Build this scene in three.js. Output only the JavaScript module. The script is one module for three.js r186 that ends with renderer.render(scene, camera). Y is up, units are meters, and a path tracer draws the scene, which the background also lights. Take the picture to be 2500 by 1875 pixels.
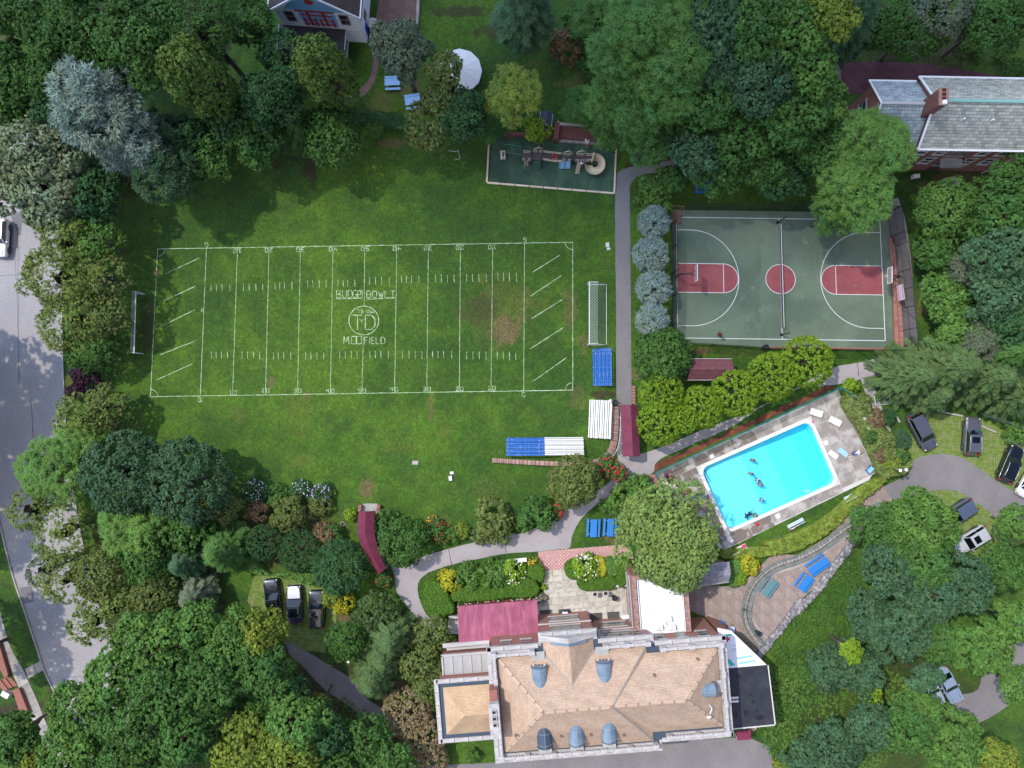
import * as THREE from 'three';
import { Sky } from 'three/addons/objects/Sky.js';
import { mergeGeometries } from 'three/addons/utils/BufferGeometryUtils.js';
import { RoundedBoxGeometry } from 'three/addons/geometries/RoundedBoxGeometry.js';
import { MarchingCubes } from 'three/addons/objects/MarchingCubes.js';

// ---------- camera, sky, sun, exposure ----------
// A near-vertical aerial view from 97 m. Plan coordinates below are in survey units (19.6 per metre).
const scene = new THREE.Scene();
const HGT = 97, UNIT = 19.6, NX = 1250, NY = 975, ZN = (NY - 937.5) / UNIT;
const camera = new THREE.PerspectiveCamera(2 * Math.atan(937.5 / (HGT * UNIT)) * 180 / Math.PI, 4 / 3, 1, 4000);
camera.position.set(0, HGT, ZN); camera.up.set(0, 0, -1); camera.lookAt(0, 0, ZN);
camera.setViewOffset(2500, 1875, 0, -37.5, 2500, 1875);
const renderer = new THREE.WebGLRenderer({ antialias: true });
renderer.toneMapping = THREE.LinearToneMapping; renderer.toneMappingExposure = 1.13;
renderer.shadowMap.enabled = true;
const ELEV = 57 * Math.PI / 180;
const SUN = new THREE.Vector3(-0.85 * Math.cos(ELEV), Math.sin(ELEV), -0.527 * Math.cos(ELEV)).normalize();
const sky = new Sky(); sky.scale.setScalar(3500);
{ const u = sky.material.uniforms; u.sunPosition.value.copy(SUN); u.turbidity.value = 5; u.rayleigh.value = .75; u.mieCoefficient.value = 0.004; u.mieDirectionalG.value = 0.75;
  if (u.cloudCoverage) { u.cloudCoverage.value = 0.8; u.cloudDensity.value = 0.6; u.cloudElevation.value = 0.5; } }
sky.name = 'sky'; sky.userData = { kind: 'structure', label: 'bright summer sky with broken cloud' }; scene.add(sky);
scene.environment = new THREE.PMREMGenerator(renderer).fromScene(scene).texture; scene.environmentIntensity = 0.3;
const sun = new THREE.DirectionalLight(0xfff3e2, 3.1);
sun.position.copy(SUN).multiplyScalar(1600); sun.castShadow = true; sun.shadow.radius = 2.2; sun.shadow.mapSize.set(4096, 4096);
Object.assign(sun.shadow.camera, { left: -80, right: 80, top: 80, bottom: -80, near: 10, far: 3000 });
scene.add(sun, sun.target);

// ---------- helpers ----------
let seed = 7; const rnd = () => { seed = (Math.imul(seed, 1664525) + 1013904223) | 0; return (seed >>> 0) / 4294967296; };
const rr = (a, b) => a + (b - a) * rnd(), pick = (a) => a[Math.floor(rnd() * a.length)];
const V = (x, y, z) => new THREE.Vector3(x, y, z);
const TILE = { S: [0, 0, 1], F: [0, 0, 1.13017], Z1: [1180, 260, .15371], Z2: [630, 0, .14467], Z3: [1050, 1330, .18083], Z4: [1500, 1330, .18083], Z5: [1050, 1590, .17179], Z6: [1580, 1080, .14467], Z7: [1800, 1200, .18083], Z8: [2180, 980, .14467] };
'ABCD'.split('').forEach((r, j) => [0, 1, 2, 3].forEach((c) => { TILE[r + (c + 1)] = [c * 620, j * 465, .28933]; }));
const plan = (t, x, y) => [TILE[t][0] + x * TILE[t][2], TILE[t][1] + y * TILE[t][2]];
// survey point -> metres; h is the height of the surveyed point (relief displacement removed)
const W = (px, py, h = 0) => { const k = (HGT - h) / HGT / UNIT; return [(px - NX) * k, ZN + (py - NY) * k]; };
const at = (t, x, y, h = 0) => W(...plan(t, x, y), h);
function pts(str, h = 0) { let t = 'S'; const out = []; const w = str.trim().split(/\s+/); for (let i = 0; i < w.length;) { if (TILE[w[i]]) t = w[i++]; else { out.push(at(t, +w[i], +w[i + 1], h)); i += 2; } } return out; }
const taken = {};
function numbered(n) { taken[n] = (taken[n] ?? -1) + 1; return taken[n] ? n + '_' + String(taken[n]).padStart(3, '0') : n; }
function shade(o) { o.traverse((m) => { if (m.isMesh) { m.castShadow = m.receiveShadow = true; } }); return o; }
function thing(name, label, category, pos = [0, 0, 0], turn = 0, group) {
  const o = new THREE.Group(); o.name = numbered(name); o.position.set(...pos); o.rotation.y = turn; o.userData = { label, category }; if (group) o.userData.group = group; scene.add(o); return o;
}
function part(name, geo, mat, parent, label) { const m = new THREE.Mesh(Array.isArray(geo) ? join(geo) : geo, mat); m.name = name; m.castShadow = m.receiveShadow = true; if (label) m.userData.label = label; parent.add(m); return m; }
function struct(name, geo, mat, label, extra) { const m = geo ? part(numbered(name), geo, mat, scene) : new THREE.Group(); if (!geo) { m.name = numbered(name); scene.add(m); } m.userData = { kind: 'structure', label, ...extra }; return m; }
function single(name, geo, mat, label, category, group) { const m = part(numbered(name), geo, mat, scene); m.userData = { label, category }; if (group) m.userData.group = group; return m; }
function join(list) { const l = list.map((g) => { const n = g.index ? g.toNonIndexed() : g; for (const k of Object.keys(n.attributes)) if (!['position', 'normal', 'uv'].includes(k)) n.deleteAttribute(k); return n; }); return mergeGeometries(l, false); }
const mv = (g, x, y, z) => g.translate(x, y, z);
const box = (w, h, d, x = 0, y = 0, z = 0, ry = 0) => { const g = new THREE.BoxGeometry(w, h, d); if (ry) g.rotateY(ry); return g.translate(x, y, z); };
const rbox = (w, h, d, r, x = 0, y = 0, z = 0, ry = 0) => { const g = new RoundedBoxGeometry(w, h, d, 2, Math.min(r, w / 2.01, h / 2.01, d / 2.01)); if (ry) g.rotateY(ry); return g.translate(x, y, z); };
const cyl = (r0, r1, h, x = 0, y = 0, z = 0, n = 12) => new THREE.CylinderGeometry(r0, r1, h, n).translate(x, y, z);
function bar(a, b, r, n = 6, r2) { const A = V(...a), B = V(...b), d = B.clone().sub(A), L = d.length(); const g = new THREE.CylinderGeometry(r2 ?? r, r, L, n); g.translate(0, L / 2, 0); g.applyQuaternion(new THREE.Quaternion().setFromUnitVectors(V(0, 1, 0), d.normalize())); return g.translate(...a); }
function beam(a, b, w, h) { const A = V(...a), B = V(...b), d = B.clone().sub(A), L = d.length(); const g = new THREE.BoxGeometry(w, h, L); const m = new THREE.Matrix4().lookAt(B, A, Math.abs(d.y / L) > .95 ? V(1, 0, 0) : V(0, 1, 0)); g.applyMatrix4(m); return g.translate((A.x + B.x) / 2, (A.y + B.y) / 2, (A.z + B.z) / 2); }
const tube = (list, r, n = 24, k = 6, closed = false) => new THREE.TubeGeometry(new THREE.CatmullRomCurve3(list.map((p) => V(...p)), closed), n, r, k, closed);
function shapeOf(p, holes = []) { const s = new THREE.Shape(p.map(([x, z]) => new THREE.Vector2(x, -z))); for (const h of holes) s.holes.push(new THREE.Path(h.map(([x, z]) => new THREE.Vector2(x, -z)))); return s; }
const sheet = (p, y, holes) => new THREE.ShapeGeometry(shapeOf(p, holes)).rotateX(-Math.PI / 2).translate(0, y, 0);
function prism(p, y0, y1, holes, bevel = 0) { return new THREE.ExtrudeGeometry(shapeOf(p, holes), { depth: y1 - y0 - 2 * bevel, bevelEnabled: bevel > 0, bevelThickness: bevel, bevelSize: bevel, bevelOffset: -bevel, bevelSegments: 2, curveSegments: 6 }).translate(0, 0, bevel).rotateX(-Math.PI / 2).translate(0, y0, 0); }
function smooth(p, n = 8, closed = true) { const c = new THREE.CatmullRomCurve3(p.map(([x, z]) => V(x, 0, z)), closed, 'centripetal'); return c.getPoints(p.length * n).slice(0, closed ? -1 : undefined).map((v) => [v.x, v.z]); }
function ragged(p, amp = .04, step = .45) { const out = []; p.forEach((a, i) => { const b = p[(i + 1) % p.length], L = Math.hypot(b[0] - a[0], b[1] - a[1]), n = Math.max(1, Math.round(L / step)); for (let k = 0; k < n; k++) { const t = k / n; out.push([a[0] + (b[0] - a[0]) * t + rr(-amp, amp), a[1] + (b[1] - a[1]) * t + rr(-amp, amp)]); } }); return out; }
function strip(line, w) { const L = [], R = []; line.forEach((p, i) => { const a = line[Math.max(0, i - 1)], b = line[Math.min(line.length - 1, i + 1)]; let dx = b[0] - a[0], dz = b[1] - a[1]; const l = Math.hypot(dx, dz) || 1; const ww = Array.isArray(w) ? w[i] : w; L.push([p[0] - dz / l * ww / 2, p[1] + dx / l * ww / 2]); R.push([p[0] + dz / l * ww / 2, p[1] - dx / l * ww / 2]); }); return [...L, ...R.reverse()]; }
function quadGeo(list) { const pos = [], uv = []; for (const [a, b, c, d, tu = 1, tv = 1] of list) { for (const [p, u] of [[a, [0, 0]], [b, [tu, 0]], [c, [tu, tv]], [a, [0, 0]], [c, [tu, tv]], [d, [0, tv]]]) { pos.push(...p); uv.push(...u); } } const g = new THREE.BufferGeometry(); g.setAttribute('position', new THREE.Float32BufferAttribute(pos, 3)); g.setAttribute('uv', new THREE.Float32BufferAttribute(uv, 2)); g.computeVertexNormals(); return g; }
// planar faces with uv in metres along the face (u horizontal, v up the slope)
function faceGeo(polys) { const pos = [], uv = []; for (const P of polys) { const p = P.map((a) => V(...a)); const n = p[1].clone().sub(p[0]).cross(p[2].clone().sub(p[0])).normalize(); if (n.y < -1e-6) { p.reverse(); n.negate(); } let h = V(0, 1, 0).cross(n); if (h.length() < 1e-4) h = V(1, 0, 0); h.normalize(); const up = n.clone().cross(h); for (let i = 1; i < p.length - 1; i++) for (const q of [p[0], p[i], p[i + 1]]) { pos.push(q.x, q.y, q.z); uv.push(q.dot(h), q.dot(up)); } } const g = new THREE.BufferGeometry(); g.setAttribute('position', new THREE.Float32BufferAttribute(pos, 3)); g.setAttribute('uv', new THREE.Float32BufferAttribute(uv, 2)); g.computeVertexNormals(); return g; }

// ---------- noise and textures ----------
const hsh = (x, y, s) => { let n = Math.imul(x, 374761393) + Math.imul(y, 668265263) + Math.imul(s, 1442695041) | 0; n = Math.imul(n ^ (n >>> 13), 1274126177); return ((n ^ (n >>> 16)) >>> 0) / 4294967296; };
function vn(x, y, s, per = 0) { const xi = Math.floor(x), yi = Math.floor(y); let fx = x - xi, fy = y - yi; fx = fx * fx * (3 - 2 * fx); fy = fy * fy * (3 - 2 * fy); const m = (a) => per ? ((a % per) + per) % per : a; const a = hsh(m(xi), m(yi), s), b = hsh(m(xi + 1), m(yi), s), c = hsh(m(xi), m(yi + 1), s), d = hsh(m(xi + 1), m(yi + 1), s); return a + (b - a) * fx + (c - a) * fy + (a - b - c + d) * fx * fy; }
function fbm(x, y, s, oct = 4, per = 0) { let v = 0, a = .5, t = 0; for (let i = 0; i < oct; i++) { v += a * vn(x, y, s + i * 17, per); t += a; x *= 2; y *= 2; per *= 2; a *= .5; } return v / t; }
const mix = (a, b, t) => a.map((v, i) => v + (b[i] - v) * t), sst = (a, b, x) => { const t = Math.min(1, Math.max(0, (x - a) / (b - a))); return t * t * (3 - 2 * t); };
function tex(w, h, fn, color = true) { const d = new Uint8Array(w * h * 4); for (let j = 0; j < h; j++) for (let i = 0; i < w; i++) { const c = fn(i / w, j / h, i, j), o = (j * w + i) * 4; if (typeof c === 'number') { d[o] = d[o + 1] = d[o + 2] = Math.max(0, Math.min(255, c * 255)); } else { d[o] = Math.max(0, Math.min(255, c[0])); d[o + 1] = Math.max(0, Math.min(255, c[1])); d[o + 2] = Math.max(0, Math.min(255, c[2])); } d[o + 3] = 255; } const t = new THREE.DataTexture(d, w, h, THREE.RGBAFormat); t.wrapS = t.wrapT = THREE.RepeatWrapping; t.magFilter = THREE.LinearFilter; t.minFilter = THREE.LinearFilter; if (color) t.colorSpace = THREE.SRGBColorSpace; t.needsUpdate = true; return t; }
const rep = (t, m, m2 = m) => { const c = t.clone(); c.repeat.set(1 / m, 1 / m2); c.needsUpdate = true; return c; };
const std = (o) => new THREE.MeshStandardMaterial({ roughness: .85, side: THREE.DoubleSide, ...o });
const col = (r, g, b, o = {}) => std({ color: new THREE.Color().setRGB(r, g, b), ...o });
const hex = (h, o = {}) => std({ color: new THREE.Color(h), ...o });
// speckled aggregate: [base, lighter, darker] in sRGB 0-255
function aggregate(s, base, lo, hi, big = .5, fine = .35) { return tex(512, 512, (u, v, i, j) => { const a = fbm(u * 6, v * 6, s, 5, 6), b = hsh(i, j, s + 3), c = hsh(i >> 1, j >> 1, s + 5); let k = mix(base, hi, Math.max(0, (a - .5) * 2.2 * big)); k = mix(k, lo, Math.max(0, (.5 - a) * 2.2 * big)); return k.map((x) => x * (1 + (b - .5) * fine * .5 + (c - .5) * fine * .6)); }); }
const noiseBump = tex(256, 256, (u, v, i, j) => .5 * fbm(u * 16, v * 16, 91, 4, 16) + .5 * hsh(i, j, 92), false);
const TX = {
  asphalt: aggregate(11, [124, 120, 119], [106, 103, 102], [142, 138, 136]),
  roadT: aggregate(12, [152, 149, 150], [138, 135, 138], [168, 164, 163], .5, .25),
  concrete: aggregate(13, [163, 158, 152], [128, 123, 118], [190, 186, 180], .8, .22),
  pathc: aggregate(14, [158, 151, 150], [140, 134, 134], [172, 166, 164], .6, .22),
  brown: aggregate(15, [92, 66, 50], [60, 44, 34], [124, 92, 68], .8, .7),
};
const M = {
  asphalt: std({ map: rep(TX.asphalt, 9), bumpMap: rep(noiseBump, 1.3), bumpScale: .008 }),
  road: std({ map: rep(TX.roadT, 17), bumpMap: rep(noiseBump, 1.3), bumpScale: .006 }),
  concrete: std({ map: rep(TX.concrete, 7), bumpMap: rep(noiseBump, 2), bumpScale: .004 }),
  pathc: std({ map: rep(TX.pathc, 8), bumpMap: rep(noiseBump, 1.6), bumpScale: .006 }),
  mulch: std({ map: rep(TX.brown, 4), bumpMap: rep(noiseBump, 1), bumpScale: .05 }),
  white: col(.78, .78, .76, { roughness: .6 }), offwhite: col(.62, .6, .56), black: col(.012, .012, .014, { roughness: .5 }), steel: col(.45, .47, .48, { roughness: .4, metalness: .6 }),
  blue: col(.02, .19, .54, { roughness: .55 }), lightblue: col(.28, .5, .78, { roughness: .6 }), teal: col(.1, .22, .24, { roughness: .6 }), green: col(.02, .08, .05, { roughness: .5 }), tealrail: col(.04, .22, .22, { roughness: .5 }),
  wood: col(.2, .13, .085), darkwood: col(.07, .05, .045), tan: col(.56, .47, .32, { roughness: .6 }), deckbrown: col(.085, .065, .07), maroon: col(.2, .022, .06, { roughness: .7 }), red: col(.5, .02, .03), skin: col(.42, .24, .16), stone: col(.33, .3, .27), bark: col(.1, .08, .065),
  glass: new THREE.MeshPhysicalMaterial({ color: 0x0c1418, roughness: .06, metalness: 0, clearcoat: 1, side: THREE.DoubleSide }), tyre: col(.015, .015, .016, { roughness: .9 }), rim: col(.5, .5, .52, { roughness: .3, metalness: .8 }),
  lampred: col(.35, .01, .015, { roughness: .2 }), lampwhite: col(.8, .82, .85, { roughness: .1 }), chalk: col(.72, .74, .72),
};
// ---------- the ground ----------
const POOL = (() => { const A = plan('C3', 1625, 740), B = plan('C4', 395, 335); const a = W(...A), b = W(...B); const L = Math.hypot(b[0] - a[0], b[1] - a[1]); const e1 = [(b[0] - a[0]) / L, (b[1] - a[1]) / L], e2 = [-e1[1], e1[0]]; return { a, e1, e2, L: 14.75, D: 8.35, to: (u, v) => [a[0] + e1[0] * u + e2[0] * v, a[1] + e1[1] * u + e2[1] * v], turn: -Math.atan2(e1[1], e1[0]) }; })();
function roundRect(u0, v0, u1, v1, r, f = (u, v) => [u, v], n = 8) { const out = []; for (const [cx, cy, a0] of [[u1 - r, v0 + r, -90], [u1 - r, v1 - r, 0], [u0 + r, v1 - r, 90], [u0 + r, v0 + r, 180]]) for (let i = 0; i <= n; i++) { const a = (a0 + 90 * i / n) * Math.PI / 180; out.push(f(cx + r * Math.cos(a), cy + r * Math.sin(a))); } return out; }
const poolRim = roundRect(0, 0, POOL.L, POOL.D, .95, POOL.to);
// bare soil and worn turf seen on the lawn: plan x, y, radii, strength, kind (0 soil, 1 dry straw, 2 dark soil)
const WORN = [];
const worn = (t, x, y, rx, ry, s, k = 0) => { const p = plan(t, x, y), f = TILE[t][2]; WORN.push([p[0], p[1], rx * f, ry * f, s, k]); };
worn('B2', 2060, 1010, 330, 330, .55, 1); worn('B2', 2110, 1170, 150, 130, .55, 0); worn('B2', 1900, 1000, 160, 150, .4, 2); worn('B3', 30, 1180, 110, 130, .55, 0); worn('B3', 230, 960, 160, 130, .5, 1); worn('B3', 520, 990, 70, 190, .5, 0); worn('B3', 640, 1310, 50, 110, .6, 0); worn('C3', 780, 115, 130, 40, .9, 2); worn('C3', 590, 150, 80, 120, .5, 0);
worn('B1', 1240, 1180, 60, 250, .6, 2); worn('B1', 1320, 690, 20, 50, .8, 0); worn('A2', 470, 1420, 60, 190, .9, 2); worn('A2', 1160, 1220, 120, 60, .7, 0); worn('A2', 1420, 1210, 80, 60, .5, 0); worn('A3', 520, 710, 130, 40, .9, 1); worn('A3', 680, 640, 100, 60, .6, 0); worn('A2', 1720, 100, 320, 50, .7, 2); worn('A2', 2000, 270, 130, 60, .6, 2); worn('A3', 150, 560, 260, 50, .4, 1);
worn('C2', 950, 920, 70, 120, .8, 0); worn('C2', 1490, 230, 30, 110, .6, 0); worn('C2', 390, 250, 140, 220, .35, 1); worn('C2', 1540, 1180, 120, 60, .6, 1); worn('C3', 900, 1320, 170, 60, .8, 0); worn('C3', 930, 1230, 60, 120, .7, 0); worn('C1', 2010, 290, 60, 80, .6, 1); worn('C2', 140, 10, 40, 50, .7, 0); worn('C2', 450, 120, 50, 40, .6, 0); worn('C2', 1620, 420, 70, 60, .5, 1); worn('C2', 400, 680, 110, 70, .45, 1); worn('C2', 1230, 570, 160, 70, .35, 1); worn('C2', 2000, 920, 200, 120, .4, 1); worn('C2', 720, 1180, 200, 130, .3, 1);
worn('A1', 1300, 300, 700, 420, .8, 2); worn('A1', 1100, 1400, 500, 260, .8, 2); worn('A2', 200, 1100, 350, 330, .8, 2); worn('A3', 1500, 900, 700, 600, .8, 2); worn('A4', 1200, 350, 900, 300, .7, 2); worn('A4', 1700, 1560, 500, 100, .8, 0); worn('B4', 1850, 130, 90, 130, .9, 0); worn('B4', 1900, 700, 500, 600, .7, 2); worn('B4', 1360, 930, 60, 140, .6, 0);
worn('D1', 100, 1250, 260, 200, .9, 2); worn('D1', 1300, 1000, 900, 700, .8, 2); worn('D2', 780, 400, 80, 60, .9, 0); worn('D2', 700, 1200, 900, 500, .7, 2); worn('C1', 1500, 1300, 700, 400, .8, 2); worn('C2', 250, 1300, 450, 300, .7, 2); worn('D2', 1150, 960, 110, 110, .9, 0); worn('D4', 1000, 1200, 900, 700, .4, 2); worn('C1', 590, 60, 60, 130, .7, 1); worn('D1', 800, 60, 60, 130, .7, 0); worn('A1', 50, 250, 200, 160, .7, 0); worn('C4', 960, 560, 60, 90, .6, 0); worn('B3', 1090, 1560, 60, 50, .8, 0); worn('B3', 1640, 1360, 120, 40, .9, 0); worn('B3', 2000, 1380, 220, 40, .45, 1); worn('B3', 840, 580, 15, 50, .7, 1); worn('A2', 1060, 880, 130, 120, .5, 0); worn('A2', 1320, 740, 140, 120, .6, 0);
const groundTex = tex(2048, 1536, (u, v, i, j) => {
  const x = (u - .5) * 130, z = -(v - .5) * 98, px = x * UNIT + NX, py = z * UNIT + 937.5;
  const a = fbm(x * .09, z * .09, 31, 4), b = fbm(x * .5, z * .5, 37, 4), c = vn(x * 3.2, z * 3.2, 41), f = hsh(i, j, 43), f2 = hsh(i >> 1, j >> 1, 44);
  let k = mix([51, 85, 17], [74, 107, 23], sst(.3, .7, a * .55 + b * .45));
  k = mix(k, [38, 72, 20], sst(.52, .72, fbm(x * .22 + 9, z * .22, 47, 3)) * .45);
  k = mix(k, [84, 94, 36], sst(.6, .8, fbm(x * .8, z * .8, 53, 3)) * .2);
  k = k.map((q) => q * (.9 + .2 * c) * (.86 + .28 * f) * (.88 + .24 * f2));
  if (hsh(i, j, 59) > .985) k = k.map((q) => q * .55);
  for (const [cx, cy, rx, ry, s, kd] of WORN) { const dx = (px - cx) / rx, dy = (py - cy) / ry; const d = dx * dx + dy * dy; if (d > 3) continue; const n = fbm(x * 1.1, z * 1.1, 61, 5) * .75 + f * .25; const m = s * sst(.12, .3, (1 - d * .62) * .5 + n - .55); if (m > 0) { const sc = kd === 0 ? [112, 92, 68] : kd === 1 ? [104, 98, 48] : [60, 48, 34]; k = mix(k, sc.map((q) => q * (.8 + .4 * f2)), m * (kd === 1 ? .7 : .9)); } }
  return k;
});
groundTex.wrapS = groundTex.wrapT = THREE.MirroredRepeatWrapping; groundTex.repeat.set(1 / 130, 1 / 98); groundTex.offset.set(.5, .5);
M.lawn = std({ map: groundTex, roughness: .95, bumpMap: rep(noiseBump, 1.7), bumpScale: .05 });
const lawn = struct('lawn', sheet([[-420, -420], [420, -420], [420, 420], [-420, 420]], 0, [poolRim]), M.lawn, 'mown green lawn with worn patches around the painted field');

// ---------- roads, paths, paving ----------
const roadR = pts('B1 505 -700 510 300 522 1300 535 1659 C1 545 300 600 800 680 1300 760 1659 D1 770 100 900 480 1060 860 1300 1330 1650 1900 2000 2500');
const roadL = pts('B1 -560 -700 -500 300 -330 1300 C1 -140 500 0 1180 120 1659 D1 200 290 320 650 380 830 525 1130 800 1650 1200 2400');
const road = struct('road', sheet([...smooth(roadR, 6, false), ...smooth(roadL, 6, false).reverse()], .012), M.road, 'pale grey residential road along the left edge');
for (const [line, nm] of [[roadR, 1], [roadL, -1]]) struct('kerb', prism(strip(smooth(line, 6, false).map(([x, z]) => [x + nm * .08, z]), .18), 0, .13), M.concrete, nm > 0 ? 'concrete kerb between road and lawn' : 'concrete kerb between road and grass verge');
const patchM = col(.16, .158, .17), patchM2 = col(.29, .285, .3);
for (const [s, m] of [['B1 35 945 165 940 160 1050 32 1055', patchM2], ['B1 80 182 200 185 175 380 150 380', patchM], ['B1 40 490 180 470 175 600 45 605', patchM2], ['D1 165 140 270 120 290 250 200 275', patchM]]) part('asphalt_patch', sheet(pts(s), .017), m, road);
for (const s of ['B1 150 200 130 600 150 1000 160 1659', 'C1 250 0 270 300 300 700', 'D1 600 900 680 880 740 990', 'D1 630 880 690 1000', 'B1 0 720 330 700']) part('crack', sheet(strip(ragged(pts(s), .06, .5).slice(0, -4), .05), .019), col(.12, .12, .13), road);
// left sidewalk of separate slabs
const walk = struct('sidewalk', null, null, 'concrete slab sidewalk beside the road');
M.slabs = [0, 1, 2].map((i) => std({ map: rep(TX.concrete, 5 + i), color: new THREE.Color().setScalar([.86, .96, 1.04][i]) }));
{ const A = smooth(pts('D1 -75 60 0 330 90 640 200 830 245 930 330 1120 380 1250 460 1420 700 1900'), 6, false), B = smooth(pts('D1 -190 60 -60 420 20 640 110 870 160 985 235 1170 300 1310 390 1490 610 1950'), 6, false);
  for (let i = 0; i < A.length - 3; i += 3) { const g = prism([A[i], A[i + 3], B[i + 3], B[i]].map((p, j, q) => { const c = [0, 1].map((d) => q.reduce((s, r) => s + r[d], 0) / 4); return [p[0] + (c[0] - p[0]) * .025, p[1] + (c[1] - p[1]) * .025]; }), 0, .05); part('slab', g, pick(M.slabs), walk); }
  for (const s of ['D1 212 822 280 788 312 862 240 905', 'D1 284 786 348 752 372 830 318 860']) part('slab', prism(pts(s), 0, .045), pick(M.slabs), walk); }
const brickTex = tex(256, 256, (u, v) => { const r = Math.floor(v * 12), uu = u * 4 + (r % 2) * .5, c = Math.floor(uu), fx = uu - c, fy = v * 12 - r; if (fx < .05 || fy < .14) return [168, 150, 138]; const h = hsh(((c % 4) + 4) % 4, r, 5); return mix([142, 88, 74], [168, 112, 96], h).map((q) => q * (.9 + .2 * hsh(Math.floor(u * 256), Math.floor(v * 256), 8))); });
M.brick = std({ map: rep(brickTex, .9, .9) }); M.brickred = std({ map: rep(brickTex, .9, .9), color: new THREE.Color(.86, .74, .72) }); M.brickdark = std({ map: rep(brickTex, .9, .9), color: new THREE.Color(.42, .34, .36) });
for (const [s, l] of [['D1 -10 600 70 870 40 900 -40 730', 'low red brick garden wall nearest the left picture edge'], ['D1 110 1005 160 985 240 1185 180 1222', 'short red brick garden wall beside the sidewalk in the lower left']]) { const t = thing('brick_wall', l, 'wall'); const p = pts(s, .5); part('masonry', prism(p, 0, .5), M.brickred, t); part('coping', prism(p.map((q, i, a) => { const c = [0, 1].map((d) => a.reduce((z, r) => z + r[d], 0) / 4); return [c[0] + (q[0] - c[0]) * 1.03, c[1] + (q[1] - c[1]) * 1.03]; }), .502, .57), M.brickred, t); }
{ const t = thing('garden_steps', 'short red brick garden steps between the two brick walls', 'steps'); for (let i = 0; i < 3; i++) { const a = plan('D1', 85 - i * 33, 880 + i * 14), b = plan('D1', 148 - i * 33, 960 + i * 14); const p = [W(...a), W(...b), W(b[0] - 11, b[1] + 4.5), W(a[0] - 11, a[1] + 4.5)]; part('step', prism(p, 0, .08 + .14 * i), M.brickred, t); } }
{ const [x, z] = at('D1', 80, 1020); const t = thing('utility_cabinet', 'pale grey metal cabinet beside the brick garden wall', 'cabinet', [x, 0, z], -.5); part('housing', rbox(.9, .8, .6, .04, 0, .44, 0), M.offwhite, t); part('plinth', box(1, .06, .7, 0, .03, 0), M.stone, t); part('lid', rbox(.96, .06, .66, .02, 0, .87, 0), M.white, t); }

const pathNorth = struct('path', sheet(ragged([...smooth(pts('A3 1560 1330 1420 1345 1250 1375 1060 1405 940 1445 905 1500 905 1659 B3 905 400 912 1000 914 1659 C3 915 100 918 300 922 640'), 5, false), ...smooth(pts('C3 1060 640 1048 300 1045 100 B3 1043 1659 1038 1000 1032 400 1030 60 A3 1030 1570 1090 1490 1250 1455 1420 1430 1560 1400'), 5, false)], .025), .016), M.asphalt, 'grey asphalt path between the field and the sports court');
struct('path', sheet(ragged([...smooth(pts('C3 925 620 990 640 1250 575 1600 430 2212 180 B4 420 1590 620 1490 820 1452 1100 1385 1190 1375 1190 1300 1150 1000 1105 500 1070 380 1060 200 1050 80'), 5, false), ...smooth(pts('B4 1150 60 1200 210 1250 520 1290 1000 1322 1370 1300 1440 1150 1510 900 1575 640 1635 C4 330 60 0 215 C3 1900 380 1500 560 1250 690 1225 770 1150 800 990 848 830 990 700 1080 600 1190 545 1300 515 1410 430 1420 250 1440 0 1455 C2 1900 1500 1600 1570 1430 1645 D2 1380 130 1400 240 1480 390 1580 420 1640 440 1640 470 1400 440 1330 340 1200 160 1190 60 1150 -100 C2 1220 1580 1380 1500 1640 1418 2212 1288 C3 60 1300 300 1210 480 1090 640 990 800 900 900 800 930 700'), 5, false)], .025), .02), M.pathc, 'pale asphalt walk curving past the pool and round the hedged garden');
for (const s of ['C2 1642 1420 1655 1490 1672 1560', 'C2 2110 1310 2118 1380 2128 1455', 'B4 805 1455 812 1520 818 1575', 'C3 1600 470 1660 500 1700 560']) struct('path_crack', sheet(strip(ragged(pts(s), .03, .3).slice(0, -3), .06), .026), M.black, 'dark crack across the walk');
const brickWalkTex = tex(512, 512, (u, v, i, j) => { const c = Math.floor(u * 8), r = Math.floor(v * 8), fx = u * 8 - c, fy = v * 8 - r; const light = (c + r) % 2; if (fx < .06 || fy < .06) return [150, 128, 122]; return mix(light ? [206, 178, 170] : [186, 126, 118], [160, 110, 104], hsh(c, r, 3) * .4).map((q) => q * (.93 + .14 * hsh(i, j, 9))); });
struct('brick_walk', sheet(smooth(pts('C3 255 1440 980 1380 1050 1440 1060 1500 700 1500 490 1548 480 1595 310 1600 255 1530'), 1), .03), std({ map: rep(brickWalkTex, 1.7) }), 'pink and white chequered brick walk');
const paverTex = tex(512, 512, (u, v, i, j) => { const r = Math.floor(v * 16), uu = u * 8 + (r % 2) * .5, c = Math.floor(uu), fx = uu - c, fy = v * 16 - r; const g = fx < .05 || fy < .09; const h = hsh(c % 8, r, 3), n = fbm(u * 4, v * 4, 77, 4, 4); return (g ? [116, 104, 96] : mix([146, 130, 120], [164, 147, 137], h)).map((q) => q * (.84 + .3 * n) * (.95 + .1 * hsh(i, j, 9))); });
M.paver = std({ map: rep(paverTex, 1.6) });
struct('terrace', sheet(ragged(pts('D3 1535 330 1500 200 1540 130 1700 120 1950 130 2090 0 C3 2212 1480 C4 120 1460 300 1470 560 1310 820 1040 1020 880 1090 960 1110 1060 960 1130 760 1340 520 1659 D4 240 330 0 640 D3 2130 720 1900 520 1760 420'), .02), .014), M.paver, 'brown paved terrace with a curved ramp below the pool');
struct('service_court', sheet(pts('D3 -700 1640 200 1600 1270 1440 1960 1400 2050 1410 2212 1480 D4 60 1480 120 1700 D3 2212 1900 -700 1900'), .013), M.asphalt, 'grey asphalt yard below the big house');
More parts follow.
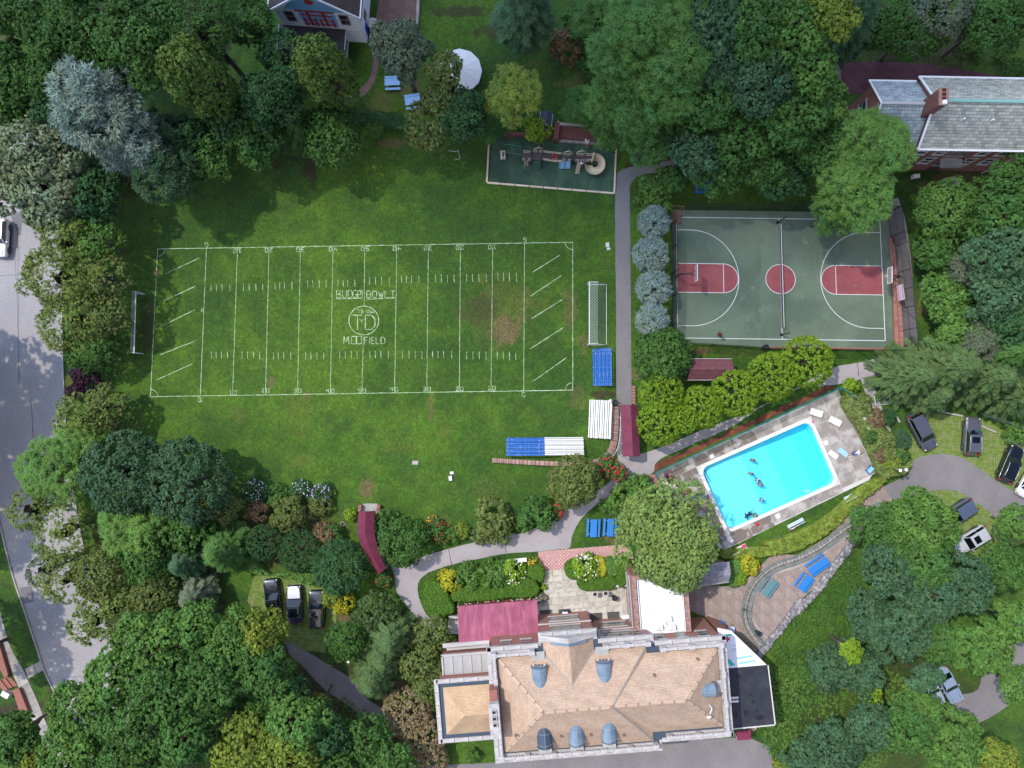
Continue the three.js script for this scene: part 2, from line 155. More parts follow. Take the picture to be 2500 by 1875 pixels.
struct('driveway', sheet(ragged([...smooth(pts('D2 260 590 380 640 700 830 860 930 960 1080 1110 1180 1300 1430'), 4, false), ...smooth(pts('D2 1180 1400 1000 1300 780 1120 600 1000 430 820 300 700'), 4, false)], .05), .012), M.asphalt, 'shaded asphalt driveway among the trees at the lower left');
// parking: asphalt with open-cell grass pavers round it
const cellTex = tex(512, 512, (u, v, i, j) => { const c = Math.floor(u * 10), r = Math.floor(v * 10), fx = u * 10 - c, fy = v * 10 - r, n = fbm(u * 5, v * 5, 83, 4, 5); const frame = fx < .2 || fy < .2; const g = mix([84, 112, 34], [116, 130, 56], hsh(c, r, 7)); return (frame ? mix([138, 138, 104], [98, 120, 46], sst(.36, .6, n)) : g).map((q) => q * (.84 + .32 * hsh(i, j, 4))); });
M.cells = std({ map: rep(cellTex, 2.9), bumpMap: rep(noiseBump, 1.7), bumpScale: .02 });
struct('parking_apron', sheet(ragged(pts('C4 1230 520 1290 380 1460 270 1900 330 2120 470 2400 640 2500 1300 2300 1330 2150 1390 1850 1500 1500 1300 1400 1000 1250 700'), .06), .008), M.cells, 'open-cell grass pavers of the car park on the right');
struct('parking_apron', sheet(ragged(pts('C1 2150 1640 C2 -50 1590 D2 90 30 640 120 700 400 640 560 600 690 300 650 60 420 -60 250'), .06), .008), M.cells, 'open-cell grass pavers under the three parked cars');
struct('car_park_lane', sheet([...smooth(pts('C4 1235 790 1262 690 1340 642 1500 618 1640 632 1760 690 1960 830 2212 985 2400 1100'), 5, false), ...smooth(pts('C4 2400 1300 2212 1215 2080 1220 1860 1060 1640 930 1500 920 1420 930 1300 970 1100 995 1030 890'), 5, false)], .016), M.asphalt, 'asphalt lane of the car park on the right');
struct('lower_drive', sheet(smooth(pts('D4 2050 380 2212 440 2400 500 2350 900 2080 1130 1870 1260 1760 1280 1620 1180 1640 1060 1820 1000 1880 760 1960 700'), 4), .01), M.asphalt, 'dark curving drive under the trees in the lower right corner');
// parking bumpers
for (const [a, l] of [['C4 1475 255 1690 295', 'concrete wheel stop under the hemlocks, left of the grey wagon'], ['C4 1850 380 1970 432', 'concrete wheel stop right of the grey wagon'], ['C4 2070 492 2150 540', 'concrete wheel stop behind the black car'], ['C4 1130 300 1160 350', 'short concrete wheel stop beside the grey minivan']]) { const p = pts(a); single('wheel_stop', beam([p[0][0], .11, p[0][1]], [p[1][0], .11, p[1][1]], .2, .16), M.concrete, l, 'wheel stop', 'wheel stops'); }

// stepping stone path by the car park
const stonePath = struct('stone_path', null, null, 'crazy stone path from the walk down towards the car park');
{ const L = smooth(pts('B4 830 1580 C4 845 20 880 120 930 220 1000 330 1080 430'), 5, false), R = smooth(pts('B4 925 1575 C4 940 20 965 100 1000 190 1050 300 1090 425'), 5, false); const n = L.length - 1; part('mortar', sheet([...L, ...R.slice().reverse()], .012), col(.3, .28, .25), stonePath); for (let i = 0; i < n; i++) { let t = 0; while (t < .98) { const w = Math.min(1 - t, rr(.3, .5)); const f = (s, k) => [L[k][0] + (R[k][0] - L[k][0]) * s, L[k][1] + (R[k][1] - L[k][1]) * s]; const q = [f(t + .02, i), f(t + w - .02, i), f(t + w - .03, i + 1), f(t + .03, i + 1)]; const c = [0, 1].map((d) => q.reduce((z, r) => z + r[d], 0) / 4); part('stone', prism(q.map((p) => [c[0] + (p[0] - c[0]) * .93, c[1] + (p[1] - c[1]) * .93]), .01, .035 + rnd() * .015), pick(M.slabs), stonePath); t += w; } } }
// paved walk round the white house
struct('garden_path', sheet(smooth(pts('A2 1110 -120 1390 -120 1390 130 1360 300 1100 420 1070 460 1040 620 960 780 850 850 750 890 820 800 950 700 1000 560 990 300 1030 150'), 3), .012), std({ map: rep(paverTex, 2), color: new THREE.Color(.62, .52, .5) }), 'brown brick path curling round the white house');
{ const t = thing('kerb_wall', 'low concrete edging wall right of the white house path', 'wall'); part('edging', prism(pts('A2 1378 -60 1402 -60 1396 130 1375 310 1355 308 1372 130'), 0, .4), M.concrete, t); }
// maroon yard by the slate-roofed house
struct('red_yard', sheet(ragged(pts('A4 668 530 920 515 1400 540 1900 620 2300 690 2400 800 2400 900 670 780'), .05), .012), col(.3, .125, .17, { bumpMap: rep(noiseBump, 1.5), bumpScale: .01, map: rep(TX.concrete, 6) }), 'maroon rubber yard behind the slate-roofed brick house');
struct('yard_path', sheet(smooth(pts('A4 540 530 668 532 672 780 640 830 590 900 580 1040 480 1030 470 900 560 780'), 2), .01), std({ map: rep(paverTex, 2), color: new THREE.Color(.6, .6, .6) }), 'herringbone brick path beside the maroon yard');
// grey boxes, slabs
for (const [t, x, y, w, d, h, l] of [['B3', 838, 462, .38, .52, .3, 'white utility box in the grass beside the path'], ['B3', 848, 493, .4, .26, .12, 'small grey lid beside the white utility box by the path'], ['C2', 1670, 775, .42, .3, .1, 'smaller white lid on the lawn below the field'], ['C2', 1659, 820, .36, .55, .3, 'upright white utility box on the lawn below the field'], ['B4', 1343, 792, .4, .5, .35, 'pale blue utility box on the verge right of the court']]) { const [X, Z] = at(t, x, y); const o = thing('utility_box', l, 'utility box', [X, 0, Z], .12); part('housing', rbox(w, h, d, .03, 0, h / 2, 0), M.white, o); part('lid', rbox(w + .05, .04, d + .05, .01, 0, h + .02, 0), M.offwhite, o); }
{ const [X, Z] = at('C2', 1361, 690); const o = thing('concrete_cover', 'flat grey concrete cover set in the lawn', 'cover', [X, 0, Z]); part('slab', rbox(.65, .06, .42, .02, 0, .03, 0), M.concrete, o); part('rim', box(.75, .03, .5, 0, .015, 0), M.stone, o); }
{ const [X, Z] = at('C2', 748, 1207); const o = thing('drain_grate', 'dark round drain grate in the grass by the red canopy', 'drain', [X, 0, Z]); part('frame', new THREE.TorusGeometry(.26, .05, 6, 20).rotateX(Math.PI / 2).translate(0, .03, 0), M.stone, o); for (let i = -2; i <= 2; i++) part('bar', box(.04, .03, .46, i * .09, .025, 0), M.black, o); }

// ---------- painted field markings ----------
const field = struct('field_markings', null, null, 'white painted american football field markings on the lawn');
function paint(name, line, w = .075, y = .006, wob = .02) { const out = []; line.forEach((p, i) => { if (i === line.length - 1) { out.push(p); return; } const b = line[i + 1], L = Math.hypot(b[0] - p[0], b[1] - p[1]), n = Math.max(1, Math.round(L / .35)); for (let k = 0; k < n; k++) out.push([p[0] + (b[0] - p[0]) * k / n + rr(-wob, wob), p[1] + (b[1] - p[1]) * k / n + rr(-wob, wob)]); }); const ws = out.map(() => w * rr(.55, 1.25)); part(name, sheet(strip(out, ws), y + rnd() * .003), M.chalk, field); }
M.chalk = std({ map: rep(aggregate(71, [158, 180, 142], [98, 132, 70], [196, 208, 184], 1, .6), 1.6), roughness: .95 });
{ const c = pts('B1 1330 493 B3 547 437 C3 547 77 C1 1270 133'); for (let i = 0; i < 4; i++) paint('boundary_line', [c[i], c[(i + 1) % 4]], .09); }
for (const s of ['B1 1742 490 C1 1690 128', 'B1 2005 480 C1 1962 122', 'B2 128 478 C2 97 120', 'B2 393 475 C2 368 110', 'B2 667 470 C2 645 105', 'B2 935 468 930 975', 'B2 925 1218 C2 910 100', 'B2 1205 463 C2 1187 95', 'B2 1472 458 C2 1458 92', 'B2 1742 452 C2 1733 88', 'B2 2015 448 C2 2000 85', 'B3 140 445 C3 133 85']) paint('yard_line', pts(s), .07, .008);
for (const [t, y0, y1, xs] of [['B1', 790, 850, [1780, 1825, 1873, 1938, 2053, 2102, 2158]], ['B1', 1360, 1418, [1783, 1823, 1868, 1918, 2042, 2088, 2136, 2190]], ['B2', 785, 845, [16, 72]], ['B2', 775, 835, [177, 217, 257, 320]], ['B2', 760, 818, [453, 496, 550, 608]], ['B2', 753, 812, [709, 752, 790, 851]], ['B2', 730, 795, [975, 1025, 1076, 1141]], ['B2', 718, 780, [1244, 1286, 1330, 1391]], ['B2', 710, 775, [1531, 1580, 1632, 1688]], ['B2', 708, 772, [1793, 1843, 1898, 1960]], ['B2', 695, 765, [2058, 2105, 2155]], ['B3', 695, 770, [12, 72]], ['B2', 1367, 1425, [46, 163, 205, 252, 310, 436, 479, 531, 587]], ['B2', 1355, 1418, [723, 771, 821, 869, 977, 1023, 1070, 1132, 1252, 1307, 1359, 1416, 1507, 1553, 1600, 1667]], ['B2', 1360, 1425, [1793, 1846, 1900, 1957, 2052, 2104, 2155]], ['B3', 1372, 1430, [12, 66]]]) for (const x of xs) paint('hash_mark', [at(t, x, y0), at(t, x + 2, y1)], .07);
for (const s of ['B1 1392 705 1683 570', 'B1 1380 935 1650 806', 'B1 1362 1145 1642 1008', 'B1 1352 1385 1655 1267', 'B1 1318 1600 1627 1460', 'B3 207 690 436 547', 'B3 188 893 450 720', 'B3 198 1082 461 920', 'B3 190 1335 467 1157', 'B3 212 1610 493 1412']) paint('end_zone_stripe', pts(s), .09);
for (const [s, a] of [['B1 1330 493', [0, 90]], ['B3 547 437', [90, 180]], ['C3 547 77', [180, 270]], ['C1 1270 133', [270, 360]]]) { const [c] = pts(s), L = []; for (let i = 0; i <= 8; i++) { const t = (a[0] + (a[1] - a[0]) * i / 8) * Math.PI / 180; L.push([c[0] + .92 * Math.cos(t), c[1] + .92 * Math.sin(t)]); } paint('corner_arc', L, .085, .009, .01); }
{ const [c] = pts('B2 927 1097'), L = []; for (let i = 0; i <= 40; i++) L.push([c[0] + 1.86 * Math.cos(i * Math.PI / 20), c[1] + 1.79 * Math.sin(i * Math.PI / 20)]); paint('center_circle', L, .11, .009, .008); }
const GL = { B: '0 0 0 1 .7 1 .9 .85 .9 .65 .65 .52 0 .52|.65 .52 .85 .4 .85 .12 .6 0 0 0', U: '0 0 0 .9 .3 1 .7 1 .9 .9 .9 0', D: '0 0 0 1 .6 1 .95 .75 .95 .25 .6 0 0 0', G: '.9 .15 .6 0 .25 0 0 .25 0 .75 .25 1 .9 1 .9 .55 .5 .55', E: '.85 0 0 0 0 1 .85 1|0 .5 .65 .5', e: '.05 .55 .8 .55 .8 .2 .6 .05 .2 .05 .05 .3 .05 .8 .25 1 .85 .95', T: '-.05 0 1 0|.5 0 .5 1', O: '.05 .05 .9 .05 .9 .95 .05 .95 .05 .05', W: '0 0 .25 1 .48 .3 .7 1 1 0', L: '0 0 0 1 .85 1', I: '.1 0 .9 0|.5 0 .5 1|.1 1 .9 1', M: '0 1 .05 0 .45 .7 .85 0 .95 1', F: '.85 0 0 0 0 1|0 .5 .65 .5', i: '.4 0 .4 1', a: '.75 .4 .3 .35 .05 .6 .1 .95 .5 1 .75 .7|.75 .4 .8 1', k: '.1 0 .1 1|.7 .4 .1 .65 .75 1', Q: '.5 .05 .1 .2 0 .6 .2 .95 .6 1 .9 .7 .85 .25 .5 .05', Y: '0 0 .5 .5 1 0|.5 .5 .5 1', dot: '.4 .45 .6 .45 .6 .6 .4 .6 .4 .45', '1': '.2 .2 .5 0 .5 1|.2 1 .8 1', '2': '.1 .2 .4 0 .85 .1 .85 .4 .1 1 .95 1', '3': '.1 0 .9 0 .9 1 .1 1|.3 .5 .9 .5', '4': '.1 0 .1 .5 .9 .5|.75 0 .75 1', '5': '.9 0 .1 0 .1 .45 .9 .5 .9 1 .1 1', '0': '.1 .05 .9 .05 .9 .95 .1 .95 .1 .05' };
function letter(ch, t, x, y, w, h, lw = .085, flip = false) { for (const st of GL[ch].split('|')) { const n = st.split(' ').map(Number), L = []; for (let i = 0; i < n.length; i += 2) { const u = flip ? 1 - n[i] : n[i], v = flip ? 1 - n[i + 1] : n[i + 1]; L.push(at(t, x + u * w, y + v * h)); } for (let i = 0; i < L.length - 1; i++) paint('lettering', [L[i], L[i + 1]], lw, .011 + (i % 2) * .004, .006); } }
[['B', 697], ['U', 748], ['D', 795], ['G', 836], ['e', 872], ['T', 895]].forEach(([c, x]) => letter(c, 'B2', x, 842, 36, 64)); [['B', 952], ['O', 1000], ['W', 1053], ['L', 1106], ['I', 1152]].forEach(([c, x]) => letter(c, 'B2', x, 848, 40, 56));
paint('underline', pts('B2 697 915 912 910'), .08, .01); paint('underline', pts('B2 952 918 1192 906'), .08, .01);
[['T', 872, 30], ['B', 905, 18], ['dot', 930, 15], ['Q', 952, 25], ['a', 980, 18], ['k', 1000, 22]].forEach(([c, x, w]) => letter(c, 'B2', x, 1006, w, 28, .06)); letter('T', 'B2', 835, 1052, 78, 125, .12); letter('D', 'B2', 940, 1052, 85, 122, .12); letter('Y', 'B2', 893, 1085, 32, 36, .06);
[['M', 758], ['O', 822], ['O', 866]].forEach(([c, x]) => letter(c, 'B2', x, 1228, 46, 70)); [['F', 934, 28], ['i', 972, 14], ['E', 994, 26], ['L', 1030, 30], ['D', 1072, 36]].forEach(([c, x, w]) => letter(c, 'B2', x, 1238, w, 56));
[['1', 'C1', 1932, 80], ['2', 'C2', 62, 62], ['3', 'C2', 332, 66], ['4', 'C2', 610, 66], ['5', 'C2', 878, 66], ['4', 'C2', 1150, 52], ['3', 'C2', 1424, 52], ['2', 'C2', 1700, 50], ['1', 'C2', 1970, 42]].forEach(([c, t, x, y]) => { letter(c, t, x, y, 27, 34, .075); letter('0', t, x + 40, y, 28, 36, .075); });
[['1', 'B1', 1968, 492], ['2', 'B2', 92, 486], ['3', 'B2', 358, 482], ['4', 'B2', 632, 478], ['5', 'B2', 902, 474], ['4', 'B2', 1172, 472], ['3', 'B2', 1434, 468], ['2', 'B2', 1704, 464], ['1', 'B2', 1976, 460]].forEach(([c, t, x, y]) => { letter(c, t, x + 42, y, 27, 34, .075, true); letter('0', t, x, y, 28, 36, .075, true); });
letter('G', 'C1', 1672, 142, 30, 34, .08); letter('G', 'C3', 118, 95, 28, 36, .08); letter('G', 'B1', 1728, 442, 28, 36, .08, true); letter('G', 'B3', 130, 400, 24, 34, .08, true); letter('O', 'B1', 1700, 998, 18, 22, .06);
// ---------- foliage ----------
class Leaves { // gathers small folded leaf sprays into one geometry
  constructor() { this.p = []; this.n = []; this.c = []; this.i = []; }
  add(x, y, z, nx, ny, nz, ax, ay, az, len, wid, t) { // n: face direction, a: along the spray
    let sx = ny * az - nz * ay, sy = nz * ax - nx * az, sz = nx * ay - ny * ax; const l = Math.hypot(sx, sy, sz) || 1; sx /= l; sy /= l; sz /= l;
    const h = len * .36, g = len * .64, w = wid / 2, k = this.p.length / 3;
    this.p.push(x - ax * h + sx * w, y - ay * h + sy * w, z - az * h + sz * w, x + ax * g, y + ay * g, z + az * g, x - ax * h - sx * w, y - ay * h - sy * w, z - az * h - sz * w);
    for (let q = 0; q < 3; q++) { this.n.push(nx, ny, nz); this.c.push(t[0], t[1], t[2]); } this.i.push(k, k + 2, k + 1);
  }
  geo() { const g = new THREE.BufferGeometry(); g.setAttribute('position', new THREE.Float32BufferAttribute(this.p, 3)); g.setAttribute('normal', new THREE.Float32BufferAttribute(this.n, 3)); g.setAttribute('color', new THREE.Float32BufferAttribute(this.c, 3)); g.setIndex(this.i); return g; }
}
const gauss = () => (rnd() + rnd() + rnd() - 1.5) * 1.15;
function dirIn(ymin = -1) { for (;;) { const x = rr(-1, 1), y = rr(-1, 1), z = rr(-1, 1), l = Math.hypot(x, y, z); if (l > .1 && l <= 1 && y / l >= ymin) return [x / l, y / l, z / l]; } }
const nrm = (a) => { const l = Math.hypot(...a) || 1; return a.map((v) => v / l); };
function tint(v = .22) { const b = 1 + gauss() * v, y = gauss() * .07; return [b * (1 + y), b, b * (1 - y)]; }
function spray(L, c, d, r, n, len, wid, t0, droop = 0, spread = .9) { // a bunch of n leaves round c facing d
  for (let k = 0; k < n; k++) { const q = [gauss(), gauss(), gauss()].map((v) => v * r); const nn = nrm([d[0] + gauss() * spread, d[1] + gauss() * spread + .25, d[2] + gauss() * spread]); let a = [gauss(), gauss() - droop, gauss()]; const dt = a[0] * nn[0] + a[1] * nn[1] + a[2] * nn[2]; a = nrm([a[0] - nn[0] * dt, a[1] - nn[1] * dt, a[2] - nn[2] * dt]); const s = rr(.7, 1.3), t = 1 + gauss() * .16; L.add(c[0] + q[0], c[1] + q[1], c[2] + q[2], ...nn, ...a, len * s, wid * s, [t0[0] * t, t0[1] * t, t0[2] * t]); }
}
// broad crown: lobes on an ellipsoid, leaf bunches over each lobe. Returned centred, radius R, half height R*asp
function broad(R, asp, o = {}) {
  const { lobes = 22, lobe = .34, len = .33, wid = .25, per = 7, dens = 1, bunch = .2, droop = .2, ymin = -.35, open = 0, rad: RD = [.58, .84], vary = .13 } = o, L = new Leaves();
  for (let i = 0; i < lobes; i++) { const y = 1 - (i + .5) / lobes * (1 - ymin), ph = i * 2.39996 + rr(-.35, .35), q = Math.sqrt(Math.max(0, 1 - y * y)); const rad = rr(...RD), lr = lobe * R * rr(.72, 1.25); if (rnd() < open) continue;
    const c = [Math.cos(ph) * q * rad * R, y * rad * R * asp, Math.sin(ph) * q * rad * R], ld = nrm([c[0], c[1] + .25 * R, c[2]]), lt = tint(vary), n = Math.round(dens * 4 * Math.PI * lr * lr * .62 / (bunch * bunch * 5.2));
    for (let k = 0; k < n; k++) { let d = dirIn(); if (d[0] * ld[0] + d[1] * ld[1] + d[2] * ld[2] < -.1) d = d.map((v) => -v); if (d[1] < -.45) continue; const rr2 = lr * rr(.72, 1.06); const p = [c[0] + d[0] * rr2, c[1] + d[1] * rr2 * .8, c[2] + d[2] * rr2]; const t = tint(.12).map((v, j) => v * lt[j]); spray(L, p, d, bunch * .62, per, len, wid, t, droop); } }
  return L.geo();
}
// feathery crown: drooping fans of narrow leaflets
function feathery(R, asp, o = {}) {
  const { lobes = 26, lobe = .3, len = .46, wid = .14, dens = 1.5, per = 10, fan = .4, ymin = -.3 } = o, L = new Leaves();
  for (let i = 0; i < lobes; i++) { const y = 1 - (i + .5) / lobes * (1 - ymin), ph = i * 2.39996 + rr(-.4, .4), q = Math.sqrt(Math.max(0, 1 - y * y)), rad = rr(.55, .86), lr = lobe * R * rr(.7, 1.3), c = [Math.cos(ph) * q * rad * R, y * rad * R * asp, Math.sin(ph) * q * rad * R], lt = tint(.14);
    const n = Math.round(dens * lr * lr * 11); for (let k = 0; k < n; k++) { const d = dirIn(-.3), p = [c[0] + d[0] * lr, c[1] + d[1] * lr * .7, c[2] + d[2] * lr], t = tint(.14).map((v, j) => v * lt[j]), a0 = rnd() * 6.3; for (let m = 0; m < per; m++) { const a = a0 + m / per * 6.283 + gauss() * .3, dn = rr(-.75, .1), al = nrm([Math.cos(a), dn, Math.sin(a)]), nn = nrm([-Math.cos(a) * dn * .9 + gauss() * .25, 1, -Math.sin(a) * dn * .9 + gauss() * .25]), r = fan * rr(.4, 1); L.add(p[0] + al[0] * r, p[1] + al[1] * r, p[2] + al[2] * r, ...nn, ...al, len * rr(.7, 1.2), wid, t); } } }
  return L.geo();
}
// conifer: whorled branches on a cone; rounded > 0 makes a domed outline
function conifer(R, asp, o = {}) {
  const { len = .4, wid = .15, gap = .13, branch = 13, power = .75, droop = .25, lift = .12, step = .55, fuzz = 3 } = o, L = new Leaves(), Hh = 2 * R * asp, nW = Math.max(6, Math.round(Hh / step));
  for (let w = 0; w < nW; w++) { const t = (w + .3) / nW, y0 = -R * asp + Hh * t, BL = R * Math.pow(1 - t, power) * rr(.92, 1.06) + .12, nb = Math.max(5, Math.round(branch * (.45 + .55 * (1 - t)))), off = rnd() * 6.28;
    for (let b = 0; b < nb; b++) { const a = off + b / nb * 6.283 + gauss() * .2, bl = BL * rr(.78, 1.12), ca = Math.cos(a), sa = Math.sin(a), bt = tint(.16), n = Math.max(2, Math.round(bl / gap)); for (let k = 0; k <= n; k++) { const s = .22 + .78 * k / n, r = bl * s, y = y0 + lift * bl * s * 2 - droop * bl * s * s, sw = .16 + .28 * (1 - s) * Math.min(1.6, bl) * .6; for (let m = 0; m < fuzz; m++) { const side = (m - (fuzz - 1) / 2) / Math.max(1, fuzz - 1) * 2, ang = a + side * .7 + gauss() * .2, al = nrm([Math.cos(ang), -.12 + gauss() * .25 - droop * s * .4, Math.sin(ang)]), nn = nrm([ca * .35 + gauss() * .28, 1, sa * .35 + gauss() * .28]), tt = 1 + gauss() * .15; L.add(ca * r - sa * side * sw, y + gauss() * .06, sa * r + ca * side * sw, ...nn, ...al, len * rr(.75, 1.2), wid * rr(.8, 1.2), bt.map((v) => v * tt)); } } } }
  return L.geo();
}
// dense ball of spiky shoots (blue spruce and cedar)
function spiky(R, asp, o = {}) {
  const { len = .34, wid = .11, dens = 1.7, shoot = .26, lobes = 40, depth = .18, per = 7 } = o, L = new Leaves();
  for (let i = 0; i < lobes; i++) { const y = 1 - (i + .5) / lobes * 1.45, ph = i * 2.39996 + rr(-.3, .3), q = Math.sqrt(Math.max(0, 1 - y * y)), rad = rr(1 - depth * 1.6, 1 - depth * .3), d0 = [Math.cos(ph) * q, y, Math.sin(ph) * q], lr = R * 1.75 / Math.sqrt(lobes), lt = tint(.13), n = Math.round(dens * lr * lr * 3.14 * 9);
    for (let k = 0; k < n; k++) { const d = nrm([d0[0] + gauss() * .24, d0[1] + gauss() * .24, d0[2] + gauss() * .24]), off = Math.hypot(d[0] - d0[0], d[1] - d0[1], d[2] - d0[2]), r = (rad - off * .3) * R * rr(.9, 1.05), p = [d[0] * r, d[1] * r * asp, d[2] * r], t = tint(.14).map((v, j) => v * lt[j]); for (let m = 0; m < per; m++) { const al = nrm([d[0] * .6 + gauss() * .9, d[1] * .3 + gauss() * .5 + .05, d[2] * .6 + gauss() * .9]); let nn = [gauss() * .6 + d[0], gauss() * .6 + d[1] + .4, gauss() * .6 + d[2]]; const dt = nn[0] * al[0] + nn[1] * al[1] + nn[2] * al[2]; nn = nrm(nn.map((v, j) => v - al[j] * dt)); const s = rr(.1, 1) * shoot; L.add(p[0] + al[0] * s, p[1] + al[1] * s, p[2] + al[2] * s, ...nn, ...al, len * rr(.6, 1.1), wid, t); } } }
  return L.geo();
}
const KINDS = {
  maple: { f: (R) => broad(R, .8, { lobes: Math.round(18 + R * 6), lobe: R > 3 ? .27 : .34, rad: [.46, .9], len: .29, wid: .21, bunch: .175 }), asp: .8, sizes: [1.6, 2.6, 3.6, 4.8] },
  tall: { f: (R) => broad(R, 1.35, { lobes: Math.round(26 + R * 5), lobe: .3, rad: [.48, .88], len: .29, wid: .21, bunch: .18 }), asp: 1.35, sizes: [2.2, 3.6] },
  fine: { f: (R) => broad(R, .72, { lobes: Math.round(24 + R * 4), lobe: .26, len: .22, wid: .15, bunch: .165, per: 8, droop: .5 }), asp: .72, sizes: [1.6, 2.6, 3.8, 4.8] },
  wispy: { f: (R) => broad(R, .7, { lobes: Math.round(26 + R * 5), lobe: .22, len: .26, wid: .14, bunch: .2, per: 7, dens: .8, droop: .3, open: .06 }), asp: .7, sizes: [2.4, 3.8, 5] },
  feather: { f: (R) => feathery(R, .8), asp: .8, sizes: [2, 3.2, 4.4] },
  hemlock: { f: (R) => conifer(R, 1.1, { len: .36, wid: .14, step: .42 }), asp: 1.1, sizes: [1.8, 2.8, 4] },
  cedarcol: { f: (R) => broad(R, 2.3, { lobes: Math.round(44 + R * 6), lobe: .36, len: .34, wid: .2, bunch: .21, per: 7, ymin: -.8, dens: .9 }), asp: 2.3, sizes: [2.2, 3.2] },
  pine: { f: (R) => conifer(R, 1.7, { len: .42, wid: .16, power: .6, branch: 14, step: .5 }), asp: 1.7, sizes: [2, 3.2] },
  spruce: { f: (R) => spiky(R, .95, { lobes: 64, depth: .09 }), asp: .95, sizes: [2.2] },
  cedar: { f: (R) => spiky(R, .85, { lobes: 60, depth: .34, len: .46, wid: .13, shoot: .46, dens: 1, per: 8 }), asp: .85, sizes: [3, 4.6] },
  dome: { f: (R) => broad(R, .85, { lobes: Math.round(R > 4 ? 190 : 330), lobe: R > 4 ? .125 : .078, len: R > 4 ? .2 : .15, wid: R > 4 ? .15 : .12, bunch: R > 4 ? .14 : .11, per: 8, dens: R > 4 ? .9 : .95, droop: 0, vary: .05, rad: R > 4 ? [.78, .9] : [.88, .93] }), asp: .85, sizes: [1.8, 3, 4.6] },
  shrub: { f: (R) => broad(R, .75, { lobes: 16, lobe: .4, len: .22, wid: .16, bunch: .14, per: 7 }), asp: .75, sizes: [.6, 1, 1.5] },
};
const PAL = { maple: [.08, .18, .04], bright: [.115, .235, .048], deep: [.055, .135, .046], teal: [.075, .155, .07], lime: [.215, .35, .03], yellow: [.2, .265, .04], gold: [.44, .44, .035], blue: [.28, .37, .32], cedar: [.235, .315, .245], cypress: [.12, .195, .04], silver: [.24, .31, .17], olive: [.165, .215, .06], brown: [.36, .29, .16], purple: [.06, .024, .05], feather: [.095, .205, .044], hem: [.1, .17, .055], locust: [.19, .26, .065], willow: [.215, .32, .085], clipped: [.09, .19, .022], russet: [.22, .15, .08], grey: [.165, .21, .125] };
const leafMat = {}; for (const k in PAL) leafMat[k] = new THREE.MeshPhysicalMaterial({ color: new THREE.Color().setRGB(...PAL[k]), vertexColors: true, roughness: .6, specularIntensity: .22, side: THREE.DoubleSide, transmission: .2, thickness: 0 });
const crownCache = {};
function crownFor(kind, R, v) { const K = KINDS[kind]; let best = K.sizes[0]; for (const s of K.sizes) if (Math.abs(Math.log(s / R)) < Math.abs(Math.log(best / R))) best = s; const key = kind + best + '_' + v; crownCache[key] ??= K.f(best); return [crownCache[key], R / best, K.asp]; }
const trunkGeo = (() => { const g = [new THREE.CylinderGeometry(.55, 1, 1, 8).translate(0, .5, 0)]; for (let i = 0; i < 5; i++) { const a = i * 1.256, y = .55 + .06 * i; g.push(bar([0, y, 0], [Math.cos(a) * 4, y + .12, Math.sin(a) * 4], .34, 5, .12)); } return join(g); })();
let treeN = 0;
// x, y: plan position of the crown as surveyed in sheet F; r: its plan radius; h: tree height in metres
function tree(kind, pal, x, y, r, h, name, label, opt = {}) {
  const K = KINDS[kind], s0 = r * 1.13017 / UNIT; let R = s0, hc = h; for (let i = 0; i < 3; i++) { hc = Math.max(R * K.asp * .72, h - R * K.asp * (opt.sy ?? 1)); R = s0 * (HGT - hc) / HGT; }
  const [X, Z] = W(x * 1.13017, y * 1.13017, hc), v = treeN++ % 2, [g, sc] = crownFor(kind, R * 1.04, v);
  const t = thing(name, label, opt.cat ?? (h < 2.6 ? 'shrub' : 'tree'), [X, 0, Z], rnd() * 6.28, opt.group);
  const c = part('crown', g, leafMat[pal], t); c.position.y = hc; c.scale.set(sc * rr(.95, 1.05), sc * (opt.sy ?? 1), sc * rr(.95, 1.05));
  const k = part('trunk', trunkGeo, M.bark, t), tr = Math.max(.05, h * .018 + R * .012); k.scale.set(tr, hc + (h > 2.6 ? R * .2 : 0), tr); return t;
}
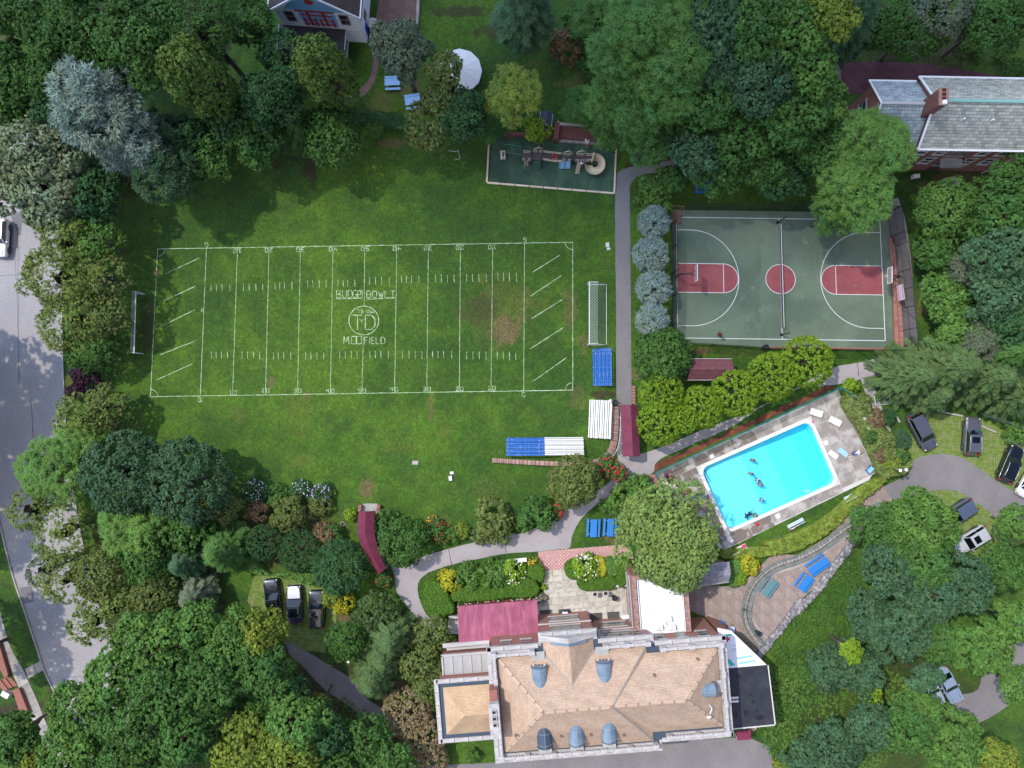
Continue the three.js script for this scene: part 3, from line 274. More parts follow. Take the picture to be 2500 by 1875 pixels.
// hedge over a plan polygon: twiggy core and a skin of small leaves
function leafSkin(p, y0, y1, o = {}) {
  const { dens = 130, len = .19, wid = .14, lump = .12, sc = 1.1, top = true, vary = .36 } = o, L = new Leaves(), s = shapeOf(p); const xs = p.map((q) => q[0]), zs = p.map((q) => q[1]), x0 = Math.min(...xs), x1 = Math.max(...xs), z0 = Math.min(...zs), z1 = Math.max(...zs);
  const inside = (x, z) => { let r = false; for (let i = 0, j = p.length - 1; i < p.length; j = i++) if ((p[i][1] > z) !== (p[j][1] > z) && x < (p[j][0] - p[i][0]) * (z - p[i][1]) / (p[j][1] - p[i][1]) + p[i][0]) r = !r; return r; };
  const edge = (x, z) => { let m = 9; for (let i = 0, j = p.length - 1; i < p.length; j = i++) { const dx = p[i][0] - p[j][0], dz = p[i][1] - p[j][1], t = Math.max(0, Math.min(1, ((x - p[j][0]) * dx + (z - p[j][1]) * dz) / (dx * dx + dz * dz || 1))); m = Math.min(m, Math.hypot(x - p[j][0] - dx * t, z - p[j][1] - dz * t)); } return m; };
  const put = (x, y, z, d) => { const lt = 1 - vary / 2 + vary * fbm(x * sc, z * sc + y, 5, 3); spray(L, [x, y, z], d, .05, 2, len, wid, tint(.1).map((v) => v * lt), .1, .75); };
  if (top) { const n = Math.round((x1 - x0) * (z1 - z0) * dens / 2); const round = Math.min(.35, (y1 - y0) * .5); for (let i = 0; i < n; i++) { const x = rr(x0, x1), z = rr(z0, z1); if (!inside(x, z)) continue; const e = edge(x, z), q = Math.max(0, 1 - e / round); put(x, y1 - round * (1 - Math.sqrt(Math.max(0, 1 - q * q))) + (vn(x * sc * 1.6, z * sc * 1.6, 9) - .5) * lump * 2, z, [0, 1, 0]); } }
  p.forEach((a, i) => { const b = p[(i + 1) % p.length], l = Math.hypot(b[0] - a[0], b[1] - a[1]), nx = (b[1] - a[1]) / l, nz = -(b[0] - a[0]) / l, n = Math.round(l * (y1 - y0) * dens / 2.4); const out = inside((a[0] + b[0]) / 2 + nx * .02, (a[1] + b[1]) / 2 + nz * .02) ? -1 : 1; for (let k = 0; k < n; k++) { const t = rnd(), y = rr(y0, y1 - .1); put(a[0] + (b[0] - a[0]) * t + nx * out * rr(-.03, .06), y, a[1] + (b[1] - a[1]) * t + nz * out * rr(-.03, .06), [nx * out, .2, nz * out]); } });
  return L.geo();
}
const coreMat = {}; for (const k in PAL) coreMat[k] = col(...PAL[k]);
function hedge(str, y1, pal, label, o = {}) {
  const p = o.smooth === false ? pts(str, y1) : smooth(pts(str, y1), o.n ?? 4); const t = thing(o.name ?? 'hedge', label, o.cat ?? 'hedge', [0, 0, 0], 0, o.group); const cx = p.reduce((a, q) => a + q[0], 0) / p.length, cz = p.reduce((a, q) => a + q[1], 0) / p.length; const loc = p.map((q) => [q[0] - cx, q[1] - cz]); t.position.set(cx, o.y0 ?? 0, cz);
  part('twigs', prism(loc.map(([x, z]) => { const l = Math.hypot(x, z) || 1, k = Math.max(.2, 1 - .14 / l); return [x * k, z * k]; }), 0, Math.max(.1, y1 - .16 - (o.y0 ?? 0))), coreMat[pal], t); part('foliage', leafSkin(loc, .02, y1 - (o.y0 ?? 0), o), leafMat[pal], t); return t;
}
function groundCover(str, hgt, pal, name, label, dens = 40, o = {}) { const p = pts(str), L = new Leaves(), xs = p.map((q) => q[0]), zs = p.map((q) => q[1]), x0 = Math.min(...xs), x1 = Math.max(...xs), z0 = Math.min(...zs), z1 = Math.max(...zs); const inside = (x, z) => { let r = false; for (let i = 0, j = p.length - 1; i < p.length; j = i++) if ((p[i][1] > z) !== (p[j][1] > z) && x < (p[j][0] - p[i][0]) * (z - p[i][1]) / (p[j][1] - p[i][1]) + p[i][0]) r = !r; return r; };
  const n = Math.round((x1 - x0) * (z1 - z0) * dens / 4); for (let i = 0; i < n; i++) { const x = rr(x0, x1), z = rr(z0, z1); if (!inside(x, z)) continue; const m = fbm(x * .5, z * .5, 21, 3), m2 = fbm(x * .35 + 40, z * .35, 23, 3); const b = .8 + .4 * m2; spray(L, [x, .08 + hgt * (m * 1.3) * rr(.5, 1), z], [gauss() * .3, 1, gauss() * .3], .13, 4, o.len ?? .26, o.wid ?? .16, [b * (1 + (m2 - .5) * .5), b, b * .9], .2); }
  const m = struct(name, L.geo(), leafMat[pal], label); m.userData.kind = 'stuff'; m.userData.category = 'ground cover'; return m; }
// ---------- swimming pool ----------
{
  const P = POOL, t = struct('swimming_pool', null, null, 'rectangular swimming pool with rounded corners and pale coping');
  const floorAt = ([x, z]) => -1.05 - 1.25 * Math.max(0, Math.min(1, (((x - P.a[0]) * P.e1[0] + (z - P.a[1]) * P.e1[1]) / P.L - .25) / .75)), floorY = -1.05, aqua = std({ color: new THREE.Color(.46, .88, .92), roughness: .7 });
  const fl = [P.to(0, 0), P.to(0, P.D), P.to(P.L * .25, P.D), P.to(P.L * .25, 0)].map((q) => [q[0], floorAt(q), q[1]]), f2 = [P.to(P.L * .25, 0), P.to(P.L * .25, P.D), P.to(P.L, P.D), P.to(P.L, 0)].map((q) => [q[0], floorAt(q), q[1]]); part('pool_floor', faceGeo([fl, f2]), aqua, t);
  const wall = []; for (let i = 0; i < poolRim.length; i++) { const a = poolRim[i], b = poolRim[(i + 1) % poolRim.length]; wall.push([[a[0], -2.4, a[1]], [b[0], -2.4, b[1]], [b[0], .05, b[1]], [a[0], .05, a[1]]]); } part('pool_wall', quadGeo(wall), std({ color: new THREE.Color(.4, .8, .86), roughness: .5 }), t);
  const outer = roundRect(-.4, -.4, P.L + .4, P.D + .4, 1.3, P.to); part('coping', prism(outer, .02, .13, [poolRim], .015), col(.72, .69, .65, { roughness: .7 }), t);
  // steps painted in the shallow corner
  for (let i = 0; i < 2; i++) part('step_edge', beam([...P.to(.25 + i * .32, .2)].reduce((a, v, k) => k ? [a[0], floorY + .02, v] : [v], []), [...P.to(.35 + i * .32, 2.2)].reduce((a, v, k) => k ? [a[0], floorY + .02, v] : [v], []), .09, .03), col(.02, .25, .4), t);
  const ripple = tex(512, 512, (u, v) => { const a = fbm(u * 10, v * 10, 61, 3, 10), b = fbm(u * 22 + 3 * 0, v * 22, 67, 2, 22); return .5 + .5 * Math.sin((a * 5 + b * 2) * 6.28) * .5 + (b - .5) * .5; }, false);
  const water = new THREE.MeshPhysicalMaterial({ color: new THREE.Color(.8, .985, 1), transmission: 1, thickness: 0, roughness: .03, ior: 1.33, bumpMap: rep(ripple, 7), bumpScale: .05, side: THREE.DoubleSide });
  const w = struct('pool_water', sheet(poolRim, -.06), water, 'bright turquoise pool water');
  const body = new THREE.MeshPhysicalMaterial({ color: new THREE.Color(.84, .985, 1), transmission: 1, thickness: 0, roughness: 0, ior: 1.0, specularIntensity: 0, side: THREE.DoubleSide }); for (const y of [-.45, -.85, -1.25, -1.65, -2.05]) part('water_layer', sheet(poolRim, y), body, w);
  // deck of separate slabs
  const deck = struct('pool_deck', null, null, 'stained concrete pool deck of large slabs');
  part('joint_bed', sheet([P.to(-5.3, -1.75), P.to(19.6, -2.05), P.to(19.75, 9), P.to(18.6, 9.8), P.to(3.8, 10.3), P.to(-1.4, 10.5), P.to(-4.9, 5.3)], .03, [roundRect(-.2, -.2, P.L + .2, P.D + .2, 1.1, P.to)]), col(.56, .54, .5), deck);
  const stain = (s, wet) => tex(256, 256, (u, v, i, j) => { const a = fbm(u * 4, v * 4, s, 5, 4), b = fbm(u * 9, v * 9, s + 9, 4, 9); let k = mix([176, 170, 162], [146, 139, 131], sst(.35, .65, a)); k = mix(k, [118, 108, 98], wet * sst(.38, .56, b * .5 + a * .5)); if (hsh(i >> 2, j >> 2, s) > .995) k = k.map((q) => q * .8); return k.map((q) => q * (.95 + .1 * hsh(i, j, s + 2))); });
  const dry = [0, 1].map((i) => std({ map: rep(stain(101 + i * 7, .25), 4.1) })), wet = [0, 1].map((i) => std({ map: rep(stain(131 + i * 7, 1), 4.7) }));
  const slab = (u0, v0, u1, v1, m) => { const g = .025; part('slab', prism([P.to(u0 + g, v0 + g), P.to(u1 - g, v0 + g), P.to(u1 - g, v1 - g), P.to(u0 + g, v1 - g)], .02, .062), m, deck); };
  const cuts = [-5.25, -1.9, 1.4, 4.7, 8, 11.4, P.L + .42]; for (let i = 0; i < cuts.length - 1; i++) slab(cuts[i], -1.75, cuts[i + 1], -.42, i < 4 ? wet[i % 2] : dry[i % 2]);
  for (const [v0, v1, u0] of [[-.42, 2.9, -5.2], [2.9, 6, -4.6], [6, 8.8, -3.2], [8.8, 10.4, -1.6]]) slab(u0, v0, -.42, v1, wet[v0 > 3 ? 1 : 0]);
  for (const [u0, u1, vb] of [[-.42, 2.6, 10.35], [2.6, 5.6, 10.25], [5.6, 8.6, 10.1], [8.6, 11.7, 10], [11.7, P.L + .42, 9.9]]) slab(u0, P.D + .42, u1, vb, u1 < 8 ? wet[1] : dry[0]);
  for (const [v0, v1] of [[-2, .9], [.9, 3.8], [3.8, 6.6], [6.6, 9.4]]) { slab(P.L + .42, v0, 17.4, v1, dry[v0 > 2 ? 1 : 0]); slab(17.4, v0, 19.65, v1, dry[v0 > 2 ? 0 : 1]); }
  // ladder, skimmers, ropes, chair
  const put = (u, v) => P.to(u, v); const mk = (n, l, c, u, v, r = 0) => thing(n, l, c, [put(u, v)[0], .06, put(u, v)[1]], P.turn + r);
  { const o = mk('pool_ladder', 'curved metal ladder rails at the near right side of the pool', 'ladder', 11.1, P.D + .25); for (const s of [-.28, .28]) part('rail', tube([[s, 0, .3], [s, .8, .2], [s, .85, -.2], [s, .3, -.5], [s, -1, -.55]], .025), M.rim, o); for (let i = 0; i < 3; i++) part('rung', box(.56, .03, .08, 0, -.2 - i * .3, -.55), M.white, o); }
  { const o = mk('pool_ladder', 'metal ladder rails standing in the far left corner of the pool', 'ladder', -.1, .9, Math.PI / 2); for (const s of [-.28, .28]) part('rail', tube([[s, 0, .5], [s, .75, .2], [s, .8, -.2], [s, .3, -.5], [s, -1, -.6]], .025), M.rim, o); for (let i = 0; i < 2; i++) part('rung', box(.56, .03, .08, 0, -.25 - i * .3, -.55), M.white, o); }
  for (const [u, v, l] of [[1.9, -.85, 'white round skimmer lid in a square frame on the far side of the pool'], [6.4, P.D + .95, 'white round skimmer lid on a stained slab beside the near bench'], [P.L + .8, 3.4, 'white skimmer block at the right end of the pool']]) { const o = mk('skimmer_lid', l, 'skimmer lid', u, v); part('collar', rbox(.62, .05, .62, .06, 0, .02, 0), M.offwhite, o); part('lid', cyl(.2, .2, .04, 0, .06, 0, 20), M.white, o); }
  { const o = mk('lifeguard_float', 'red rescue float lying on the near deck with a white strap', 'rescue float', 3.6, P.D + .85, .4); part('float', rbox(.45, .2, .4, .09, 0, .12, 0), M.red, o); part('strap', tube([[-.2, .12, -.1], [-.4, .05, -.35], [-.5, .03, -.5]], .025), M.white, o); }
  for (const [u, v, r, w2, d2, m, l, tw] of [[15.9, -.55, .25, .85, 1.6, M.white, 'white sun lounger pad near the far right corner of the deck', 'lounger'], [17.6, 1.35, .1, .85, 1.6, M.white, 'white sun lounger pad second from the far corner of the deck', 'lounger']]) { const o = mk('sun_lounger', l, 'sun lounger', u, v, r + .6); for (const [x, z] of [[-1, -1], [1, -1], [-1, 1], [1, 1]]) part('leg', box(.05, .26, .05, x * (w2 / 2 - .06), .13, z * (d2 / 2 - .1)), M.white, o); part('frame', rbox(w2, .06, d2, .02, 0, .28, 0), M.offwhite, o); part('pad', rbox(w2 - .06, .08, d2 * .64, .03, 0, .35, d2 * .17), m, o); const b = part('backrest', rbox(w2 - .06, .08, d2 * .36, .03, 0, .35, 0), m, o); b.position.set(0, .09, -d2 * .33); b.rotation.x = .3; }
  const towelGeo = (w2, d2) => { const g = new THREE.PlaneGeometry(w2, d2, 10, 14).rotateX(-Math.PI / 2), p = g.attributes.position; for (let i = 0; i < p.count; i++) p.setY(i, .02 + .035 * vn(p.getX(i) * 5 + w2 * 9, p.getZ(i) * 5, 3)); g.computeVertexNormals(); return g; };
  for (const [u, v, r, w2, d2, m, l] of [[15.8, 5.1, .5, .62, 1.25, col(.75, .66, .66), 'pale pink towel spread on the right deck'], [17.05, 5.35, .5, .6, 1.3, col(.3, .55, .75), 'light blue towel spread under the sunbather'], [14.95, .75, -.4, .22, 1.15, col(.6, .02, .08), 'crumpled red cloth on the far right deck'], [-4.35, .35, .75, .7, 1.9, col(.8, .68, .74), 'white towel with pink pattern against the left fence'], [-3.2, 2.65, 1.4, .35, .9, M.white, 'white towel twisted on the left deck beside the blue one'], [-2.3, 2.75, 1.2, .35, .95, col(.02, .25, .62), 'blue towel twisted on the left deck'], [-.2, 9.55, .3, .5, .7, M.white, 'small white towel by the willow at the near left deck']]) { const o = mk('towel', l, 'towel', u, v, r); part('cloth', towelGeo(w2, d2), m, o); for (const s of [-1, 1]) part('hem', box(w2, .02, .04, 0, .025, s * d2 / 2), m, o); }
  { const o = mk('wheeled_cart', 'small blue wheeled cart at the right end of the deck', 'cart', 19.1, 8.6, .4); part('tub', rbox(.9, .35, .6, .06, 0, .32, 0), M.blue, o); part('handle', tube([[.45, .4, -.2], [.7, .75, -.2], [.7, .75, .2], [.45, .4, .2]], .02), M.black, o); for (const [x, z] of [[-.35, -.3], [.35, -.3], [-.35, .3], [.35, .3]]) part('wheel', cyl(.12, .12, .06, 0, 0, 0).rotateX(Math.PI / 2).translate(x, .12, z), M.tyre, o); part('lid', rbox(.8, .05, .5, .02, 0, .52, 0), M.lightblue, o); }
}
// ---------- chain link fences ----------
const linkA = tex(64, 64, (u, v) => { const a = Math.abs(((u + v) % 1) - .5), b = Math.abs(((u - v + 1) % 1) - .5); return (a > .37 || b > .37) ? 1 : 0; }, false);
const linkMat = (c) => std({ color: c, alphaMap: rep(linkA, .2), transparent: true, opacity: .95, roughness: .5 });
M.linkblack = linkMat(new THREE.Color(.012, .012, .014)); M.linkteal = linkMat(new THREE.Color(.05, .3, .29)); M.linkgrey = linkMat(new THREE.Color(.4, .45, .45));
function fence(str, h, gap, post, mat, label, o = {}) {
  const line = o.line ?? pts(str), t = thing('chain_link_fence', label, 'fence'), y0 = o.y0 ?? 0; let first = true;
  for (let i = 0; i < line.length - 1; i++) { const a = line[i], b = line[i + 1], L = Math.hypot(b[0] - a[0], b[1] - a[1]), n = Math.max(1, Math.round(L / gap)); for (let k = first ? 0 : 1; k <= n; k++) { const x = a[0] + (b[0] - a[0]) * k / n, z = a[1] + (b[1] - a[1]) * k / n; part('post', cyl(.045, .045, h, x, y0 + h / 2, z, 8), post, t); } first = false; for (const y of o.rails ?? [h - .03, .1]) part('rail', bar([a[0], y0 + y, a[1]], [b[0], y0 + y, b[1]], .025), post, t); part('mesh', quadGeo([[[a[0], y0 + .05, a[1]], [b[0], y0 + .05, b[1]], [b[0], y0 + h - .05, b[1]], [a[0], y0 + h - .05, a[1]], L, h - .1]]), mat, t); }
  return t;
}
// ---------- sports court ----------
const courtTex = tex(1024, 1024, (u, v, i, j) => { const a = fbm(u * 7, v * 7, 201, 5), b = fbm(u * 26, v * 26, 203, 4); let k = mix([86, 103, 84], [104, 120, 98], sst(.3, .7, a)); k = mix(k, [116, 131, 110], sst(.6, .78, b) * .3); if (hsh(i >> 1, j >> 1, 207) > .9985) k = [150, 160, 146]; return k.map((q) => q * (.94 + .12 * hsh(i, j, 5))); });
const CT = (() => { const tl = at('B3', 1420, 226), tr = at('B4', 994, 250), br = at('B4', 1040, 1268), bl = at('B3', 1432, 1244); return { tl, tr, br, bl, to: (u, v) => { const a = [tl[0] + (tr[0] - tl[0]) * u, tl[1] + (tr[1] - tl[1]) * u], b = [bl[0] + (br[0] - bl[0]) * u, bl[1] + (br[1] - bl[1]) * u]; return [a[0] + (b[0] - a[0]) * v, a[1] + (b[1] - a[1]) * v]; } }; })();
const court = struct('sports_court', null, null, 'green acrylic basketball court with maroon keys');
{
  const surf = pts('B3 1380 160 B4 0 175 1060 190 1075 390 1110 1330 0 1320 B3 1500 1290 1400 1290'); const cm = std({ map: rep(courtTex, 31), roughness: .8 }); part('court_surface', prism(surf, 0, .03), cm, court);
  const maroon = std({ map: rep(aggregate(211, [146, 76, 78], [124, 64, 66], [164, 92, 92], .8, .15), 6), roughness: .8 }), lineM = col(.74, .74, .72);
  const Lx = Math.hypot(CT.tr[0] - CT.tl[0], CT.tr[1] - CT.tl[1]), Lz = Math.hypot(CT.bl[0] - CT.tl[0], CT.bl[1] - CT.tl[1]); const to = (x, z) => CT.to(x / Lx, z / Lz);
  const fill = (n, p, y, m) => part(n, sheet(p, y), m, court); const stripe = (n, l, w = .07) => part(n, sheet(strip(l, w), .046), lineM, court);
  const arc = (cx, cz, r, a0, a1, n = 28, rz = r) => Array.from({ length: n + 1 }, (_, i) => { const a = (a0 + (a1 - a0) * i / n) * Math.PI / 180; return to(cx + r * Math.cos(a), cz + rz * Math.sin(a)); });
  const mid = Lz / 2 + .02, kw = 1.8, kl = 5.75;
  for (const s of [0, 1]) { const X = (x) => s ? Lx - x : x, ang = s ? [270, 90] : [-90, 90]; const ar = arc(X(kl), mid, kw, ang[0], ang[1], 20); fill('key', [to(X(0), mid - kw), ...(s ? ar : ar), to(X(0), mid + kw)], .038, maroon); stripe('key_line', [to(X(0), mid - kw), to(X(kl), mid - kw)]); stripe('key_line', [to(X(0), mid + kw), to(X(kl), mid + kw)]); stripe('free_throw_line', [to(X(kl), mid - kw), to(X(kl), mid + kw)]); stripe('key_arc', ar); const R = Lz * .397; stripe('three_point_line', [to(X(0), mid - R), ...arc(X(1.75), mid, 5.88, s ? 270 : -90, 90, 36, R), to(X(0), mid + R)]); }
  fill('center_circle', arc(Lx / 2 + .1, mid, 1.82, 0, 360, 40), .04, maroon); stripe('center_circle_line', arc(Lx / 2 + .1, mid, 1.82, 0, 360, 40)); stripe('half_line', [to(Lx / 2 + .1, 0), to(Lx / 2 + .1, Lz)]);
  for (const [a, b] of [[[0, 0], [Lx, 0]], [[Lx, 0], [Lx, Lz]], [[Lx, Lz], [0, Lz]], [[0, Lz], [0, 0]]]) stripe('court_line', [to(...a), to(...b)], .08);
  // hoops
  const hoop = (base, dir, label) => { const o = thing('basketball_hoop', label, 'basketball hoop', [base[0], .03, base[1]], dir > 0 ? 0 : Math.PI); part('pole', tube([[0, 0, 0], [0, 1.9, 0], [.2, 2.6, 0], [.9, 2.95, 0]], .09, 20, 8), M.black, o); part('arm', [bar([.7, 2.8, 0], [1.75, 3.3, .3], .035), bar([.7, 2.8, 0], [1.75, 3.3, -.3], .035), bar([.5, 2.6, 0], [1.75, 2.75, 0], .04)], M.black, o); const bb = part('backboard', rbox(.05, 1.05, 1.8, .02, 1.8, 3.3, 0), new THREE.MeshPhysicalMaterial({ color: 0xc9ccc4, roughness: .2, transmission: .55, thickness: 0, side: THREE.DoubleSide }), o); part('backboard_frame', [box(.07, .08, 1.9, 1.8, 3.86, 0), box(.07, .08, 1.9, 1.8, 2.76, 0), box(.07, 1.1, .08, 1.8, 3.31, .93), box(.07, 1.1, .08, 1.8, 3.31, -.93)], M.white, o); part('rim', new THREE.TorusGeometry(.23, .014, 6, 24).rotateX(Math.PI / 2).translate(2.1, 3.05, 0), col(.6, .12, .03), o); part('net', new THREE.CylinderGeometry(.22, .14, .42, 16, 4, true).translate(2.1, 2.84, 0), std({ color: 0xdddddd, alphaMap: rep(linkA, .06, .12), transparent: true, opacity: .9 }), o); return o; };
  hoop(at('B3', 1414, 735), 1, 'basketball hoop with white framed board at the left end of the court'); hoop(at('B4', 1092, 752), -1, 'basketball hoop with glass board against the brick edging at the right end of the court');
  // net
  { const a = at('B4', 135, 270), b = at('B4', 165, 1218), dx = b[0] - a[0], dz = b[1] - a[1]; const o = thing('court_net', 'long black net with white tape across the middle of the court', 'net'); const f = (t, y) => [a[0] + dx * t, y, a[1] + dz * t]; part('post', bar(f(0, .03), f(0, 3), .06, 8), M.black, o); part('post', bar(f(1, .03), f(1, 3), .06, 8), M.black, o); for (const t of [0, 1]) part('base_plate', cyl(.2, .22, .03, f(t, 0)[0], .045, f(t, 0)[2], 12), M.black, o); part('net_mesh', quadGeo([[f(.03, .12), f(.94, .12), f(.94, 1.05), f(.03, 1.05), 18, 1]]), std({ color: 0x0a0a0c, alphaMap: rep(linkA, .16), transparent: true, opacity: .95 }), o); part('tape', beam(f(.03, 1.08), f(.94, 1.05), .05, .05), M.white, o); part('tie', bar(f(0, 1.12), f(.03, 1.08), .012), M.black, o); part('tie', bar(f(.94, 1.05), f(1, 1.1), .012), M.black, o); }
  // rackets and small things left on the court
  for (const [t, x, y, a, l] of [['B4', 358, 438, 2.9, 'white badminton racket lying near the top of the court'], ['B3', 2075, 822, .1, 'white badminton racket lying near the left key'], ['B4', 780, 797, 2.6, 'pink badminton racket lying in the right key'], ['B3', 2135, 430, -.9, 'dark badminton racket lying by the shaded far line'], ['B3', 1985, 975, 1.2, 'dark badminton racket lying below the left arc'], ['B4', 350, 882, .8, 'white badminton racket lying right of the centre circle'], ['B4', 375, 703, .3, 'pale badminton racket lying between the centre circle and the right arc'], ['B3', 2018, 1078, 1.9, 'pale badminton racket lying near the near line'], ['B3', 2140, 1015, .1, 'white badminton racket lying left of the net']]) { const [X, Z] = at(t, x, y); const o = thing('racket', l, 'racket', [X, .035, Z], a, 'rackets left on the court'); const m = /dark/.test(l) ? M.black : /pink/.test(l) ? col(.5, .25, .25) : col(.42, .42, .4); part('head', new THREE.TorusGeometry(.13, .012, 5, 18).scale(1, 1.25, 1).rotateX(Math.PI / 2).translate(-.2, .012, 0), m, o); part('shaft', bar([-.04, .012, 0], [.4, .012, 0], .01), m, o); part('grip', bar([.28, .014, 0], [.45, .014, 0], .016), M.black, o); part('strings', new THREE.CylinderGeometry(.12, .12, .004, 14).scale(1, 1, 1.2).translate(-.2, .012, 0), std({ color: 0x999999, alphaMap: rep(linkA, .1), transparent: true, opacity: .5 }), o); }
  for (const [t, x, y, l] of [['B3', 1595, 510, 'orange shuttle bag lying inside the left arc'], ['B4', 605, 690, 'red ball resting in the right key']]) { const [X, Z] = at(t, x, y); const o = thing('ball', l, 'ball', [X, .03, Z]); part('shell', new THREE.SphereGeometry(.12, 16, 12).translate(0, .12, 0), col(.5, .12, .06), o); part('seam', new THREE.TorusGeometry(.121, .004, 4, 20).translate(0, .12, 0), M.black, o); }
  // edging terraces at right and bottom
  const kerbs = struct('court_edging', null, null, 'stepped red brick edging wall along the right side of the court');
  const stepsL = pts('B4 1068 395 1110 400 1115 480 1128 700 1150 860 1170 1060 1180 1170 1192 1330 1112 1330 1100 900 1075 500'); part('terrace_base', prism(stepsL, 0, .22), M.brickred, kerbs);
  const A = smooth(pts('B4 1072 400 1078 600 1090 800 1100 1000 1112 1330'), 6, false), B = smooth(pts('B4 1108 400 1118 600 1140 800 1165 1000 1190 1330'), 6, false); for (let r = 0; r < 2; r++) for (let i = 0; i < A.length - 1; i++) { const f = (k, s) => [A[k][0] + (B[k][0] - A[k][0]) * s, A[k][1] + (B[k][1] - A[k][1]) * s]; const s0 = r * .5 + .03, s1 = r * .5 + .47; const q = [f(i, s0), f(i, s1), f(i + 1, s1), f(i + 1, s0)]; const c = [0, 1].map((d) => q.reduce((z, p) => z + p[d], 0) / 4); part('brick', prism(q.map((p) => [c[0] + (p[0] - c[0]) * .95, c[1] + (p[1] - c[1]) * .95]), .2, .3 + r * .12), [M.brick, M.brickred][(i * 7 + r * 3) % 5 ? 0 : 1], kerbs); }
  struct('court_kerb', prism(pts('B4 0 1318 1190 1332 1190 1345 0 1335'), 0, .2), M.brickred, 'red brick kerb along the bottom of the court');
  fence('B4 1060 190 1078 395 1108 480 1130 700 1165 1000 1195 1360', 3.7, 2.6, M.black, M.linkblack, 'tall black chain link fence on the right side of the court', { rails: [3.67, 1.9, .1] });
  fence('B4 1195 1360 600 1352 0 1340 B3 1700 1310 1510 1300', 3, 2.8, M.black, M.linkblack, 'black chain link fence along the bottom of the court');
  fence('B3 1375 1285 1392 700 1380 290', 3.2, 2.7, M.black, M.linkblack, 'black chain link fence behind the four blue spruces');
  fence('B3 1470 165 2212 170 B4 600 180 1055 185', 3.2, 3, M.black, M.linkblack, 'black chain link fence along the top of the court under the trees');
  { const o = thing('banner', 'pink and white printed banner hung on the court fence', 'banner'); const a = at('B4', 1160, 930, 1.2), b = at('B4', 1142, 800, 1.2); const cv = tex(128, 64, (u, v) => v > .82 || v < .14 ? [196, 96, 110] : u > .1 && u < .72 && (Math.floor(v * 20) % 4 === 0) && hsh(Math.floor(u * 40), Math.floor(v * 20), 4) > .35 ? [200, 120, 130] : [206, 196, 214]); part('cloth', quadGeo([[[a[0] + .06, 1, a[1]], [b[0] + .06, 1, b[1]], [b[0] + .06, 2.4, b[1]], [a[0] + .06, 2.4, a[1]]]]), std({ map: cv }), o); part('grommet_strip', beam([a[0] + .06, 2.42, a[1]], [b[0] + .06, 2.42, b[1]], .03, .04), M.white, o); part('grommet_strip', beam([a[0] + .06, .98, a[1]], [b[0] + .06, .98, b[1]], .03, .04), M.white, o); }
  { const [X, Z] = at('B3', 1412, 215); const o = thing('court_steps', 'small wooden stair landing at the top left corner of the court', 'steps', [X, 0, Z], -.08); for (let i = 0; i < 8; i++) part('plank', box(1.3, .04, .17, 0, .7 - i * .06, -.45 + i * .19), M.wood, o); for (const s of [-.66, .66]) { part('handrail', beam([s, 1.7, -.8], [s, 1.1, 1.05], .06, .06), M.wood, o); part('stringer', beam([s * .96, .55, -.7], [s * .96, .1, 1], .06, .2), M.wood, o); for (const z of [-.8, .1, 1]) part('post', box(.07, 1.5 - (z + .8) * .3, .07, s, .75 - (z + .8) * .15, z), M.wood, o); } part('back_rail', box(1.4, .06, .06, 0, 1.7, -.82), M.wood, o); }
}
// ---------- shared furniture ----------
function trashCan(t, x, y, label, m = M.black, h = .95) { const [X, Z] = at(t, x, y); const o = thing('trash_can', label, 'trash can', [X, .02, Z]); part('drum', new THREE.CylinderGeometry(.3, .26, h, 18, 1, true).translate(0, h / 2, 0), m, o); part('rim', new THREE.TorusGeometry(.3, .03, 6, 20).rotateX(Math.PI / 2).translate(0, h, 0), m, o); part('liner', new THREE.CylinderGeometry(.27, .22, .5, 16, 1, false).translate(0, h - .42, 0), col(.03, .03, .035, { roughness: .3 }), o); return o; }
trashCan('B3', 2160, 1325, 'black trash can at the bottom fence of the court'); trashCan('C3', 898, 180, 'black trash can between the white bleacher and the maroon canopy'); trashCan('D3', 892, 212, 'black trash can on the stone patio'); trashCan('D3', 2098, 508, 'dark green trash can at the foot of the curved ramp', col(.03, .06, .055));
function worn2(base, s) { return tex(256, 64, (u, v, i, j) => { const n = fbm(u * 14, v * 5, s, 4, 0); return (n > .735 ? [196, 206, 216] : base).map((q) => q * (.94 + .12 * hsh(i, j, s))); }); }
const blueWorn = [301, 302, 303].map((s) => std({ map: worn2([24, 100, 184], s), roughness: .6 })), whiteBoard = [0, 1].map((i) => std({ map: aggregate(311 + i, [226, 226, 222], [206, 206, 200], [238, 238, 236], .6, .08), roughness: .6 }));
function bleacher(pos, turn, len, rows, run, mats, label) { const o = thing('bleacher', label, 'bleacher', [pos[0], 0, pos[1]], turn, 'bleachers'); for (let i = 0; i < rows; i++) { const z = (i - (rows - 1) / 2) * run, y = .32 + i * .2; part('seat_plank', rbox(len, .045, run * .5, .012, rr(-.02, .02), y + .14, z + run * .16), pick(mats), o); part('foot_plank', rbox(len, .04, run * .26, .012, rr(-.02, .02), y - .04, z - run * .34), pick(mats), o); } for (const x of [-len * .45, 0, len * .45]) { part('frame', [beam([x, .1, -rows * run / 2], [x, .1 + rows * .2, rows * run / 2], .06, .06), bar([x, .02, -rows * run / 2 + .1], [x, .3, -rows * run / 2 + .1], .03), bar([x, .02, rows * run / 2 - .1], [x, .3 + rows * .2, rows * run / 2 - .1], .03), beam([x, .04, -rows * run / 2], [x, .04, rows * run / 2], .06, .05)], M.steel, o); for (let i = 0; i < rows; i++) part('bracket', box(.05, .2, run * .5, x, .35 + i * .2, (i - (rows - 1) / 2) * run + run * .16), M.white, o); } return o; }
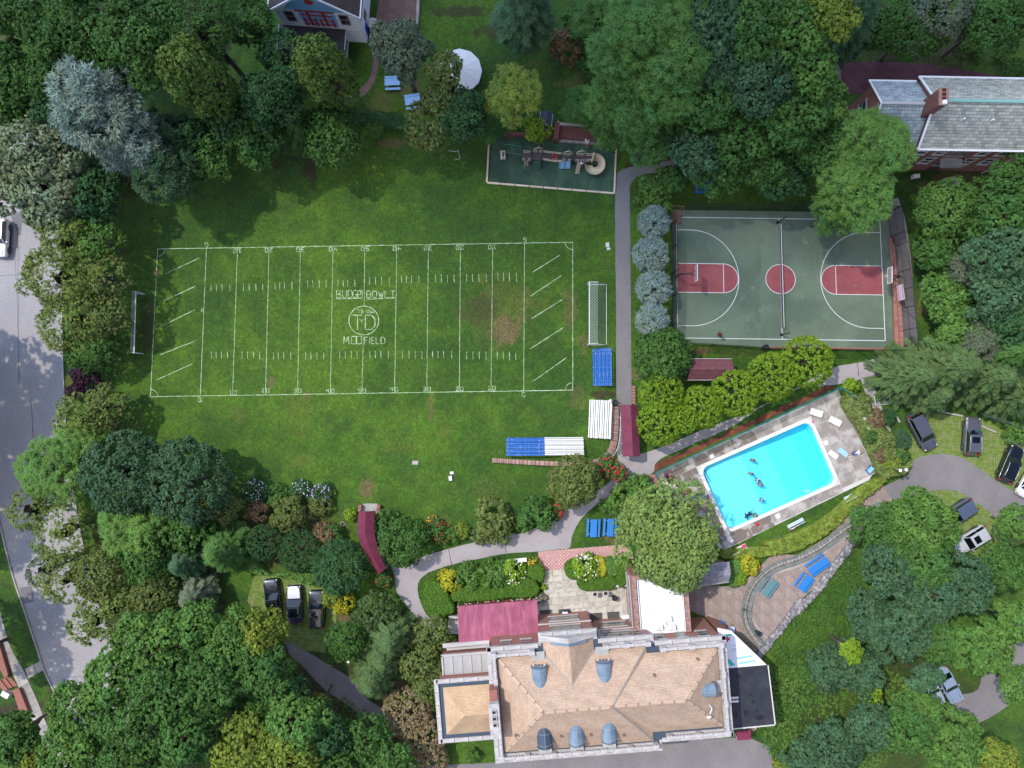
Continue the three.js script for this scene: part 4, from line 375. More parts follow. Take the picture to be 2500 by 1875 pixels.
bleacher(at('B3', 792, 1492), -Math.PI / 2 * -1 + .02, 4.65, 5, .45, blueWorn, 'blue bleacher with worn paint beside the goal and the path'); bleacher(at('C3', 773, 322), Math.PI / 2 - .04, 4.75, 5, .55, whiteBoard, 'white bleacher beside the maroon canopy'); bleacher(at('C3', 148, 552), .005, 4.72, 5, .44, blueWorn, 'blue bleacher joined end to end with a white one'); bleacher(at('C3', 472, 548), .005, 4.82, 5, .44, whiteBoard, 'white bleacher joined end to end with a blue one');
function picnic(pos, turn, L, wd, m, label, legs = M.steel) { const o = thing('picnic_table', label, 'picnic table', [pos[0], .02, pos[1]], turn, 'picnic tables'); for (let i = 0; i < 3; i++) part('top_plank', rbox(L, .05, wd / 3 - .008, .012, 0, .75, (i - 1) * wd / 3), m, o); for (const s of [-1, 1]) part('bench', rbox(L, .045, .28, .012, 0, .45, s * (wd / 2 + .3)), m, o); for (const x of [-L * .36, L * .36]) { for (const s of [-1, 1]) part('leg', beam([x, .03, s * (wd / 2 + .3)], [x, .71, s * wd * .2], .06, .06), legs, o); part('cross_bar', beam([x, .41, -wd / 2 - .42], [x, .41, wd / 2 + .42], .06, .06), legs, o); } return o; }
picnic(at('C3', 718, 1235), Math.PI / 2 - .05, 2.2, .82, M.blue, 'blue picnic table on the grass, the one nearer the walk'); picnic(at('C3', 858, 1230), Math.PI / 2 - .05, 2.2, .82, M.blue, 'blue picnic table on the grass, the one nearer the willow');
picnic(at('Z7', 1065, 985), -.62 + 1.24, 2.7, .95, M.blue, 'larger blue picnic table on the terrace below the ramp'); picnic(at('Z7', 885, 1215), .95, 2.1, .95, M.blue, 'shorter blue picnic table on the terrace below the ramp'); picnic(at('Z7', 405, 1280), .93, 2.3, .85, M.teal, 'grey green picnic table tucked inside the curve of the ramp');
picnic(at('A2', 1175, 712), .04, 1.9, .85, M.lightblue, 'light blue picnic table beside the brick path'); picnic(at('A2', 1345, 868), .14, 1.9, .95, M.lightblue, 'light blue picnic table next to the thin tree trunk'); picnic(at('A3', 110, 325), .38, 2, .9, col(.01, .05, .35), 'dark blue picnic table under the blue green conifer at the top'); picnic(at('A3', 1630, 1575), .1, 1.9, .9, M.blue, 'blue picnic table half hidden under the trees above the court');
function bench(pos, turn, L, m, label, back = true) { const o = thing('park_bench', label, 'bench', [pos[0], .02, pos[1]], turn, 'benches'); for (let i = 0; i < 2; i++) part('seat_slat', rbox(L, .045, .2, .012, 0, .44, .12 + i * -.22), m, o); if (back) part('backrest', rbox(L, .22, .045, .012, 0, .76, -.3), m, o); for (const x of [-L * .38, L * .38]) { part('leg', [beam([x, 0, .2], [x, .42, .16], .05, .05), beam([x, 0, -.28], [x, .86, -.3], .05, .05), beam([x, .4, -.3], [x, .4, .22], .05, .05)], M.steel, o); } return o; }
const pale = col(.5, .58, .6, { roughness: .5 });
bench(at('Z7', 1530, 45), .48 + Math.PI, 2.2, pale, 'pale slatted bench at the near right edge of the pool deck'); bench(at('Z7', 768, 418), .48 + Math.PI, 2.2, pale, 'pale slatted bench beside the red paddle below the pool'); bench(at('C3', 1935, 1410), .48 + Math.PI, 2.1, whiteBoard[0], 'white slatted bench with a red cushion by the willow'); { const p = at('C3', 1980, 1390); const o = thing('cushion', 'red cushion on the end of the white bench', 'cushion', [p[0], .49, p[1]], .48); part('pad', rbox(.55, .12, .5, .05, 0, .06, 0), col(.6, .03, .1), o); part('piping', new THREE.TorusGeometry(.24, .012, 4, 20).rotateX(Math.PI / 2).translate(0, .115, 0), M.white, o); }
{ const p = at('Z3', 1180, 202); const o = thing('stone_bench', 'white stone bench at the top of the hedged garden', 'bench', [p[0], 0, p[1]], .09); part('seat', rbox(2.3, .1, .5, .03, 0, .45, 0), M.white, o); for (const x of [-.8, .8]) part('leg', rbox(.25, .4, .4, .03, x, .2, 0), M.offwhite, o); }
for (const [s, l] of [['C4 820 345', 'small white sign board in the shrubs right of the deck, upper'], ['C4 848 430', 'larger white sign board in the shrubs right of the deck, lower']]) { const [p] = pts(s); const o = thing('sign_board', l, 'sign', [p[0], 0, p[1]], -.55); part('board', rbox(.45, .6, .04, .01, 0, .95, 0).rotateX(-.5), M.white, o); part('post', cyl(.03, .03, .9, 0, .45, 0), M.steel, o); }
{ const a = at('Z7', 700, 535), b = at('Z7', 815, 460); const o = thing('paddle', 'red and white rescue paddle lying on the grass by the bench', 'paddle'); const f = (t) => [a[0] + (b[0] - a[0]) * t, .05, a[1] + (b[1] - a[1]) * t]; part('blade', beam(f(0), f(.32), .16, .04), M.red, o); part('shaft', beam(f(.32), f(.62), .14, .035), M.white, o); part('blade', beam(f(.62), f(1), .16, .04), M.red, o); }
{ const a = at('Z7', 480, 618), b = at('Z7', 790, 572); const o = thing('pool_net', 'long green pole with a round skimming net on the grass', 'pool net'); part('pole', bar([a[0], .05, a[1]], [b[0], .05, b[1]], .022), M.tealrail, o); part('hoop', new THREE.TorusGeometry(.25, .02, 6, 20).rotateX(Math.PI / 2).translate(b[0] + .22, .05, b[1] - .03), M.steel, o); part('net', new THREE.CylinderGeometry(.24, .24, .01, 18).translate(b[0] + .22, .04, b[1] - .03), std({ color: 0x999090, alphaMap: rep(linkA, .05), transparent: true, opacity: .9 }), o); }
// ---------- soccer goals ----------
function goal(a, b, dir, label, depth) { const o = thing('soccer_goal', label, 'soccer goal'), dx = b[0] - a[0], dz = b[1] - a[1], L = Math.hypot(dx, dz), n = [-dz / L * dir, dx / L * dir], h = 2.3, p = (t, d, y) => [a[0] + dx * t + n[0] * d, y, a[1] + dz * t + n[1] * d]; part('crossbar', bar(p(0, 0, h), p(1, 0, h), .06, 8), M.white, o); for (const t of [0, 1]) { part('post', bar(p(t, 0, 0), p(t, 0, h), .06, 8), M.white, o); part('stay', bar(p(t, 0, h), p(t, depth * .45, h), .03), M.white, o); part('stay', bar(p(t, depth * .45, h), p(t, depth, .05), .03), M.steel, o); part('ground_bar', bar(p(t, 0, .05), p(t, depth, .05), .035), M.white, o); } part('ground_bar', bar(p(0, depth, .05), p(1, depth, .05), .035), M.white, o); const nm = std({ color: 0xb9c4bd, alphaMap: rep(linkA, .35), transparent: true, opacity: .45 }); part('net', quadGeo([[p(0, 0, h), p(1, 0, h), p(1, depth * .45, h), p(0, depth * .45, h), L, depth * .45], [p(0, depth * .45, h), p(1, depth * .45, h), p(1, depth, .05), p(0, depth, .05), L, h], [p(0, 0, 0), p(0, depth, 0), p(0, depth * .45, h), p(0, 0, h), depth, h], [p(1, 0, 0), p(1, depth, 0), p(1, depth * .45, h), p(1, 0, h), depth, h]]), nm, o); return o; }
goal(at('B1', 1222, 875), at('B1', 1207, 1378), 1, 'white soccer goal under the trees at the left end of the field', 1.1); goal(at('B3', 672, 795), at('B3', 672, 1303), -1, 'white netted soccer goal beside the path at the right end of the field', 2.35);
{ const [X, Z] = at('A2', 1692, 1302); const o = thing('small_goal', 'small white tubular goal frame on the lawn under the trees', 'goal', [X, 0, Z], .25); part('frame', [bar([-.6, .02, -.6], [.55, .02, -.2], .025), bar([.55, .02, -.2], [.55, .02, .7], .025), bar([.55, .02, .7], [-.1, .02, .7], .025), bar([.55, .02, -.2], [.55, .7, -.2], .025), bar([.55, .02, .7], [.55, .7, .7], .025), bar([.55, .7, -.2], [.55, .7, .7], .025)], M.white, o); part('net', quadGeo([[[.5, .02, -.2], [.5, .02, .7], [.52, .68, .7], [.52, .68, -.2], 1, .7]]), std({ color: 0x222222, alphaMap: rep(linkA, .15), transparent: true, opacity: .9 }), o); }
// ---------- the big house ----------
const shingleTex = (s, a, b, rows, cols, dk) => tex(512, 512, (u, v, i, j) => { const r = Math.floor(v * rows), uu = u * cols + hsh(r, 1, s), c = Math.floor(uu), fy = v * rows - r, fx = uu - c; const h = hsh(((c % cols) + cols) % cols, r, s), n = fbm(u * 3, v * 3, s + 2, 5, 3), st = fbm(u * 5, v * 2.5 * 2, s + 7, 4, 5); let k = mix(a, b, h * .8); k = mix(k, dk, sst(.5, .8, st) * .3); k = k.map((q) => q * (.93 + .14 * n)); if (fy < .16) k = k.map((q) => q * .72); else if (fx < .09) k = k.map((q) => q * .74); return k.map((q) => q * (.95 + .1 * hsh(i, j, 6))); });
M.tile = std({ map: rep(shingleTex(401, [196, 170, 144], [178, 150, 126], 26, 16, [166, 134, 114]), 4.2), roughness: .9 });
M.tileW = std({ map: rep(shingleTex(411, [202, 172, 136], [186, 156, 122], 26, 16, [166, 130, 98]), 4.2), roughness: .9 });
M.slate = std({ map: rep(shingleTex(421, [186, 187, 172], [130, 135, 126], 10, 9, [112, 116, 104]), 3.6), bumpMap: rep(noiseBump, 2), bumpScale: .01 });
M.slateblue = std({ map: rep(shingleTex(431, [172, 184, 186], [128, 142, 146], 10, 9, [108, 118, 120]), 3.6) });
M.darkroof = std({ map: rep(shingleTex(441, [84, 72, 68], [66, 56, 54], 14, 10, [52, 46, 44]), 3) });
M.stoneC = std({ map: rep(aggregate(451, [178, 174, 170], [138, 133, 129], [204, 200, 196], .9, .2), 3), roughness: .85 });
M.bluemetal = std({ map: rep(aggregate(461, [110, 132, 148], [88, 110, 128], [140, 158, 170], 1, .14), 2.5), roughness: .45, metalness: .1 }); M.darkmetal = col(.05, .075, .11, { roughness: .45 });
M.zinc = std({ map: rep(aggregate(471, [168, 168, 164], [146, 146, 142], [186, 186, 182], .6, .12), 2), roughness: .6 });
M.block = [0, 1, 2].map((i) => std({ map: rep(aggregate(491 + i, [[168, 132, 120], [156, 124, 114], [174, 142, 130]][i], [120, 98, 90], [190, 162, 150], .9, .2), 1.4) })); M.cope = [0, 1, 2].map((i) => std({ map: rep(aggregate(495 + i, [[150, 146, 136], [138, 136, 128], [160, 154, 144]][i], [104, 100, 94], [180, 174, 164], .9, .2), 1.4) }));
const house = thing('big_house', 'large brick mansion with tan shingle roof and stone balustrade at the bottom', 'house', [-2.85, 0, 30.68], .0786);
const hp = (n, g, m, p = house, l) => part(n, g, m, p, l);
const rect = (u0, v0, u1, v1) => [[u0, v0], [u1, v0], [u1, v1], [u0, v1]];
hp('wall', prism(rect(.4, -.3, 18.7, 12), 0, 8.6), M.brick); hp('wall', prism(rect(18.72, .4, 26.7, 11.1), 0, 8.55), M.brick); hp('wall', prism(rect(6.2, -1.5, 12.3, -.31), 0, 8.6), M.brick);
// stone cornice laid as separate blocks, balustrade above
function blocks(a, b, w, y0, y1, len, m, name = 'cornice_block', parent = house) { const L = Math.hypot(b[0] - a[0], b[1] - a[1]), n = Math.max(1, Math.round(L / len)), th = -Math.atan2(b[1] - a[1], b[0] - a[0]); for (let i = 0; i < n; i++) { const t = (i + .5) / n; part(name, rbox(L / n - .05, y1 - y0, w, .03, 0, 0, 0, th).translate(a[0] + (b[0] - a[0]) * t, (y0 + y1) / 2, a[1] + (b[1] - a[1]) * t), m, parent); } }
const balGeo = new THREE.LatheGeometry([[.05, 0], [.08, .03], [.05, .1], [.09, .28], [.05, .5], [.08, .56], [.05, .6]].map(([x, y]) => new THREE.Vector2(x, y)), 8);
let pierN = 0; function balustrade(a, b, y) { const L = Math.hypot(b[0] - a[0], b[1] - a[1]), th = -Math.atan2(b[1] - a[1], b[0] - a[0]), f = (t) => [a[0] + (b[0] - a[0]) * t, a[1] + (b[1] - a[1]) * t]; const n = Math.max(1, Math.round(L / 3.1)); blocks(a, b, .5, y, y + .16, 3, M.stoneC, 'plinth_block'); blocks(a, b, .36, y + .78, y + .92, 1.55, M.stoneC, 'rail_block'); for (let i = 0; i <= n; i++) { const [x, z] = f(i / n); pierN++; hp('pier', rbox(.6 + pierN * .0007, .98 + pierN * .0007, .5 + pierN * .0007, .02, 0, 0, 0, th).translate(x, y + .49, z), M.stoneC); } for (let i = 0; i < n; i++) { const k = Math.floor((L / n - .7) / .34); for (let j = 0; j < k; j++) { const [x, z] = f((i + (.5 + (j - (k - 1) / 2) * .34 / (L / n))) / n); const g = part('baluster', balGeo, M.stoneC, house); g.position.set(x, y + .16, z); } } }
const outl = [[0, -.75], [5.9, -.75], [5.9, -1.95], [12.6, -1.95], [12.6, -.75], [18.95, -.75], [18.95, 0], [27.1, 0], [27.1, 11.5], [18.95, 11.5], [18.95, 12.4], [0, 12.4]];
hp('cornice_bed', prism(outl.map(([u, v]) => [u + (u < 13 ? .03 : -.03), v + (v < 5 ? .03 : -.03)]), 8.62, 8.96), M.stoneC); hp('gutter', sheet(outl.map(([u, v]) => [u + (u < 13 ? .3 : -.3), v + (v < 5 ? .3 : -.3)]), 9.0), M.darkmetal);
for (let i = 0; i < outl.length; i++) { const a = outl[i], b = outl[(i + 1) % outl.length], L = Math.hypot(b[0] - a[0], b[1] - a[1]), n = [-(b[1] - a[1]) / L, (b[0] - a[0]) / L], d = [(b[0] - a[0]) / L, (b[1] - a[1]) / L]; if (L < 1.5) { blocks([a[0] + n[0] * .3, a[1] + n[1] * .3], [b[0] + n[0] * .3, b[1] + n[1] * .3], .55, 8.97, 9.16, 2, M.stoneC); continue; } blocks([a[0] + n[0] * .27 + d[0] * .02, a[1] + n[1] * .27], [b[0] + n[0] * .27 - d[0] * .02, b[1] + n[1] * .27], .5, 8.97, 9.13, 1.9, M.stoneC); if (!(i === 2)) balustrade([a[0] + n[0] * .8 + d[0] * .8, a[1] + n[1] * .8 + d[1] * .8], [b[0] + n[0] * .8 - d[0] * .8, b[1] + n[1] * .8 - d[1] * .8], 9.01); }
const E0 = 9.15, RY = 12.6, rp = (u, y, v) => [u, y, v];
const rA = hp('roof', faceGeo([[rp(1.15, E0, .45), rp(18, E0, .45), rp(13.3, RY, 5.65), rp(5.8, RY, 5.65)], [rp(1.15, E0, 11.2), rp(18, E0, 11.2), rp(13.3, RY, 5.65), rp(5.8, RY, 5.65)], [rp(1.15, E0, .45), rp(5.8, RY, 5.65), rp(1.15, E0, 11.2)], [rp(18, E0, .45), rp(13.3, RY, 5.65), rp(18, E0, 11.2)]]), M.tile, house, 'main hipped roof of tan shingles');
const rB = hp('roof', faceGeo([[rp(13.4, E0 + .05, 1.25), rp(26, E0 + .05, 1.25), rp(21.5, RY - .05, 5.6), rp(13.4, RY - .05, 5.6)], [rp(13.4, E0 + .05, 10.2), rp(26, E0 + .05, 10.2), rp(21.5, RY - .05, 5.6), rp(13.4, RY - .05, 5.6)], [rp(26, E0 + .05, 1.25), rp(21.5, RY - .05, 5.6), rp(26, E0 + .05, 10.2)]]), M.tile, house, 'lower east hipped roof');
hp('bay_roof', faceGeo([[rp(6.4, E0, -1.1), rp(9.25, 11.15, -1.1), rp(9.25, 11.15, 3.55), rp(6.4, E0, .45)], [rp(12.1, E0, -1.1), rp(9.25, 11.15, -1.1), rp(9.25, 11.15, 3.55), rp(12.1, E0, .45)]]), M.tile, house, 'small gabled roof over the north bay');
hp('pediment', new THREE.ExtrudeGeometry(new THREE.Shape([[6, 8.9], [12.5, 8.9], [12.5, 9.2], [9.25, 11.1], [6, 9.2]].map(([x, y]) => new THREE.Vector2(x, y))), { depth: .3, bevelEnabled: false }).translate(0, 0, -1.5), M.stoneC);
for (const s of [-1, 1]) { hp('coping_slab', beam([9.25 + s * 3.25, 9.25, -1.4], [9.25 + s * .02, 11.2, -1.4], .55, .14), M.stoneC); hp('flashing', beam([9.25 + s * 2, 10.07, -.95], [9.25 + s * .02, 11.23, -.95], .3, .05), M.bluemetal); }
for (const [a, b] of [[[13.3, RY, 5.65], [18, E0, .45]], [[13.3, RY, 5.65], [18, E0, 11.2]], [[9.25, 11.15, 3.5], [6.4, E0, .45]], [[9.25, 11.15, 3.5], [12.1, E0, .45]]]) hp('valley_flashing', beam(a.map((v, i) => v + (i === 1 ? .03 : 0)), b.map((v, i) => v + (i === 1 ? .03 : 0)), .16, .03), col(.3, .27, .24));
for (const [a, b] of [[[5.8, RY, 5.65], [1.15, E0, .45]], [[5.8, RY, 5.65], [1.15, E0, 11.2]], [[5.8, RY, 5.65], [13.3, RY, 5.65]], [[13.4, RY - .05, 5.6], [21.5, RY - .05, 5.6]], [[21.5, RY - .05, 5.6], [26, E0 + .05, 1.25]], [[21.5, RY - .05, 5.6], [26, E0 + .05, 10.2]]]) hp('ridge_cap', beam(a.map((v, i) => v + (i === 1 ? .02 : 0)), b.map((v, i) => v + (i === 1 ? .02 : 0)), .3, .04), M.tile);
// dormers with barrel roofs
function dormer(u, v, len, r, dir, m) { const d = new THREE.Group(); d.name = 'dormer'; house.add(d); d.position.set(u, 10.05, v); d.rotation.y = dir; // local -z points outward
  const vault = new THREE.CylinderGeometry(r, r, len, 20, 1, false, -Math.PI / 2, Math.PI).rotateX(-Math.PI / 2); vault.scale(1, 1.05, 1).translate(0, .25, len / 2); part('vault', vault, m, d); for (const z of [.35, len * .45]) part('seam', new THREE.TorusGeometry(r + .01, .018, 5, 16, Math.PI).scale(1, 1.05, 1).translate(0, .25, z), M.zinc, d); part('ridge_seam', box(.03, .03, len, 0, .25 + r * 1.06, len / 2), M.zinc, d); part('cheek', [box(.08, 1.1, len * .8, -r + .04, -.3, len * .4), box(.08, 1.1, len * .8, r - .04, -.3, len * .4)], M.darkmetal, d); part('window', [box(2 * r - .15, .9, .06, 0, -.1, .06)], M.white, d); for (const x of [-.36, 0, .36]) part('pane', box(.3, .72, .03, x * r / .85, -.1, .02), M.glass, d); part('brow', new THREE.TorusGeometry(r + .02, .045, 6, 18, Math.PI).scale(1, 1.05, 1).translate(0, .25, .02), M.darkmetal, d); part('apron', box(2 * r - .2, .06, 1.3, 0, -.62, -.62).rotateX(.12), M.zinc, d); }
dormer(5.75, 1.35, 3.6, .84, 0, M.bluemetal); dormer(12.95, 1.35, 3.6, .84, 0, M.bluemetal); dormer(5.75, 10.35, 3.6, .84, Math.PI, M.darkmetal); dormer(9.3, 10.35, 3.6, .84, Math.PI, M.bluemetal); dormer(12.95, 10.3, 3.6, .84, Math.PI, M.bluemetal); dormer(25.1, 5.5, 3, .78, -Math.PI / 2, M.bluemetal);
{ const c = new THREE.Group(); c.name = 'chimney'; house.add(c); part('stack', prism(rect(0, 4.6, .95, 8.2), 8, 11.9), M.stoneC, c); part('shoulder', prism(rect(.05, 3.4, .9, 4.58), 8, 11), M.brickred, c); part('cap', prism(rect(-.1, 4.5, 1.05, 8.3), 11.92, 12.15), M.stoneC, c); for (const v of [5.1, 5.8, 6.5]) { part('flue', prism(rect(.22, v, .75, v + .5), 12.15, 12.4, [rect(.3, v + .08, .67, v + .42).reverse()]), M.stoneC, c); part('flue_hole', box(.37, .02, .34, .485, 12.17, v + .25), M.black, c); } }
for (const [u, v, y] of [[2.6, 8.6, 11.0], [7.6, 9.3, 10.35], [10.9, 9.4, 10.3], [18.4, 3.2, 10.8], [14.6, 9.9, 10], [23.5, 2.1, 9.9]]) hp('vent_pipe', cyl(.12, .14, .5, u, y + .05, v, 10), col(.2, .11, .06));
{ hp('satellite_mast', tube([[24.3, 10.5, 7.1], [24.4, 11, 7.3], [24.1, 11.3, 7.8]], .06), M.white); hp('satellite_dish', new THREE.SphereGeometry(.4, 14, 8, 0, 6.3, 0, .9).rotateX(.8).translate(24, 11, 8), M.white); }
// windows on the faces turned to the garden
const frameM = col(.28, .26, .24); function win(parent, x, y, z, w, h, face, o = {}) { const g = new THREE.Group(); g.name = 'window'; parent.add(g); g.position.set(x, y, z); g.rotation.y = face; const n = o.n ?? 1; part('frame', [box(w, .09, .1, 0, h / 2, 0), box(w, .09, .1, 0, -h / 2, 0), ...Array.from({ length: n + 1 }, (_, i) => box(.08, h, .1, -w / 2 + i * w / n, 0, 0)), box(w, .05, .09, 0, 0, 0)], o.m ?? frameM, g); for (let i = 0; i < n; i++) part('pane', box(w / n - .08, h - .09, .03, -w / 2 + (i + .5) * w / n, 0, -.02), M.glass, g); if (o.trim !== false) { part('lintel', box(w + .3, .22, .14, 0, h / 2 + .17, .0), M.stoneC, g); part('sill', box(w + .3, .14, .18, 0, -h / 2 - .12, .02), M.stoneC, g); } }
for (const [u, v, w, n] of [[9.25, -1.53, 3.4, 3], [15.2, -.33, 3, 3], [13.4, -.33, 1, 1], [17.4, -.33, 1, 1], [2.2, -.33, 1.1, 1], [4.5, -.33, 1.1, 1]]) for (const y of (v > -1 && w < 1.2 ? [6.7] : [2.6, 6.5])) win(house, u, y, v, w, 1.7, Math.PI, { n }); hp('string_course', [box(6.3, .18, .16, 9.25, 4.6, -1.56), box(6.2, .18, .16, 15.6, 4.6, -.36)], M.stoneC);
for (const u of [20, 22.5, 25]) win(house, u, 6.5, .37, 1.1, 1.7, Math.PI);
// north wing with white roof
hp('wing_wall', prism(rect(17.4, -6.8, 23.9, .39), 0, 5.4), M.brick); hp('wing_roof', prism(rect(18.1, -6.1, 23.2, .35), 5.42, 5.5), col(.86, .87, .9, { roughness: .35 }), house, 'bright white flat roof membrane');
for (const [a, b] of [[[17.65, -6.75], [17.65, .3]], [[23.65, -6.75], [23.65, .3]], [[17.9, -6.5], [23.4, -6.5]]]) blocks(a, b, .5, 5.42, 5.95, 1.3, M.block[1], 'parapet_block'); for (const [a, b] of [[[18.05, -6.1], [18.05, .3]], [[23.25, -6.1], [23.25, .3]], [[18.05, -6.15], [23.25, -6.15]]]) hp('gutter_lip', beam([a[0], 5.75, a[1]], [b[0], 5.75, b[1]], .1, .1), M.white);
for (let i = 0; i < 5; i++) { hp('clerestory_pane', box(.05, 1.1, 1.1, 23.96, 4.1, -5.6 + i * 1.25), M.bluemetal); win(house, 17.37, 2.9, -5.8 + i * 1.25, .9, 1.6, -Math.PI / 2); }
for (const [u, v] of [[21.2, -1.4], [20.1, -.5], [21.6, -.4]]) { const t = new THREE.Group(); t.name = 'roof_unit'; house.add(t); t.position.set(u, 5.5, v); part('housing', rbox(1, .5, .6, .06, 0, .3, 0), M.white, t); part('foot', [box(.1, .1, .7, -.35, .05, 0), box(.1, .1, .7, .35, .05, 0)], M.steel, t); part('fan', cyl(.2, .2, .04, 0, .57, 0, 16), M.offwhite, t); } hp('roof_pipe', [bar([21.2, 5.75, -1.3], [20.9, 5.6, -.3], .04), bar([21.9, 5.6, -1.2], [22.3, 5.6, .2], .04), bar([20.2, 5.6, -.9], [20.4, 5.6, .2], .03)], M.offwhite);
// west wing, glazed roof, lean-to
hp('wing_wall', prism(rect(-6, 3.7, .39, 10.2), 0, 6.4), M.brick); hp('wing_roof', faceGeo([[rp(-5.5, 6.75, 4.2), rp(.3, 6.75, 4.2), rp(.3, 8.6, 6.95), rp(-3.1, 8.6, 6.95)], [rp(-5.5, 6.75, 9.7), rp(.3, 6.75, 9.7), rp(.3, 8.6, 6.95), rp(-3.1, 8.6, 6.95)], [rp(-5.5, 6.75, 4.2), rp(-3.1, 8.6, 6.95), rp(-5.5, 6.75, 9.7)]]), M.tileW, house, 'hipped roof of the lower west wing'); hp('wing_gutter', prism(rect(-6.1, 3.6, .35, 10.3), 6.42, 6.6), M.darkmetal);
for (const [a, b] of [[[-6.3, 3.5], [.3, 3.5]], [[-6.3, 10.4], [.3, 10.4]], [[-6.25, 3.2], [-6.25, 10.7]]]) blocks(a, b, .5, 6.62, 6.84, 1.5, M.stoneC, 'coping_block'); for (const v of [4.6, 7, 9.2]) win(house, -6.03, 3.6, v, 1, 1.6, -Math.PI / 2);
hp('sunroom_wall', prism(rect(-5.6, 1.35, .39, 3.69), 0, 4.3), M.brick); hp('sunroom_frame', [box(.2, .3, 2.4, -5.6, 4.5, 2.4), box(6.2, .3, .25, -2.6, 4.5, 1.25), box(.2, .3, 2.4, .2, 4.5, 2.4)], M.stoneC); for (let i = 0; i < 5; i++) hp('roof_panel', box(1.06, .06, 2.2, -4.95 + i * 1.12, 4.45, 2.5), M.zinc); for (let i = 0; i < 6; i++) hp('roof_rib', box(.06, .14, 2.2, -5.5 + i * 1.12, 4.5, 2.5), M.zinc);
hp('porch_beam', [box(5.6, .22, .5, -2.7, 3.6, .35), box(5.2, .16, .3, -2.5, 3.3, .9)], M.stoneC); for (let i = 0; i < 4; i++) hp('porch_pane', box(1.1, .05, .8, -4.2 + i * 1.2, 2.9, .55), col(.1, .06, .06, { roughness: .2 }));
for (let i = 0; i < 4; i++) hp('lean_to_pane', box(.95, .04, 1.35, -3.4 + i * 1.02, 2.95, 11.2).rotateX(0), new THREE.MeshPhysicalMaterial({ color: 0x24395c, roughness: .12, clearcoat: 1 })); for (let i = 0; i < 5; i++) hp('lean_to_bar', box(.06, .1, 1.4, -3.92 + i * 1.02, 2.97, 11.2), M.offwhite); hp('lean_to_gutter', box(4.2, .12, .16, -1.9, 2.95, 11.95), M.stoneC); hp('lean_to_wall', prism(rect(-3.9, 10.5, .3, 11.85), 0, 2.85), M.brick);
// east annex
hp('annex_wall', prism([[27.15, .3], [28.6, .9], [32.5, 5.2], [32.7, 11.9], [27.15, 12]], 0, 4.9), M.brick); hp('annex_roof', prism([[27.15, .35], [28.75, .8], [32.6, 5.15], [27.3, 5.2]], 4.92, 5.08), col(.84, .85, .88, { roughness: .4 }), house, 'white painted triangular flat roof');
hp('annex_roof', prism([[27.3, 5.25], [32.62, 5.2], [32.95, 12.2], [27.5, 12.3]], 4.92, 5.05), std({ map: rep(aggregate(481, [44, 46, 54], [30, 32, 38], [62, 64, 74], .9, .15), 5), roughness: .55 }), house, 'black felt flat roof with tar patches'); hp('annex_gutter', [beam([32.75, 5.1, 5.2], [33.05, 5.1, 12.2], .12, .12), beam([27.5, 5.1, 12.38], [33, 5.1, 12.28], .12, .1)], M.offwhite);
for (const [u, v, r] of [[29.7, 10.6, .3], [30.7, 9.4, .24], [29.2, 6.2, .3], [31.3, 11.3, .5], [28.6, 8.6, .2], [30.4, 8.6, .16], [31, 10.4, .18], [28.4, 10.8, .35]]) hp('tar_patch', new THREE.CircleGeometry(r, 14).rotateX(-Math.PI / 2).scale(1, 1, rr(.6, 1.4)).translate(u, 5.06, v), M.black); for (let i = 0; i < 2; i++) hp('skylight_bar', box(1.3, .12, .22, 28.3, 5.15, 8.7 + i * .42), M.white);
// painted decoration on the white roof
for (const [p, c] of [[[[27.7, 4.1], [28.3, 4.1], [28.9, 4.9], [28.3, 4.95]], [.05, .55, .5]], [[[29.1, 4], [30.9, 3.85], [31.1, 4.05], [29.2, 4.25]], [.25, .6, .68]], [[[29.3, 4.6], [31.2, 4.45], [31.4, 4.65], [29.5, 4.85]], [.25, .6, .68]], [[[27.5, 1.15], [28.7, 1.15], [28.9, 1.4], [27.55, 1.45]], [.03, .28, .22]]]) hp('roof_painting', sheet(p, 5.085), col(...c)); hp('roof_painting', sheet(Array.from({ length: 14 }, (_, i) => { const a = i / 14 * 6.283, r = i % 2 ? .55 : .25; return [28.1 + r * Math.cos(a) * 1.2, 1.75 + r * Math.sin(a) * .8]; }), 5.09), col(.5, .03, .08)); for (const v of [2.6, 2.95, 3.2]) hp('roof_painting', sheet(strip([[28.6, v], [29.9, v - .08]], .06), 5.087), col(.4, .42, .44));
// entrance hood at the lower right
{ const o = thing('entrance_hood', 'small maroon door hood at the lower right of the big house', 'awning', [...((a) => [a[0], 0, a[1]])(at('D3', 1990, 1372, 2.6))], .0786); part('cloth', [box(1.7, .05, 1.2, 0, 2.6, 0).rotateX(.05)], M.maroon, o); part('frame', [bar([-.8, 0, .5], [-.8, 2.5, .5], .03), bar([.8, 0, .5], [.8, 2.5, .5], .03), bar([-.8, 2.5, .5], [.8, 2.5, .5], .02)], M.white, o); }
{ const p = at('D3', 2070, 1320, .3); const o = thing('ladder_rack', 'pale wooden lawn chair beside the black roof', 'chair', [p[0], 0, p[1]], -.6); for (let i = 0; i < 4; i++) part('slat', box(.12, .03, .6, -.24 + i * .16, .4, 0), M.tan, o); for (let i = 0; i < 4; i++) part('back_slat', box(.12, .8, .03, -.24 + i * .16, .8, -.35).rotateX(-.2), M.tan, o); for (const [x, z] of [[-.28, .28], [.28, .28], [-.28, -.28], [.28, -.28]]) part('leg', box(.05, .4, .05, x, .2, z), M.tan, o); }
